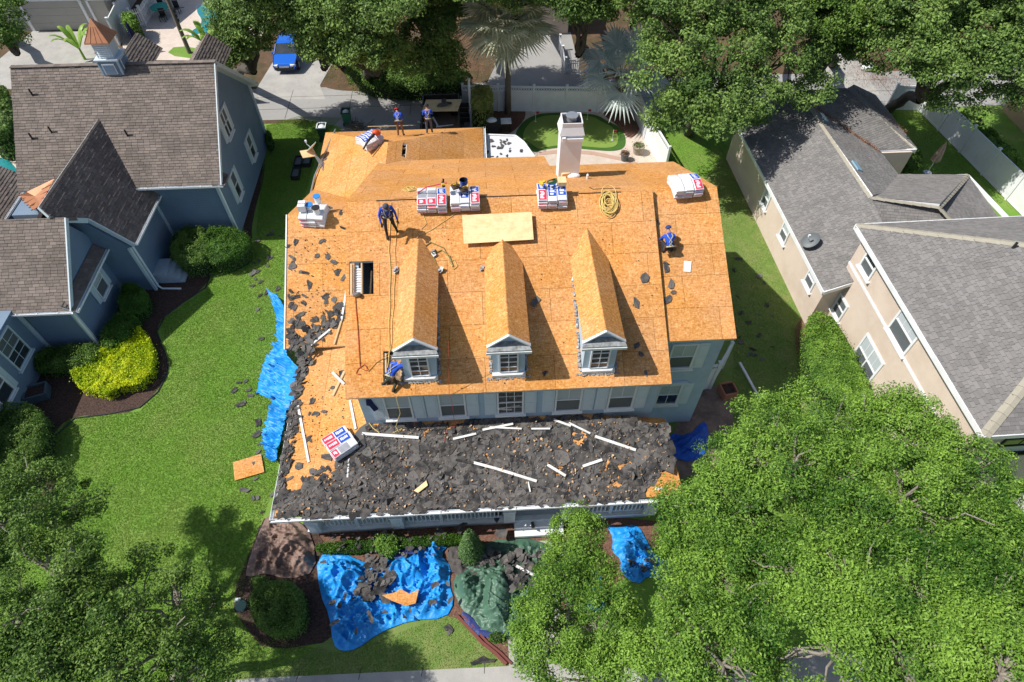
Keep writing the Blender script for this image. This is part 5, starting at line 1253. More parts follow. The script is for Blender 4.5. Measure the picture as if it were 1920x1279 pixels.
rubble('shingle_granules',[(555,690),(640,690),(650,780),(560,900),(545,860)],PPW,160,.02,.06,M['felt'],.01,.2)
rubble('shingle_granules',[(545,430),(648,430),(648,590),(545,600)],PBF,130,.02,.07,M['felt'],.01,.2)
rubble('shingle_granules',[(660,400),(1220,375),(1250,715),(660,740)],PMF,150,.015,.05,M['felt'],.01,.2)
rubble('gutter_debris',[(530,962),(1180,928),(1180,934),(530,969)],(Vector((0,9.05,PZ-.04)),Vector((0,0,1))),700,.05,.2,M['felt'],.04,.5)
# ------------------------------------------------------------ tarps
def tarpmat(name,c1,c2,rough=.48):
    return pm(name,c1,c2,1.6,rough,.6,14,spec=.4,dirt=tuple(x*.45 for x in c1),dscale=1.3,damt=.6)
TB_=tarpmat('blue_tarp',(.012,.23,.66),(.02,.33,.80)); TBD=tarpmat('royal_blue_tarp',(.01,.08,.55),(.015,.13,.62)); TG_=tarpmat('green_tarp',(.045,.115,.075),(.09,.17,.12),.45); TBR=tarpmat('brown_tarp',(.16,.10,.08),(.26,.18,.15),.6); TNV=tarpmat('navy_tarp',(.02,.03,.14),(.03,.05,.2),.45)
def closest(p,P):
    best=None
    for a,b in zip(P,P[1:]+P[:1]):
        d=b-a; t=max(0,min(1,((p-a).xy.dot(d.xy))/(d.xy.length_squared+1e-9))); q=a+d*t; e=(q-p).xy.length
        if best is None or e<best[0]: best=(e,q)
    return best
def wrk(x,y,s,dirx=.6):
    w=noise.noise(Vector((x*.7,y*.7,s)))*1.3
    a=abs(noise.noise(Vector((x*2.6*dirx+w,y*1.1+w,s+3)))); b=abs(noise.noise(Vector((x*2.0-w,y*4.4+w*2,s+7)))); c=abs(noise.noise(Vector((x*7+w*3,y*6-w*3,s+11))))
    f=max(0,1-5*a)**1.5; g_=max(0,1-6*b)**1.4; h_=max(0,1-6*c)**1.3; d=noise.noise(Vector((x*.9,y*.9,s+20)))
    return .16*f+.12*g_+.05*h_+.10*d-.05
def tarp(name,label,px,mat,bumps=(),res=.042,wr=1.,z=.06,seed=1.,cat='tarp'):
    P=smooth_loop([at(x,y,z) for x,y in px],1); x0=min(p.x for p in P);x1=max(p.x for p in P);y0=min(p.y for p in P);y1=max(p.y for p in P)
    nx=int((x1-x0)/res)+2;ny=int((y1-y0)/res)+2; X,Y=np.meshgrid(x0+np.arange(nx)*res,y0+np.arange(ny)*res); ins=inpoly(X.ravel(),Y.ravel(),P).reshape(X.shape)
    idx={};mb=MB()
    B=[(at(bx,by,.2),r,h,ry_) for bx,by,r,h,ry_ in bumps]
    def vid(i,j):
        if (i,j) in idx: return idx[(i,j)]
        p=Vector((X[j,i],Y[j,i],z)); 
        if not ins[j,i]: p=closest(p,P)[1].copy(); e=0
        else: e=min(1,closest(p,P)[0]/.35)
        h=0
        for c,r,hh,r2 in B:
            d=math.hypot((p.x-c.x)/r,(p.y-c.y)/r2); h=max(h,hh*max(0,1-d*d)**.8 if d<1 else 0)
        p.z=z+ (h + wr*wrk(p.x,p.y,seed)*(.35+.65*e)+.05*wr)*(.15+.85*e)
        p.z=max(.05,p.z)
        mb.v.append(tuple(p)); idx[(i,j)]=len(mb.v)-1; return len(mb.v)-1
    for j in range(ny-1):
        for i in range(nx-1):
            if ins[j,i] or ins[j,i+1] or ins[j+1,i] or ins[j+1,i+1]:
                mb.f.append((vid(i,j),vid(i+1,j),vid(i+1,j+1),vid(i,j+1))); mb.m.append(0); mb.c.append(.5)
    o=mk(name,mb,mat,smooth=True,label=label,cat=cat); s=o.modifiers.new('t','SOLIDIFY'); s.thickness=.012; return o
def ztarp(o): return o
tarp('tarp','crumpled bright blue tarp spread over the front bed',[(592,1043),(640,1034),(662,1046),(700,1060),(740,1046),(770,1030),(795,1008),(845,1004),(846,1018),(826,1040),(846,1062),(842,1095),(853,1128),(836,1160),(770,1163),(712,1186),(668,1218),(640,1222),(624,1208),(618,1155),(600,1115)],TB_,((640,1085,.9,.5,.75),(765,1065,.8,.4,.6),(820,1055,.4,.4,.9)),wr=1.5,seed=2.)
tarp('tarp','royal blue tarp heaped beside the shaded side patio',[(1250,812),(1292,818),(1318,788),(1328,800),(1328,845),(1300,868),(1256,856)],TBD,((1300,825,.6,.5,.5),),wr=1.,seed=5.)
tarp('tarp','bright blue tarp between the two trees right of the steps',[(1136,984),(1160,990),(1195,982),(1212,1012),(1226,1040),(1268,1058),(1250,1090),(1215,1078),(1196,1098),(1160,1072),(1166,1050),(1146,1034),(1150,1010)],TB_,((1180,1020,.6,.3,.5),),wr=2.0,seed=8.)
tarp('tarp','small patch of blue tarp glimpsed through the tree in front of the steps',[(1090,1075),(1128,1070),(1142,1140),(1105,1148),(1088,1110)],TB_,(),wr=1.,seed=9.)
tarp('tarp','dark green tarp draped over bushes in front of the porch steps',[(900,1014),(1022,1008),(1050,1060),(1030,1100),(1000,1150),(982,1184),(905,1190),(885,1168),(852,1122),(850,1080),(880,1050)],TG_,((932,1120,.5,.6,1.0),(872,1095,.45,.3,.45)),wr=1.2,seed=12.)
tarp('tarp','strip of navy tarp edge showing below the green tarp',[(862,1146),(880,1150),(906,1186),(962,1184),(964,1194),(902,1196),(878,1178)],TNV,(),wr=.5,z=.09,seed=13.)
tarp('tarp','brown tarp over plants at the left corner of the porch',[(505,958),(560,975),(588,1008),(594,1072),(540,1088),(497,1074),(470,1082),(458,1078),(480,1010)],TBR,((540,1030,.8,.35,.7),(565,1050,.5,.35,.6)),wr=1.4,seed=15.)
tarp('tarp','navy tarp fold against the porch bushes',[(742,1032),(785,1020),(795,1030),(760,1048),(735,1048)],TNV,(),wr=1,z=.3,seed=16.)
tarp('tarp','black felt tarp fold lying between the blue and green tarps',[(842,1020),(880,1030),(905,1060),(890,1085),(850,1078),(838,1050)],pm('black_felt',(.04,.035,.035),(.10,.09,.085),4,.85,.5,20),(),wr=1.3,z=.09,seed=17.)
def loft(name,label,A,B,mat,nu=34,nv=18,sag=.2,wr=1.,seed=0.):
    A=[at(*p) for p in A];B=[at(*p) for p in B]
    def ev(C,t): f=t*(len(C)-1);i=min(int(f),len(C)-2); return C[i].lerp(C[i+1],f-i)
    mb=MB()
    for i in range(nu+1):
        t=i/nu;a=ev(A,t);b=ev(B,t)
        for j in range(nv+1):
            s=j/nv; p=a.lerp(b,s); p.z-=sag*math.sin(s*PI)*(b.z-a.z)*.5; e=math.sin(max(.02,min(.98,s))*PI)**.5
            q=wrk(p.x*1.3,p.y*1.3,seed)*wr; p=p+Vector((-.7*q,.25*wrk(p.y,p.x,seed+4)*wr,q))*e+Vector((0,.12*noise.noise(Vector((t*9,s*2,seed))),0)); p.z=max(.05,p.z); mb.v.append(tuple(p))
    for i in range(nu):
        for j in range(nv): k=i*(nv+1)+j; mb.f.append((k,k+1,k+nv+2,k+nv+1)); mb.m.append(0); mb.c.append(.5)
    o=mk(name,mb,mat,smooth=True,label=label,cat='tarp'); s=o.modifiers.new('t','SOLIDIFY'); s.thickness=.012; return o
loft('tarp','bright blue tarp hanging from the left eave down to the lawn',[(504,547,.4),(520,585,.1),(524,640,.1),(500,680,.08),(488,710,.08),(481,737,.08)],[(520,550,1.6),(537,585,2.2),(537,640,2.4),(538,668,2.3),(562,690,2.35),(552,748,2.3)],TB_,90,34,wr=2.1,seed=21.)
loft('tarp','narrow crumpled blue tarp tail below the larger hanging tarp',[(518,752,.1),(505,780,.08),(496,810,.08),(497,835,.08),(508,862,.05)],[(550,752,2.2),(543,775,2.0),(532,810,1.3),(522,840,.6),(518,866,.2)],TB_,70,26,wr=2.6,seed=25.)
scatter([(600,1050),(840,1040),(845,1130),(700,1180),(640,1210),(610,1120)],(Vector((0,0,.5)),Vector((0,0,1))),26,.2,.5,'dark shingle scrap on the front blue tarp',GG+' on the front blue tarp')
scatter([(500,720),(545,690),(550,740),(520,800),(510,840),(500,760)],(Vector((0,0,1.3)),Vector((-.5,0,1)).normalized()),10,.15,.35,'dark scrap caught on the hanging blue tarp',GG+' on the hanging tarp')
scatter([(1145,990),(1195,990),(1240,1070),(1180,1080)],(Vector((0,0,.35)),Vector((0,0,1))),8,.2,.4,'dark scrap on the blue tarp between the trees',GG+' between the trees')
rubble('shingle_rubble',[(690,1045),(740,1050),(735,1100),(690,1120),(665,1110)],(Vector((0,0,.35)),Vector((0,0,1))),90,.2,.5,M['felt'],.06,.3)
rubble('shingle_rubble',[(880,1030),(1040,1040),(1020,1090),(960,1110),(940,1060),(890,1060)],(Vector((0,0,.3)),Vector((0,0,1))),120,.2,.5,M['felt'],.06,.3)
rubble('shingle_rubble',[(610,1000),(880,990),(900,1050),(790,1050),(640,1042)],(Vector((0,0,.45)),Vector((0,0,1))),70,.12,.35,M['felt'],.06,.3)
# ------------------------------------------------------------ boards, strips and sheets
WB_=pm('white_trim_board',(.74,.75,.76),(.6,.6,.58),3,.6,dirt=(.35,.33,.3),dscale=5)
def board(a,b,pl,w,mat,label,th=.03,lift=.05,cat='board',group=None,name='trim_board'):
    p=hit(a[0],a[1],pl);q=hit(b[0],b[1],pl);n=pl[1].normalized(); c=(p+q)/2; w=w*.82; mb=MB(); mb.beam(p+n*lift,q+n*(lift+random.uniform(0,.03)),w,th,tuple(n)); return mk(name,mb,mat,label=label,cat=cat,group=group,origin=tuple(c))
board((560,762),(580,868),PPW,.11,WB_,'long white board lying on the west porch roof')
board((626,702),(648,724),PPW,.12,WB_,'short white board crossing a raw stud at the roof step',lift=.14)
board((647,698),(625,744),PPW,.12,M['wood'],'raw lumber stud leaning at the roof step under a white board',th=.06,name='lumber_stud')
board((657,752),(668,806),PPW,.11,WB_,'white board standing against the front wall corner')
board((650,545),(641,600),PBF,.10,WB_,'upper pale lath of the broken pair by the attic hole',th=.04,name='lath')
board((641,600),(627,646),PBF,.09,M['wood'],'lower dark lath of the broken pair by the attic hole',th=.05,name='lath')
board((578,652),(620,618),PBF,.09,WB_,'white slotted strip in the shingle pile of the valley')
board((655,860),(652,896),PPT,.07,WB_,'short thin strip below the tilted bundle stack')
for i,(a,b,w,l) in enumerate((((680,815),(786,823),.13,'white board running right from the tilted bundle stack'),((888,869),(932,881),.12,'left piece of the long broken white board on the porch roof'),((926,879),(1006,904),.12,'right piece of the long broken white board on the porch roof'),((1115,820),(1191,846),.13,'long white board on the right of the porch roof rubble'),((1038,789),(1070,801),.10,'short white strip near the wall at the top of the porch roof'),((1066,795),(1106,815),.09,'thin white strip sloping towards the long right board'),((1026,873),(1060,894),.12,'short tilted white board at the middle of the porch roof'),((1092,876),(1128,864),.12,'short white board rising to the right on the porch roof'),((850,825),(893,815),.10,'flat white strip near the wall, left of the folded ones'),((905,808),(962,797),.10,'upper white strip of the crossed pair by the wall'),((918,803),(978,806),.08,'lower white strip of the crossed pair by the wall'),((996,806),(1031,806),.08,'small level white strip right of the crossed pair'),((855,864),(888,870),.10,'grey end piece left of the long broken board'),((990,905),(994,924),.06,'tiny white strip hanging below the long broken board'))):
    board(a,b,PPT,w,WB_ if i!=12 else M['felt'],l,lift=.12)
board((968,1062),(1002,1080),(Vector((0,0,.35)),Vector((0,0,1))),.12,WB_,'white strip lying on the green tarp',lift=.05)
g=MB(); p=at(1387,680,.1);q=at(1430,758,.1); g.beam(p,q,.1,.08); mk('downspout',g,M['white'],label='loose white downspout lying on the grass right of the house',cat='downspout',origin=tuple((p+q)/2))
board((930,300),(905,297),(Vector((0,0,5.2)),Vector((0,0,1))),.02,WB_,'thin strip at the rear eave') if False else None
board((690,240),(780,238),PN1,.14,M['wood'],'raw board along the far edge of the garage roof',lift=.08,name='lumber_board')
board((790,236),(900,234),PN1,.12,M['wood'],'second raw board along the far edge of the garage roof, behind the right worker',lift=.07,name='lumber_board') if False else None
def sheet(pts,pl,mat,label,name,lift=.1,th=.02,cat='sheet'):
    n=pl[1].normalized(); P=[hit(x,y,pl)+n*lift for x,y in pts]; c=sum(P,Vector())/len(P); mb=MB(); mb.slab(P,th,0,-n); return mk(name,mb,mat,label=label,cat=cat,origin=tuple(c))
sheet([(867,408),(996,402),(1000,453),(870,461)],PMF,M['ply'],'pale plywood sheet propped above the middle dormer','plywood_sheet',.22)
sheet([(437,868),(490,852),(496,886),(441,902)],GND,OSB,'square piece of orange strand board lying on the left lawn','strand_board_piece',.05)
sheet([(717,1118),(740,1113),(752,1106),(768,1115),(786,1107),(780,1133),(762,1138),(735,1128)],(Vector((0,0,.45)),Vector((0,0,1))),OSB,'broken piece of orange strand board on the front blue tarp','strand_board_piece',.12)
sheet([(777,922),(800,903),(803,912),(785,926)],PPT,M['ply'],'pointed pale wood scrap in the porch roof rubble','wood_scrap',.16)
sheet([(1282,490),(1296,491),(1294,511),(1281,510)],PWF,M['white'],'small white plate lying on the lower right roof','vent_plate',.05,.02,'plate')
sheet([(752,1105),(770,1102),(774,1116),(758,1120)],(Vector((0,0,.6)),Vector((0,0,1))),M['felt'],'dark felt square beside the strand board on the front tarp','felt_square',.12) if False else None
# ------------------------------------------------------------ shingle bundles
PWH=pm('bundle_wrap_white',(.72,.73,.75),(.60,.61,.66),7,.3,.3,12,spec=.5); PRD=pm('bundle_print_red',(.72,.03,.07),(.62,.05,.10),5,.3); PBL=pm('bundle_print_blue',(.015,.06,.42),(.02,.10,.5),5,.3); PDK=pm('bundle_print_grey',(.36,.37,.42),(.25,.26,.3),6,.35)
def bundle_mesh(bend,style,seed):
    random.seed(seed); parts=[]
    Lh,W,H=.49,.17,.048; k=8
    def zc(y): return -bend*(abs(y)**1.5)/(Lh**.5)
    def strip(y0,y1,w0,w1,h,mb,top_only=False,m=0,x_off=0):
        V=[];n=6
        for i in range(n+1):
            y=y0+(y1-y0)*i/n; z=zc(y)
            V+= [(w0,y,z+h),(w1,y,z+h)]
        mb.add(V,[(2*i,2*i+1,2*i+3,2*i+2) for i in range(n)],0,random.random())
    mb=MB(); V=[]
    for i in range(k+1):
        y=-Lh+2*Lh*i/k; z=zc(y); e=.8 if i in(0,k) else 1
        wj=random.uniform(-.006,.006)
        for (x,h) in ((-W,-H*e*.7),(-W,H*e*.7),(-W*.86,H*e),(W*.86,H*e),(W,H*e*.7),(W,-H*e*.7),(W*.86,-H*e),(-W*.86,-H*e)): V.append((x+wj,y,z+h+random.uniform(-.003,.003)))
    F_=[tuple(range(8)),tuple(k*8+j for j in range(8))[::-1]]
    for i in range(k):
        for j in range(8): F_.append((i*8+j,(i+1)*8+j,(i+1)*8+(j+1)%8,i*8+(j+1)%8))
    mb.add(V,F_); parts.append(('wrap',mb,PWH))
    W2=W*.84
    if style==0: L=[(-.47,-.04,PRD),(0.0,.40,PBL)]
    elif style==1: L=[(-.47,-.25,PRD),(-.2,.2,PDK)]
    elif style==2: L=[(-.30,.42,PBL)]
    elif style==3: L=[(-.47,-.38,PRD)]
    else: L=[]
    for a,b,m in L:
        q=MB(); strip(a,b,-W2,W2,H+.003,q); parts.append(('printed_panel',q,m))
        if m is not PDK:
            q=MB()
            for t in range(5):   # the lettering is a white worn wordmark across the panel
                yy=a+.05+(b-a-.1)*t/5; strip(yy,yy+(b-a)*.12,-.06+random.uniform(-.03,.01),.04+random.uniform(-.02,.05),H+.005,q)
            parts.append(('white_print',q,PWH))
    # coloured end band
    if style<4:
        q=MB(); q.box((0,-Lh-.002,zc(-Lh)+random.uniform(-.01,.01)),(W*1.5,.004,.018)); parts.append(('end_band',q,PRD if style%2 else PBL))
    return parts
BP={}
def bundle(loc,rz,rx,bend,style,label,group):
    key=(round(bend,2),style)
    if key not in BP:
        r=local(thing('shingle_bundle',(0,0,0),label,'shingle bundle',group))
        for nm,mb,m in bundle_mesh(bend,style,style*7+int(bend*10)): mk(nm,mb,m,r)
        BP[key]=r; o=r
    else: o=dup(BP[key],(0,0,0),label=label,group=group)
    o.location=loc; o.rotation_euler=(rx,random.uniform(-.03,.03),rz+random.uniform(-.04,.04)); return o
def stack(px,py,pl,cols,layers,rz,label,group,bend=.22,rx=0,tops=(0,0,0),base=.07,sp=.36,dz=.1,topfull=None,shiftx=0):
    c=hit(px,py,pl); u=Vector((math.cos(rz),math.sin(rz),0)); random.seed(int(px*7+py)); ordn=['lowest','second','third','fourth','fifth','sixth']; cn=['left','middle','right'] if cols==3 else ['left','right']
    up=Vector((0,0,1)) if not rx else pl[1].normalized()
    for ci in range(cols):
        for l in range(layers):
            p=c+u*((ci-(cols-1)/2)*sp)+up*(base+l*dz)+Vector((random.uniform(-.012,.012),random.uniform(-.035,.035),0))
            top=l==layers-1
            st=tops[ci] if top else random.choice((1,2,3,4))
            if rx: 
                p.z+= 0
            bundle(p,rz,rx,bend,st,('topmost' if top else ordn[l])+' shingle bundle, '+cn[ci]+' column, '+label,group)
    return c
stack(811,380,(Vector((0,18.45,8.9)),Vector((0,-1,0))),3,4,0,'red and white stack left of the blue bucket','bundles in the stack left of the blue bucket',tops=(1,1,0))
stack(872,377,(Vector((0,18.45,8.9)),Vector((0,-1,0))),3,4,0,'ridge stack under the blue bucket','bundles under the blue bucket',tops=(4,2,0))
stack(1034,372,(Vector((0,18.45,8.9)),Vector((0,-1,0))),3,4,0,'ridge stack below the chimney','bundles below the chimney',tops=(0,2,2))
stack(1283,353,(Vector((0,18.8,8.9)),Vector((0,-1,0))),3,4,.08,'stack on the lower right ridge','bundles on the lower right ridge',tops=(4,4,0))
stack(591,409,(Vector((0,21.55,5.8)),Vector((0,-1,0))),3,5,-.1,'stack under the buckets on the left ridge','bundles on the left ridge',tops=(4,4,4))
stack(694,266,(Vector((0,27.9,5.1)),Vector((0,-1,0))),3,4,.7,'stack under the leaf blower on the garage roof','bundles on the garage roof',tops=(2,2,2),bend=.3)
stack(640,836,PPW,3,3,-.95,'tilted stack on the west porch roof','bundles on the west porch roof',bend=.0,tops=(0,0,1),rx=0,base=.12)
# buckets, boxes and small gear on the bundles
def bucket(loc,r,h,mat,label,lid=None,rim=True,cat='bucket'):
    o=thing('bucket',tuple(loc),label,cat); c=Vector(loc); g=MB(); g.lathe([(r*.85,0),(r,h),(r*1.05,h),(r*1.05,h-.03),(r*.98,h-.03)],c,20) ; g.cyl(c+Vector((0,0,.01)),r*.84,.01,20); mk('pail',g,mat,o,smooth=False)
    if lid: g=MB(); g.cyl(c+Vector((0,0,h)),r*1.08,.035,20); mk('lid',g,lid,o)
    else: g=MB(); g.lathe([(r*.97,h-.01),(r*.8,.05),(.001,.04)],c,20); mk('inside',g,M['black'],o)
    g=MB(); g.tube([c+Vector((math.cos(a)*r*1.05,-.02-math.sin(a)*r*.5,h-.05-math.sin(a)*r)) for a in [PI*i/8 for i in range(9)]],.008,5); mk('handle',g,M['steel'],o); return o
BLP=pm('blue_pail',(.02,.07,.33),(.02,.09,.4),3,.4); BLL=pm('blue_lid',(.03,.22,.6),None,rough=.4); YEL=pm('yellow_plastic',(.75,.5,.04),(.6,.4,.05),3,.5)
zt=9.42
bucket(aty(870,352,18.75),.15,.36,BLP,'open blue bucket on the middle bundle stack')
bucket(aty(583,395,21.6),.15,.32,M['white'],'white bucket with blue lid on the left ridge stack',BLL)
bucket(aty(595,400,21.3),.16,.30,M['white'],'white bucket with black lid on the left ridge stack',M['black'])
bucket(aty(597,380,22.1),.15,.34,M['white'],'white bucket with blue lid behind the black-lidded one',BLL)
def cluster(name,c,label,cat,parts):
    o=thing(name,tuple(c),label,cat)
    for nm,fn,mat in parts: g=MB(); fn(g,Vector(c)); mk(nm,g,mat,o)
    return o
cluster('foam_block',aty(568,392,21.5),'white foam block on the left end of the left ridge stack','block',[('block',lambda g,c:g.box(c+Vector((0,0,.15)),(.3,.4,.3)),M['white']),('strap',lambda g,c:g.box(c+Vector((0,0,.15)),(.31,.03,.31)),M['screen'])])
cluster('nail_box',aty(594,408,21.35),'small white nail box in front of the buckets','box',[('carton',lambda g,c:g.box(c+Vector((0,-.1,.1)),(.3,.26,.2)),M['white']),('flap',lambda g,c:g.box(c+Vector((0,-.1,.205)),(.2,.12,.01)),PDK)])
TOOL=pm('tool_belt_leather',(.10,.06,.035),(.05,.03,.02),6,.8)
for x,y,l in ((853,350,'tool pouch lying on the white top bundle'),(868,355,'tool pouch at the foot of the blue bucket')):
    cluster('tool_pouch',aty(x,y,18.4),l,'tool pouch',[('pouch',lambda g,c:(g.box(c,(.22,.2,.1),(.4,.2,.6)),g.box(c+Vector((.1,.03,.03)),(.14,.16,.1),(.2,.5,.1))),TOOL),('hammer',lambda g,c:(g.beam(c+Vector((-.1,.0,.07)),c+Vector((.16,.08,.08)),.03,.03),g.box(c+Vector((.17,.08,.08)),(.04,.13,.04))),YEL)])
cluster('nail_gun',aty(831,346,18.4),'yellow and black nail gun on the right bundle of the left ridge stack','nail gun',[('body',lambda g,c:(g.box(c,(.1,.2,.1),(.3,0,.2)),g.tube([c+Vector((0,.08,0)),c+Vector((.02,.1,.16))],.035,8)),M['black']),('magazine',lambda g,c:g.box(c+Vector((0,-.06,.05)),(.12,.1,.05),(0,.3,.3)),YEL)])
cluster('tool_heap',aty(1022,344,18.6),'heap of yellow and green tools and cord on the stack below the chimney','tools',[('cord',lambda g,c:[g.tube([c+Vector((.25+.18*math.cos(a*.7+k),.12*math.sin(a*.7+k*1.3),.05+.02*k)) for a in range(10)],.02,5) for k in range(4)],pm('green_cord',(.03,.13,.06),None,rough=.6)),('yellow_tool',lambda g,c:(g.box(c+Vector((-.1,0,.04)),(.25,.09,.07),(0,0,.7)),g.box(c+Vector((-.15,-.04,.05)),(.07,.24,.06),(0,0,.4))),YEL),('box',lambda g,c:g.box(c+Vector((.62,.02,.05)),(.3,.35,.16)),M['ply'])])
cluster('paper_bag',hit(1075,333,PMB),'crumpled white bag and cardboard at the foot of the chimney','bag',[('bag',lambda g,c:(g.ball(c+Vector((0,0,.08)),.18,8,0,(1.6,.8,.7)),),M['white']),('carton',lambda g,c:g.box(c+Vector((-.35,.1,.12)),(.35,.3,.25),(0,0,.2)),M['ply'])])
cluster('caulk_tube',hit(1101,336,PMB),'small white tube standing on the roof right of the chimney','tube',[('tube',lambda g,c:g.cyl(c,.05,.22,10),M['white']),('nozzle',lambda g,c:g.cyl(c+Vector((0,0,.22)),.015,.06,6),M['white'])])
ORG_=pm('orange_plastic',(.65,.09,.02),(.5,.07,.02),3,.45)
cluster('leaf_blower',aty(702,255,27.7),'orange and black leaf blower lying on the garage bundle stack','leaf blower',[('engine',lambda g,c:(g.ball(c+Vector((.08,.1,.14)),.16,10,0,(1.2,1,.9)),g.box(c+Vector((.2,.15,.1)),(.2,.2,.2))),ORG_),('nozzle',lambda g,c:g.tube([c+Vector((.02,0,.12)),c+Vector((-.3,-.45,0)),c+Vector((-.52,-.8,-.2))],[.07,.06,.045],10),M['black'])])
cluster('drill',hit(668,556,PMF)+Vector((0,0,.1)),'small tool lying below the attic hole','tool',[('body',lambda g,c:g.box(c,(.22,.1,.1),(0,.2,.4)),M['steel']),('cloth',lambda g,c:g.ball(c+Vector((.12,-.02,0)),.1,6,0,(1,1,.5)),TOOL)])
for x,y,l in ((743,508,'crumpled flashing by the left side of the left dormer'),(826,508,'crumpled flashing at the valley right of the left dormer'),(904,505,'crumpled flashing left of the middle dormer'),(813,477,'small dark boot flange above the left dormer')):
    cluster('flashing_scrap',hit(x,y,PMF)+Vector((0,0,.05)),l,'flashing',[('sheet',lambda g,c:[g.box(c+Vector((random.uniform(-.05,.05),random.uniform(-.08,.08),.02*k)),(.16,.13,.01),(random.uniform(-.6,.6),random.uniform(-.6,.6),random.uniform(0,3))) for k in range(5)],M['flash'])])
# ------------------------------------------------------------ ropes and hoses
RY=pm('yellow_rope',(.72,.55,.20),(.55,.4,.12),5,.8); RR=pm('red_hose',(.45,.07,.03),None,rough=.6); RO=pm('tan_hose',(.50,.26,.07),None,rough=.6)
def rope(name,pts,pl,r,mat,label,lift=.03,wob=.05,cat='rope'):
    n=pl[1].normalized(); P=[hit(x,y,pl)+n*(lift+r) for x,y in pts]; Q=[]
    for a,b in zip(P,P[1:]):
        L=(b-a).length;m_=max(2,int(L/.35)); s=n.cross((b-a).normalized())
        for k in range(m_): 
            c=a.lerp(b,k/m_); Q.append(c+s*wob*noise.noise(c*1.3))
    Q.append(P[-1]); Q=smooth_loop(Q,0) ; mb=MB(); mb.tube(Q,r,5); return mk(name,mb,mat,label=label,cat=cat,origin=tuple(Q[0]))
rope('rope',[(733,380),(731,470),(731,600),(729,665),(727,690)],PMF,.013,RY,'long tan rope running down the roof to the bent worker')
rope('rope',[(745,390),(742,470),(738,560),(735,640),(728,670)],PMF,.011,RY,'second rope running down beside the long tan rope')
rope('hose',[(668,560),(670,620),(674,668),(676,690),(690,696),(684,684),(672,692),(668,700),(676,702)],PMF,.014,RR,'thin red hose with a small loop left of the bent worker',cat='hose')
rope('hose',[(690,696),(706,680),(722,672),(731,660)],PMF,.012,RO,'tan hose running from the red loop to the ropes',cat='hose')
rope('hose',[(782,470),(808,455),(832,465),(850,500),(843,480),(828,470),(812,478),(820,500),(826,508)],PMF,.018,pm('olive_hose',(.20,.17,.05),None,rough=.6),'olive air hose looping above the right side of the left dormer',cat='hose')
rope('rope',[(848,500),(842,492),(852,488),(858,500),(850,506),(846,498)],PMF,.012,RY,'small coil at the end of the olive hose')
rope('rope',[(740,373),(752,373),(775,371)],PMF,.02,RO,'short tan hose on the ridge beside the standing worker')
rope('rope',[(783,375),(800,420),(790,430)],PMF,.01,RY,'thin cord below the left ridge stack') 
rope('rope',[(855,400),(810,430),(785,442)],PMF,.01,RY,'thin cord running to the top of the left dormer')
rope('hose',[(1105,352),(1112,356),(1163,354)],PMF,.014,M['black'],'black cord lying along the ridge above the rope coil',cat='cord')
c=hit(1140,382,PMF); n=PMF[1].normalized(); u=Vector((1,0,0)); v=n.cross(u); mb=MB(); random.seed(4); P=[]
cx_=cy_=0
for k in range(330):
    a=k*.33; R=.24+.17*noise.noise(Vector((k*.045,0,0)))+.10*noise.noise(Vector((k*.09,3,1))); cx_=.20*noise.noise(Vector((k*.017,7,0)));cy_=.45*noise.noise(Vector((k*.019,0,9)))
    P.append(c+u*(cx_+math.cos(a)*R)+v*(cy_+math.sin(a)*R*1.35)+n*(.03+.0004*k+.02*random.random()))
mb.tube(P,.016,5); mk('rope',mb,RY,label='tangled coil of yellow rope on the upper right of the main roof',cat='rope',origin=tuple(c))
mb=MB(); c=aty(768,358,18.5); P=[c+Vector((.3*math.cos(k*.8)*(.5+.5*math.sin(k)),.12*math.sin(k*.8),.03+.08*random.random())) for k in range(40)]; mb.tube(P,.013,5); mk('rope',mb,RY,label='heap of tan rope left of the ridge stack',cat='rope',origin=tuple(c))
pl=aty(790,358,18.5); mb=MB(); mb.tube([aty(783,362,18.5),aty(800,352,18.45)+Vector((0,0,.03)),aty(838,345,18.4)+Vector((0,0,.05))],.02,6); mk('hose',mb,pm('red_pole',(.5,.04,.08),None,rough=.4),label='red hose lying across the left ridge stack',cat='hose',origin=tuple(pl))
mb=MB(); a=aty(743,745,12.0); P=[a,a+Vector((0,-.02,-1)),aty(742,800,12.2),hit(748,812,PPT)+Vector((0,0,.08)),hit(755,805,PPT)+Vector((0,0,.08)),hit(735,815,PPT)+Vector((0,0,.08))]; mb.tube(P,.012,5); mk('rope',mb,RY,label='rope hanging from the eave in front of the leftmost front window',cat='rope',origin=tuple(a))
a=aty(845,740,12.0); mb=MB(); mb.tube([aty(841,640,12.6),a+Vector((-.05,0,0)),a,aty(852,790,12.2),hit(856,800,PPT)+Vector((0,0,.08)),hit(840,805,PPT)+Vector((0,0,.08)),hit(832,832,PPT)+Vector((0,0,.08))],.009,5); mk('cord',mb,RR,label='thin red cord hanging over the eave in front of the second window',cat='cord',origin=tuple(a))
mb=MB(); mb.tube([hit(x,y,PPT)+Vector((0,0,.1)) for x,y in ((672,760),(685,785),(700,805),(712,814))],.015,5); mk('rope',mb,RY,label='yellow rope on the porch roof at the left wall corner',cat='rope',origin=tuple(hit(672,760,PPT)))
for x,y,l in ((695,766,'navy shirt hanging on the front wall at the left corner'),):
    a=aty(x,y-10,12.40); mb=MB(); mb.add([a+Vector(p) for p in ((-.12,0,.25),(.06,0,.27),(.12,-.03,.0),(.22,-.02,-.35),(.05,-.05,-.45),(-.05,-.03,-.1),(-.16,-.02,-.05))],[tuple(range(7))]); o=mk('hanging_shirt',mb,pm('navy_cloth',(.01,.015,.09),None,rough=.9,bump=.4,bscale=12),label=l,cat='shirt',origin=tuple(a)); s=o.modifiers.new('s','SOLIDIFY'); s.thickness=.04
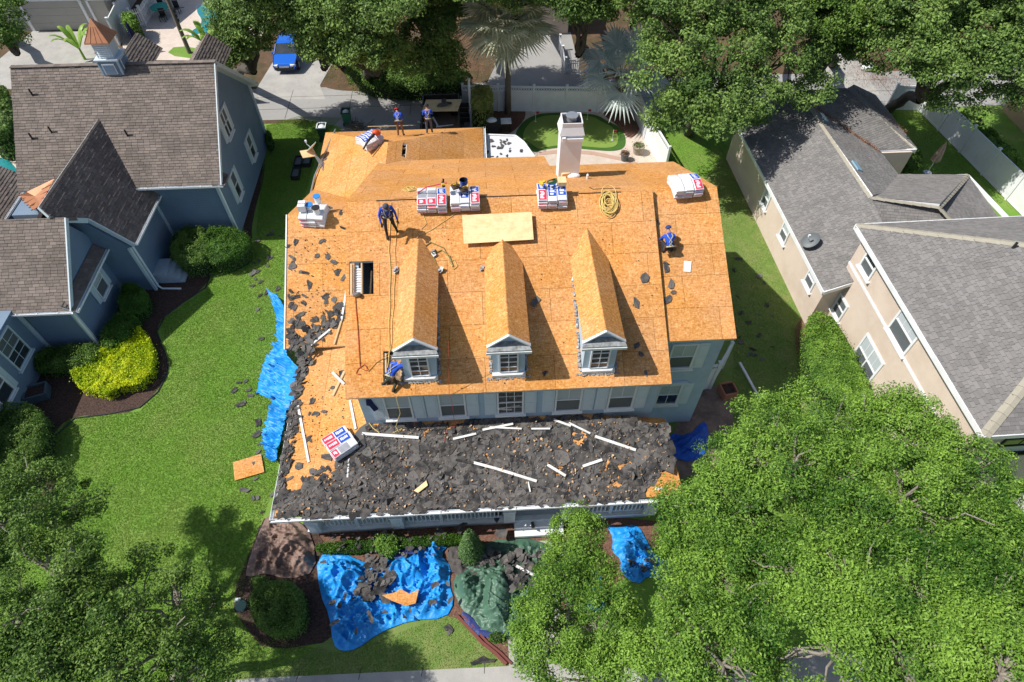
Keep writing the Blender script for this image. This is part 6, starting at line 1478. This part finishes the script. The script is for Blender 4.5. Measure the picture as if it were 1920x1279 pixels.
# ============================================================ people
SKN=pm('skin',(.36,.19,.12),None,rough=.6); SHB=pm('blue_work_shirt',(.012,.06,.42),(.02,.09,.55),5,.85,.3,25); BOOT=pm('brown_boots',(.09,.05,.03),(.05,.03,.02),6,.7)
def cloth(n,c): return pm(n,c,tuple(x*.7 for x in c),6,.9,.3,25)
PBK=cloth('black_trousers',(.03,.03,.035)); PBR=cloth('tan_trousers',(.26,.15,.08)); PGY=cloth('grey_jeans',(.10,.13,.19)); POL=cloth('olive_trousers',(.05,.055,.035)); GLV=cloth('dark_gloves',(.07,.035,.025)); HARN=pm('harness_webbing',(.62,.58,.35),(.15,.14,.12),9,.8)
BASE=dict(pel=(0,0,.94),sp=(0,.0,1.12),ch=(0,.01,1.3),nk=(0,.02,1.47),hd=(0,.05,1.57),ht=(0,.04,1.70),ns=(0,.145,1.58),
 shL=(-.18,.0,1.40),elL=(-.27,-.02,1.13),wrL=(-.28,.10,.90),shR=(.18,.0,1.40),elR=(.27,-.02,1.13),wrR=(.28,.10,.90),
 hpL=(-.1,0,.90),knL=(-.12,.04,.50),anL=(-.14,0,.09),toL=(-.17,.17,.04),hpR=(.1,0,.90),knR=(.12,.04,.50),anR=(.14,0,.09),toR=(.17,.17,.04))
def person(label,loc,rz,J,pants,hat,arms=None,boots=BOOT,harness=True):
    j=dict(BASE); j.update(J); j={k:Vector(v) for k,v in j.items()}
    E=[('pel','sp','sh'),('sp','ch','sh'),('ch','nk','sh'),('nk','hd','sk'),('hd','ht','sk'),('hd','ns','sk')]
    for s in 'LR': E+=[('ch','sh'+s,'sh'),('sh'+s,'el'+s,'sh'),('el'+s,'wr'+s,'sh'),('pel','hp'+s,'pa'),('hp'+s,'kn'+s,'pa'),('kn'+s,'an'+s,'pa'),('an'+s,'to'+s,'bo')]
    Rr=dict(pel=.135,sp=.13,ch=.15,nk=.055,hd=.095,ht=.075,ns=.02,sh=.072,el=.05,wr=.034,hp=.10,kn=.065,an=.052,to=.045)
    names=list(j); rad=[Rr.get(n,Rr.get(n[:2],.05)) for n in names]
    V=[j[n] for n in names]; Ed=[(names.index(a),names.index(b)) for a,b,_ in E]
    segs=[(j[a],j[b],m) for a,b,m in E]
    for s,sg in (('L',-1),('R',1)):
        w=j['wr'+s]; d=(w-j['el'+s]).normalized(); lat=d.cross(Vector((0,1,.3))).normalized()*sg; nrm=d.cross(lat).normalized()
        pi=len(V); V.append(w+d*.07); rad.append(.032); Ed.append((names.index('wr'+s),pi)); segs.append((w,w+d*.09,'gl'))
        for f,(o,L) in enumerate(((-.03,.06),(-.01,.075),(.01,.07),(.03,.055))):
            a=len(V); base=w+d*.10+lat*o; V.append(base); rad.append(.011); Ed.append((pi,a)); V.append(base+d*L*.6+nrm*.012); rad.append(.009); Ed.append((a,a+1)); V.append(base+d*L*.9+nrm*.035); rad.append(.008); Ed.append((a+1,a+2)); segs.append((base,base+d*L,'gl'))
        a=len(V); base=w+d*.045+lat*(-.04); V.append(base); rad.append(.012); Ed.append((pi,a)); V.append(base+d*.05-lat*.02); rad.append(.010); Ed.append((a,a+1)); segs.append((base,base+d*.05,'gl'))
    me=bpy.data.meshes.new('body'); me.from_pydata([tuple(v) for v in V],Ed,[]); o=bpy.data.objects.new('body_rig',me); scene.collection.objects.link(o)
    sk=o.modifiers.new('s','SKIN'); sk.use_smooth_shade=True
    for i,r in enumerate(rad): me.skin_vertices[0].data[i].radius=(r,r)
    me.skin_vertices[0].data[0].use_root=True
    sb=o.modifiers.new('b','SUBSURF'); sb.levels=1; sb.render_levels=1
    dg=bpy.context.evaluated_depsgraph_get(); m2=bpy.data.meshes.new_from_object(o.evaluated_get(dg)); bpy.data.objects.remove(o)
    m2.materials.clear()
    for m in (SHB,pants,SKN,boots,GLV): m2.materials.append(m)
    mi=dict(sh=0,pa=1,sk=2,bo=3,gl=4)
    def dist(p,a,b):
        d=b-a; t=max(0,min(1,(p-a).dot(d)/(d.length_squared+1e-9))); return (p-a-d*t).length
    for f in m2.polygons:
        best=min(segs,key=lambda s:dist(f.center,s[0],s[1])*(1.0 if s[2]!='sk' else .9)); f.material_index=mi[best[2]]; f.use_smooth=True
    root=local(thing('person',(0,0,0),label,'person')); b=bpy.data.objects.new('body',m2); scene.collection.objects.link(b); b.parent=root
    up=(j['ht']-j['hd']).normalized(); fw=(j['ns']-j['hd']).normalized(); top=j['hd']+up*.055
    g=MB(); rt=up.orthogonal(); V0=len(g.v); g.lathe([(.112,0),(.108,.05),(.08,.10),(.03,.125),(.001,.128)],(0,0,0),14); q=up.to_track_quat('Z','Y')
    for i in range(V0,len(g.v)): v=Vector(g.v[i]); v.rotate(q); g.v[i]=tuple(v+top-fw*.01)
    g.beam(top+fw*.09,top+fw*.18,.14,.012,tuple(up)); mk('cap',g,hat,root,smooth=True)
    g=MB(); 
    for s in (-1,1): e=j['hd']+fw*.088+fw.cross(up)*s*.033+up*.012; g.ball(e,.011,5)
    mk('eyes',g,M['black'],root)
    if harness:
        g=MB(); ch=j['ch'];pl_=j['pel']; ax=(j['nk']-pl_).normalized(); r=(j['shR']-j['shL']).normalized(); n=ax.cross(r).normalized()
        for s in (-1,1):
            for bb in (-1,1): g.tube([j['nk']+r*s*.09-ax*.02,ch+r*s*.09+n*bb*.158,pl_.lerp(ch,.45)+r*s*.05*bb+n*bb*.15,pl_+r*s*.10+n*bb*.13],.018,5)
        g.tube([pl_+(r*math.cos(a)+n*math.sin(a))*.16+ax*.02 for a in [2*PI*i/12 for i in range(13)]],.03,5); mk('harness',g,HARN,root)
        [mk('tool_pouch',MB().box(pl_+r*.17*s+ax*-.02,(.1,.14,.19)),TOOL,root) for s in (-1,1)]
    root.location=loc; root.rotation_euler=(0,0,rz); return root
capG=cloth('grey_cap',(.08,.09,.12)); capR=cloth('red_cap',(.45,.03,.04)); capK=cloth('black_cap',(.02,.02,.025)); capT=cloth('grey_beanie',(.16,.16,.18))
# standing roofer on the main slope, facing down the slope
f1=hit(733,440,PMF)
person('roofer in a blue shirt and harness standing on the main slope looking down',f1+Vector((0,0,.0)),PI+.25,dict(ch=(0,.10,1.26),sp=(0,.03,1.10),nk=(0,.19,1.40),hd=(0,.27,1.48),ht=(0,.32,1.59),ns=(0,.36,1.43),shL=(-.18,.13,1.35),shR=(.18,.13,1.35),elL=(-.28,.16,1.09),elR=(.28,.14,1.09),wrL=(-.30,.30,.88),wrR=(.27,.30,.86),knL=(-.16,.06,.52),anL=(-.22,-.05,.22),toL=(-.25,.13,.12),knR=(.14,.10,.47),anR=(.14,.05,.07),toR=(.17,.22,-.03)),PBK,capG,boots=PBK)
# bent roofer working at the left dormer
f2=hit(733,738,PMF)
person('roofer crouching at the left dormer, reaching to it over the opened deck',f2+Vector((.02,.02,0)),-.55,dict(pel=(-.12,.22,.62),sp=(-.13,.38,.74),ch=(-.10,.56,.84),nk=(-.04,.72,.92),hd=(.02,.82,.93),ht=(.04,.93,.93),ns=(.06,.83,.83),shL=(-.26,.62,.84),shR=(.10,.62,.90),elL=(-.26,.72,.58),wrL=(-.06,.86,.48),elR=(.30,.78,.90),wrR=(.46,.98,.94),hpL=(-.22,.2,.58),hpR=(-.02,.2,.58),knL=(-.26,.38,.26),anL=(-.42,.05,.16),toL=(-.44,.16,.06),knR=(.06,.30,.34),anR=(.05,.0,.10),toR=(.08,.18,.05)),POL,capT)
f3=hit(752,256,PN1)
person('roofer with a red cap and tan trousers bending at the far garage eave',f3,-.1,dict(pel=(0,-.08,.92),sp=(-.01,.02,1.06),ch=(-.03,.16,1.16),nk=(-.08,.30,1.24),hd=(-.12,.38,1.27),ht=(-.14,.48,1.32),ns=(-.13,.45,1.19),shL=(-.21,.2,1.20),shR=(.14,.2,1.22),elL=(-.26,.32,.95),wrL=(-.2,.42,.72),elR=(.22,.3,.98),wrR=(.12,.42,.74)),PBR,capR)
f4=hit(806,251,PN1)
person('roofer with a black cap and grey jeans at the far garage eave',f4,.1,dict(ch=(0,.07,1.27),nk=(0,.13,1.42),hd=(0,.18,1.51),ht=(0,.21,1.63),ns=(0,.27,1.47),shL=(-.18,.08,1.36),shR=(.18,.08,1.36),elL=(-.26,.14,1.1),wrL=(-.2,.32,.98),elR=(.26,.14,1.1),wrR=(.2,.34,1.0)),PGY,capK)
f5=hit(1252,478,PWF)
person('roofer crouching in the shadow of the step on the lower right roof',f5+Vector((-.02,.0,0)),.05,dict(pel=(0,-.05,.42),sp=(0,.08,.56),ch=(0,.24,.68),nk=(0,.38,.78),hd=(0,.46,.82),ht=(0,.54,.90),ns=(0,.54,.77),shL=(-.18,.28,.70),shR=(.18,.28,.70),elL=(-.26,.38,.45),wrL=(-.14,.52,.30),elR=(.26,.38,.45),wrR=(.14,.52,.30),hpL=(-.1,-.03,.38),hpR=(.1,-.03,.38),knL=(-.18,.34,.40),anL=(-.16,.06,.10),toL=(-.18,.24,.08),knR=(.18,.34,.42),anR=(.16,.06,.10),toR=(.18,.24,.08)),PBK,cloth('blue_cap',(.03,.06,.22)))
# ============================================================ vehicles, bins and yard things
def car():
    b=at(536,140,0); r=thing('parked_car',tuple(b),'blue hatchback parked nose-first under the dusty oak','car'); 
    CB=pm('blue_car_paint',(.005,.11,.55),None,rough=.22,spec=.6,coat=.8); c=b+Vector((.05,2.05,0))
    prof=[(-2.05,.35),(-2.08,.62),(-1.95,.78),(-1.05,.98),(-.95,1.0),(1.85,1.02),(2.05,.92),(2.08,.4)]
    def loftc(pts,wf,m,name,par=r):
        g=MB();n=len(pts);V=[]
        for y,z in pts:
            w=wf(y,z); V+= [(c.x-w,c.y+y,z),(c.x+w,c.y+y,z)]
        F_=[(2*i,2*i+1,2*((i+1)%n)+1,2*((i+1)%n)) for i in range(n)]; F_+= [tuple(2*i for i in range(n))[::-1],tuple(2*i+1 for i in range(n))]; g.add(V,F_); return mk(name,g,m,par,bev=.04)
    body=loftc(prof,lambda y,z:.86-(.10 if abs(y)>1.9 else 0)-(0 if z>.5 else .03),CB,'body')
    loftc([(-1.02,.98),(-.35,1.42),(.0,1.48),(1.2,1.46),(1.8,1.05)],lambda y,z:.80-(z-.98)*.32,M['glass'],'cabin_glass')
    loftc([(-.36,1.44),(0,1.50),(1.2,1.48),(1.3,1.44)],lambda y,z:.655,CB,'roof_panel')
    for s in (-1,1):
        g=MB(); g.beam(c+Vector((s*.80,-1.0,.99)),c+Vector((s*.66,-.33,1.44)),.05,.05); mk('pillar',g,CB,r)
        g=MB(); g.box(c+Vector((s*.62,-2.0,.66)),(.36,.16,.14),(.2,0,s*.35)); mk('headlight',g,M['fascia'],r)
        g=MB(); g.box(c+Vector((s*.92,-.85,1.02)),(.16,.1,.12)); mk('wing_mirror',g,CB,r)
        for y in (-1.3,1.25):
            g=MB(); g.tube([c+Vector((s*.72,y,.32)),c+Vector((s*.88,y,.32))],.32,18); w=mk('wheel',g,M['black'],r); g=MB(); g.tube([c+Vector((s*.885,y,.32)),c+Vector((s*.895,y,.32))],.19,14); mk('rim',g,M['steel'],w)
    g=MB(); g.box(c+Vector((0,-2.09,.45)),(1.3,.04,.2)); mk('grille',g,M['black'],r); g=MB(); g.box(c+Vector((0,-2.11,.6)),(.7,.04,.1)); mk('front_trim',g,M['steel'],r)
    return r
car()
# dump trailer behind the garage
a=at(826,236,0); y0=34.0; xc=at(826,240,1.4).x; DT=thing('dump_trailer',(xc,y0+1.6,0),'black steel dump trailer parked behind the garage with a plywood sheet over it','trailer')
BS=pm('black_steel',(.018,.018,.02),(.05,.045,.04),3,.5,dirt=(.12,.07,.04),dscale=2,damt=.4); RUST=pm('rusty_bed',(.16,.11,.08),(.26,.2,.15),2.5,.85)
W2_=1.15;L_=4.0;H_=1.75
for nm,c_,d_ in (('side_wall',(xc-W2_,y0+L_/2,1.15),(.07,L_,1.2)),('side_wall',(xc+W2_,y0+L_/2,1.15),(.07,L_,1.2)),('end_wall',(xc,y0+L_,1.15),(2*W2_,.07,1.2)),('tailgate',(xc,y0,.95),(2*W2_,.06,.7)),('bed',(xc,y0+L_/2,.6),(2*W2_-.1,L_-.1,.08))):
    g=MB(); g.box(c_,d_); 
    if nm=='side_wall':
        for k in range(5): g.box((c_[0]+(.05 if c_[0]>xc else -.05),y0+.2+k*.9,1.15),(.06,.08,1.2))
    mk(nm,g,RUST if nm=='bed' else BS,DT)
for s in (-1,1):
    for y in (1.4,2.3): g=MB(); g.tube([(xc+s*(W2_+.05),y0+y,.34),(xc+s*(W2_+.28),y0+y,.34)],.34,16); mk('wheel',g,M['black'],DT)
    g=MB(); g.beam((xc+s*.3,y0-.0,.5),(xc,y0-1.3,.45),.08,.1); mk('drawbar',g,BS,DT)
def free_sheet(pts,mat,label,name,cat='sheet',th=.025,parent=None):
    c=sum((Vector(p) for p in pts),Vector())/len(pts); g=MB(); g.slab([Vector(p) for p in pts],th); return mk(name,g,mat,label=label,cat=cat,origin=tuple(c))
free_sheet([at(790,209,1.86),at(858,208,1.86),at(866,186,1.9),at(799,187,1.9)],M['ply'],'weathered plywood sheet lying across the black trailer','plywood_sheet')
for i,(x,y) in enumerate(((828,198),(838,194),(832,190))): scrap(x,y,(Vector((0,0,1.92)),Vector((0,0,1))),.9-.1*i,('lowest','middle','upper')[i]+' of the dark felt scraps on the trailer plywood','felt scraps on the trailer plywood')
for (x1,y1,x2,y2,l) in ((783,228,800,232,'white strip at the left side of the trailer bed'),(812,220,822,238,'white boards leaning in the trailer'),(818,238,850,234,'white strip across the trailer tail')):
    g=MB(); p=at(x1,y1,1.5);q=at(x2,y2,1.3); g.beam(p,q,.1,.04); mk('trim_board',g,WB_,label=l,cat='board',origin=tuple((p+q)/2))
cluster('black_gate',at(878,238,0),'low black panel gate right of the trailer','gate',[('panel',lambda g,c:[g.box(c+Vector((-.05,.4+.01*k,.25+.36*k)),(1.9,.05,.32)) for k in range(4)],BS),('frame',lambda g,c:(g.box(c+Vector((-1.0,.4,.8)),(.1,.1,1.6)),g.box(c+Vector((.95,.4,.8)),(.1,.1,1.6))),M['black'])])
p=at(884,238,0); g=MB(); g.cyl(p,.08,3.4,10); g.cyl(p+Vector((0,0,1.0)),.12,.25,10); mk('white_pole',g,M['white'],label='white pole with a collar beside the variegated shrub',cat='pole',origin=tuple(p))
# grill, white lid table and bench at the green
cluster('barbecue_grill',at(925,250,0),'black barbecue grill with white lid parts beside the patio cover','grill',[('firebox',lambda g,c:(g.box(c+Vector((0,0,.75)),(1.0,.55,.35)),g.box(c+Vector((0,0,.3)),(.8,.5,.55))),M['black']),('lid',lambda g,c:g.ball(c+Vector((-.1,0,.95)),.3,8,0,(1.2,.8,.6)),M['white']),('leg',lambda g,c:g.cyl(c+Vector((-.4,.2,0)),.04,.6,8),M['black'])])
cluster('patio_table',at(948,246,0),'small white-topped table beside the black grill','table',[('top',lambda g,c:g.box(c+Vector((0,0,.75)),(.75,.6,.06)),M['white']),('leg',lambda g,c:g.cyl(c+Vector((-.3,.2,0)),.03,.74,8),M['black']),('leg',lambda g,c:g.cyl(c+Vector((.3,-.2,0)),.03,.74,8),M['black']),('leg',lambda g,c:g.cyl(c+Vector((.3,.2,0)),.03,.74,8),M['black']),('leg',lambda g,c:g.cyl(c+Vector((-.3,-.2,0)),.03,.74,8),M['black'])])
for x,y,l in ((1004,228,'left golf flag on the putting green'),(1101,224,'middle golf flag on the putting green near the palm'),(1148,263,'right golf flag near the rim of the putting green')):
    cluster('golf_flag',at(x,y,.06),l,'flag',[('pin',lambda g,c:(g.cyl(c,.015,.75,6),g.cyl(c,.07,.02,10)),M['white']),('pennant',lambda g,c:g.box(c+Vector((.1,0,.66)),(.22,.01,.16)),capR)])
TER=pm('stone_pot',(.42,.35,.28),(.3,.25,.2),5,.9)
def pot(px,py,r,h,mat,label,plant):
    c=at(px,py,0); o=thing('planter',tuple(c),label,'planter'); g=MB(); g.lathe([(r*.7,0),(r,h*.8),(r*1.1,h*.85),(r*1.1,h),(r*.9,h),(r*.9,h*.85),(.001,h*.85)],c,18); mk('pot',g,mat,o,smooth=False)
    n=260; P=np.array([c.x,c.y,h])+RS.normal(0,1,(n,3))*np.array([r*.5,r*.5,.1]); V,Fc=leaves(P,np.tile([0,0,1.],(n,1)),.09,.5); np_mesh('plant',V,Fc,4,RS.rand(n),plant,o,kind='stuff')
pot(1195,288,.36,.6,TER,'wide pale stone planter by the white fence corner',LM['dark']); pot(1170,301,.26,.55,M['screen'],'smaller dark barrel planter left of the stone one',LIT)
def boxplanter(px,py,sx,sy,h,rz,mat,label):
    c=at(px,py,0); o=thing('box_planter',tuple(c),label,'planter'); R3=Euler((0,0,rz)).to_matrix()
    for u,v,a,b_ in ((0,-sy/2,sx,.06),(0,sy/2,sx,.06),(-sx/2,0,.06,sy-.06),(sx/2,0,.06,sy-.06)):
        g=MB(); g.box(c+R3@Vector((u,v,h/2)),(a,b_,h),R3); mk('side_panel',g,mat,o)
    g=MB(); g.box(c+Vector((0,0,h*.75)),(sx-.1,sy-.1,.05),R3); mk('soil',g,G['mulch'],o)
boxplanter(75,742,.9,.7,.45,.3,cloth('slate_blue_box',(.10,.15,.2)),'grey-blue box planter in the shade by the near blue wall')
boxplanter(1362,738,.62,.62,.45,.15,pm('terracotta',(.36,.16,.10),None,rough=.9),'square terracotta planter at the side gate')
# bins and yard waste at the left rear corner
def bin_(px,py,label,mat,lidm,tilt=0,h=1.0,open_=True):
    c=at(px,py,0); o=thing('wheeled_bin',tuple(c),label,'bin'); g=MB(); a,b_=.27,.31
    g.add([(c.x-a*.8,c.y-b_*.8,.06),(c.x+a*.8,c.y-b_*.8,.06),(c.x+a*.8,c.y+b_*.8,.06),(c.x-a*.8,c.y+b_*.8,.06),(c.x-a,c.y-b_,h),(c.x+a,c.y-b_,h),(c.x+a,c.y+b_,h),(c.x-a,c.y+b_,h)],[(0,1,5,4),(1,2,6,5),(2,3,7,6),(3,0,4,7),(3,2,1,0)]); mk('body',g,mat,o)
    g=MB()
    for u,v,x,y in ((0,-b_,2*a+.06,.05),(0,b_,2*a+.06,.05),(-a,0,.05,2*b_),(a,0,.05,2*b_)): g.box(c+Vector((u,v,h)),(x,y,.06))
    mk('rim',g,lidm,o)
    for s in (-1,1): g=MB(); g.tube([c+Vector((s*.2,-b_*.9,.12)),c+Vector((s*.27,-b_*.9,.12))],.12,12); mk('wheel',g,M['black'],o)
    g=MB(); g.ball(c+Vector((0,0,h*.9)),.24,8,0,(.9,1.1,.5)); mk('contents',g,M['white'],o)
GRB=pm('green_bin',(.02,.07,.035),(.03,.09,.045),3,.5)
bin_(609,261,'green wheeled bin full of white waste behind the garage corner',GRB,M['white'])
bin_(653,232,'lighter green bin standing at the edge of the alley',pm('light_green_bin',(.05,.22,.12),None,rough=.5),GRB,h=.95)
cluster('yard_waste',at(672,246,0),'heap of dry branches and leaves at the alley edge','yard waste',[('branches',lambda g,c:[g.tube([c+Vector((random.gauss(0,.35),random.gauss(0,.3),random.uniform(.05,.4))),c+Vector((random.gauss(0,.5),random.gauss(0,.4),random.uniform(.2,.7)))],.02,4) for k in range(60)],PALMT)])
cluster('waste_bag',at(656,262,0),'blue bag beside the heap of dry branches','bag',[('bag',lambda g,c:g.ball(c+Vector((0,.2,.2)),.25,8,0,(1.2,1,.8)),BLP),('knot',lambda g,c:g.ball(c+Vector((0,.2,.42)),.06,6),BLP)])
cluster('red_tool_bag',at(635,264,0),'dark red bag behind the garage eave','bag',[('bag',lambda g,c:g.ball(c+Vector((0,.3,.2)),.3,8,0,(1.4,.7,.6)),capR),('strap',lambda g,c:g.tube([c+Vector((-.2,.3,.3)),c+Vector((0,.3,.5)),c+Vector((.2,.3,.3))],.02,5),M['black'])])
for x,y,l in ((561,308,'upper left black plastic window box on the grass'),(577,306,'upper right black plastic window box on the grass'),(556,330,'lower black plastic window box on the grass')):
    cluster('black_tray',at(x,y,0),l,'tray',[('tray',lambda g,c:[g.box(c+Vector((u,v,.16)),(a,b_,.32)) for u,v,a,b_ in ((-.22,0,.03,.9),(.22,0,.03,.9),(0,-.45,.42,.03),(0,.45,.42,.03))],M['black']),('soil',lambda g,c:g.box(c+Vector((0,0,.2)),(.4,.86,.03)),M['screen'])])
# satellite dishes
def dish(c,aim,r,matd,label,mast):
    c=Vector(c); o=thing('satellite_dish',tuple(c),label,'satellite dish'); q=Vector(aim).normalized().to_track_quat('Z','Y'); g=MB(); g.lathe([(.001,0),(r*.4,.02*r*2),(r*.75,.1*r),(r,.2*r),(r*.98,.22*r),(.001,.03)],(0,0,0),22)
    for i in range(len(g.v)): v=Vector(g.v[i]); v.x*=.85; v.rotate(q); g.v[i]=tuple(v+c+Vector((0,0,mast)))
    mk('reflector',g,matd,o,smooth=True); g=MB(); g.cyl(c,.03,mast,8); mk('mast',g,M['steel'],o)
    e=c+Vector((0,0,mast))+Vector(aim).normalized()*r*1.1; g=MB(); g.tube([c+Vector((0,0,mast-.1)),e-Vector((0,0,.15)),e],.015,6); g.box(e,(.09,.09,.12)); mk('feed_arm',g,M['white'],o)
pRW=PWs; dish(hit(1515,462,pRW),(-.6,-.2,1.0),.45,M['screen'],'dark satellite dish on the beige house low roof',.35)
dd=at(590,292,3.3); dish(dd,(-.7,.3,.8),.42,M['fascia'],'white satellite dish on a bracket at the garage left eave',.5)
cluster('antenna_panel',at(578,288,3.6),'tan panel on the bracket beside the white dish','panel',[('panel',lambda g,c:g.box(c,(.75,.5,.04),(.3,.2,.5)),M['ply']),('bracket',lambda g,c:[g.tube([c+Vector((.3,0,0)),c+Vector((.9,-.6-.2*k,-.3))],.02,5) for k in range(4)],M['steel'])])
g=MB(); P=[at(629,243,3.3),at(608,290,3.3),at(590,330,3.2),at(578,382,3.1)]; g.tube(P,.05,6); mk('gutter_length',g,M['steel'],label='bent loose gutter length along the left eave of the garage',cat='gutter',origin=tuple(P[0]))
# pool yard
NVY=cloth('navy_canvas',(.015,.025,.08))
def closed_parasol(px,py,h,mat,label,r=.2,lean=(0,0)):
    c=at(px,py,0); o=thing('parasol',tuple(c),label,'parasol'); g=MB(); g.cyl(c,.025,h,8); g.cyl(c,.25,.08,14); mk('pole',g,M['white'],o)
    g=MB(); pr=[(r,h*.42),(r*.85,h*.6),(r*.5,h*.85),(.02,h*1.02)]; n=12; V=[]
    for rr,z in pr:
        for k in range(n): a=2*PI*k/n; q=rr*(1 if k%2 else .6); V.append((c.x+math.cos(a)*q+lean[0]*z,c.y+math.sin(a)*q+lean[1]*z,z))
    g.add(V,[(i*n+k,i*n+(k+1)%n,i*n+n+(k+1)%n,i*n+n+k) for i in range(3) for k in range(n)]); mk('canopy',g,mat,o)
closed_parasol(264,100,2.4,NVY,'closed navy parasol beside the paved pool patio',.25)
closed_parasol(1738,325,2.2,pm('floral_canvas',(.62,.45,.38),(.45,.22,.2),6,.8,dirt=(.2,.25,.2),dscale=6,damt=.7),'closed floral parasol in the beige house yard',.28)
c=at(307,30,0); TL=thing('patio_table',tuple(c),'green round patio table by the picket gate','table'); GT=pm('green_canvas',(.01,.30,.22),None,rough=.6)
g=MB(); g.cyl(c+Vector((0,0,.7)),.75,.06,20); mk('top',g,GT,TL); g=MB(); g.cyl(c,.05,.7,8); mk('leg',g,M['black'],TL)
for i,a in enumerate((.4,1.9,3.4,5.)):
    q=c+Vector((math.cos(a)*1.15,math.sin(a)*1.0,0)); cluster('patio_chair',q,('right','rear','left','front')[i]+' dark chair at the green patio table','chair',[('seat',lambda g,c:g.box(c+Vector((0,0,.42)),(.45,.45,.05)),M['black']),('backrest',lambda g,c:g.box(c+Vector((0,.2,.7)),(.45,.05,.5)),M['black'])]+[('leg',(lambda g,c,u=u,v=v:g.box(c+Vector((u,v,.2)),(.04,.04,.4))),M['black']) for u in(-.2,.2) for v in (-.2,.2)])
p=at(356,100,0); UP=thing('utility_pole',tuple(p),'grey wooden utility pole beside the pool patio','utility pole'); g=MB(); g.tube([p,p+Vector((0,0,4)),p+Vector((0,0,9.5))],[.16,.14,.11],12); mk('pole',g,PALMT,UP); g=MB()
for k in range(4): g.beam(p+Vector((-.9,-.1,3.2+.25*k)),p+Vector((.9,.1,3.3+.25*k)),.05,.03) if k==0 else g.box(p+Vector((.18,-.05,2.2+.3*k)),(.12,.1,.2))
mk('bracket',g,M['black'],UP)
# utility lids and a rock in the front bed
cluster('manhole_cover',at(453,1137,0),'round green utility lid in the front bed','lid',[('lid',lambda g,c:g.cyl(c+Vector((0,0,.03)),.2,.06,16),pm('green_lid',(.12,.22,.17),None,rough=.7)),('rim',lambda g,c:g.lathe([(.2,.03),(.24,.03),(.24,.07),(.2,.07)],c,16),M['black'])])
cluster('valve_box',at(447,1126,0),'small pale green valve box above the round lid','lid',[('box',lambda g,c:g.box(c+Vector((0,0,.05)),(.2,.14,.1)),pm('pale_green_lid',(.3,.42,.36),None,rough=.7)),('cap',lambda g,c:g.cyl(c+Vector((0,0,.1)),.05,.03,8),M['white'])])
cluster('meter_box',at(1390,322,0),'grey electric meter on the beige wall','meter',[('box',lambda g,c:g.box(c+Vector((-.0,0,1.2)),(.2,.3,.45)),M['fascia']),('conduit',lambda g,c:g.cyl(c+Vector((0,.0,1.4)),.04,1.3,8),pm('copper_pipe',(.4,.22,.12),None))])
cluster('wheel_bin_lid',at(1357,250,0),'black and white hose reel on the shaded beige wall','hose reel',[('reel',lambda g,c:g.tube([c+Vector((-.1,0,1.0)),c+Vector((.05,0,1.0))],.32,16),M['black']),('hub',lambda g,c:g.tube([c+Vector((-.13,0,1.0)),c+Vector((-.1,0,1.0))],.12,12),M['white'])])
cluster('white_boulder',at(1625,132,0),'pale rock at the path under the far oak','rock',[('stone',lambda g,c:g.ball(c+Vector((0,0,.25)),.45,7,0,(1.2,.8,.7)),M['fascia']),('chip',lambda g,c:g.ball(c+Vector((.5,.1,.1)),.15,6),M['fascia'])])
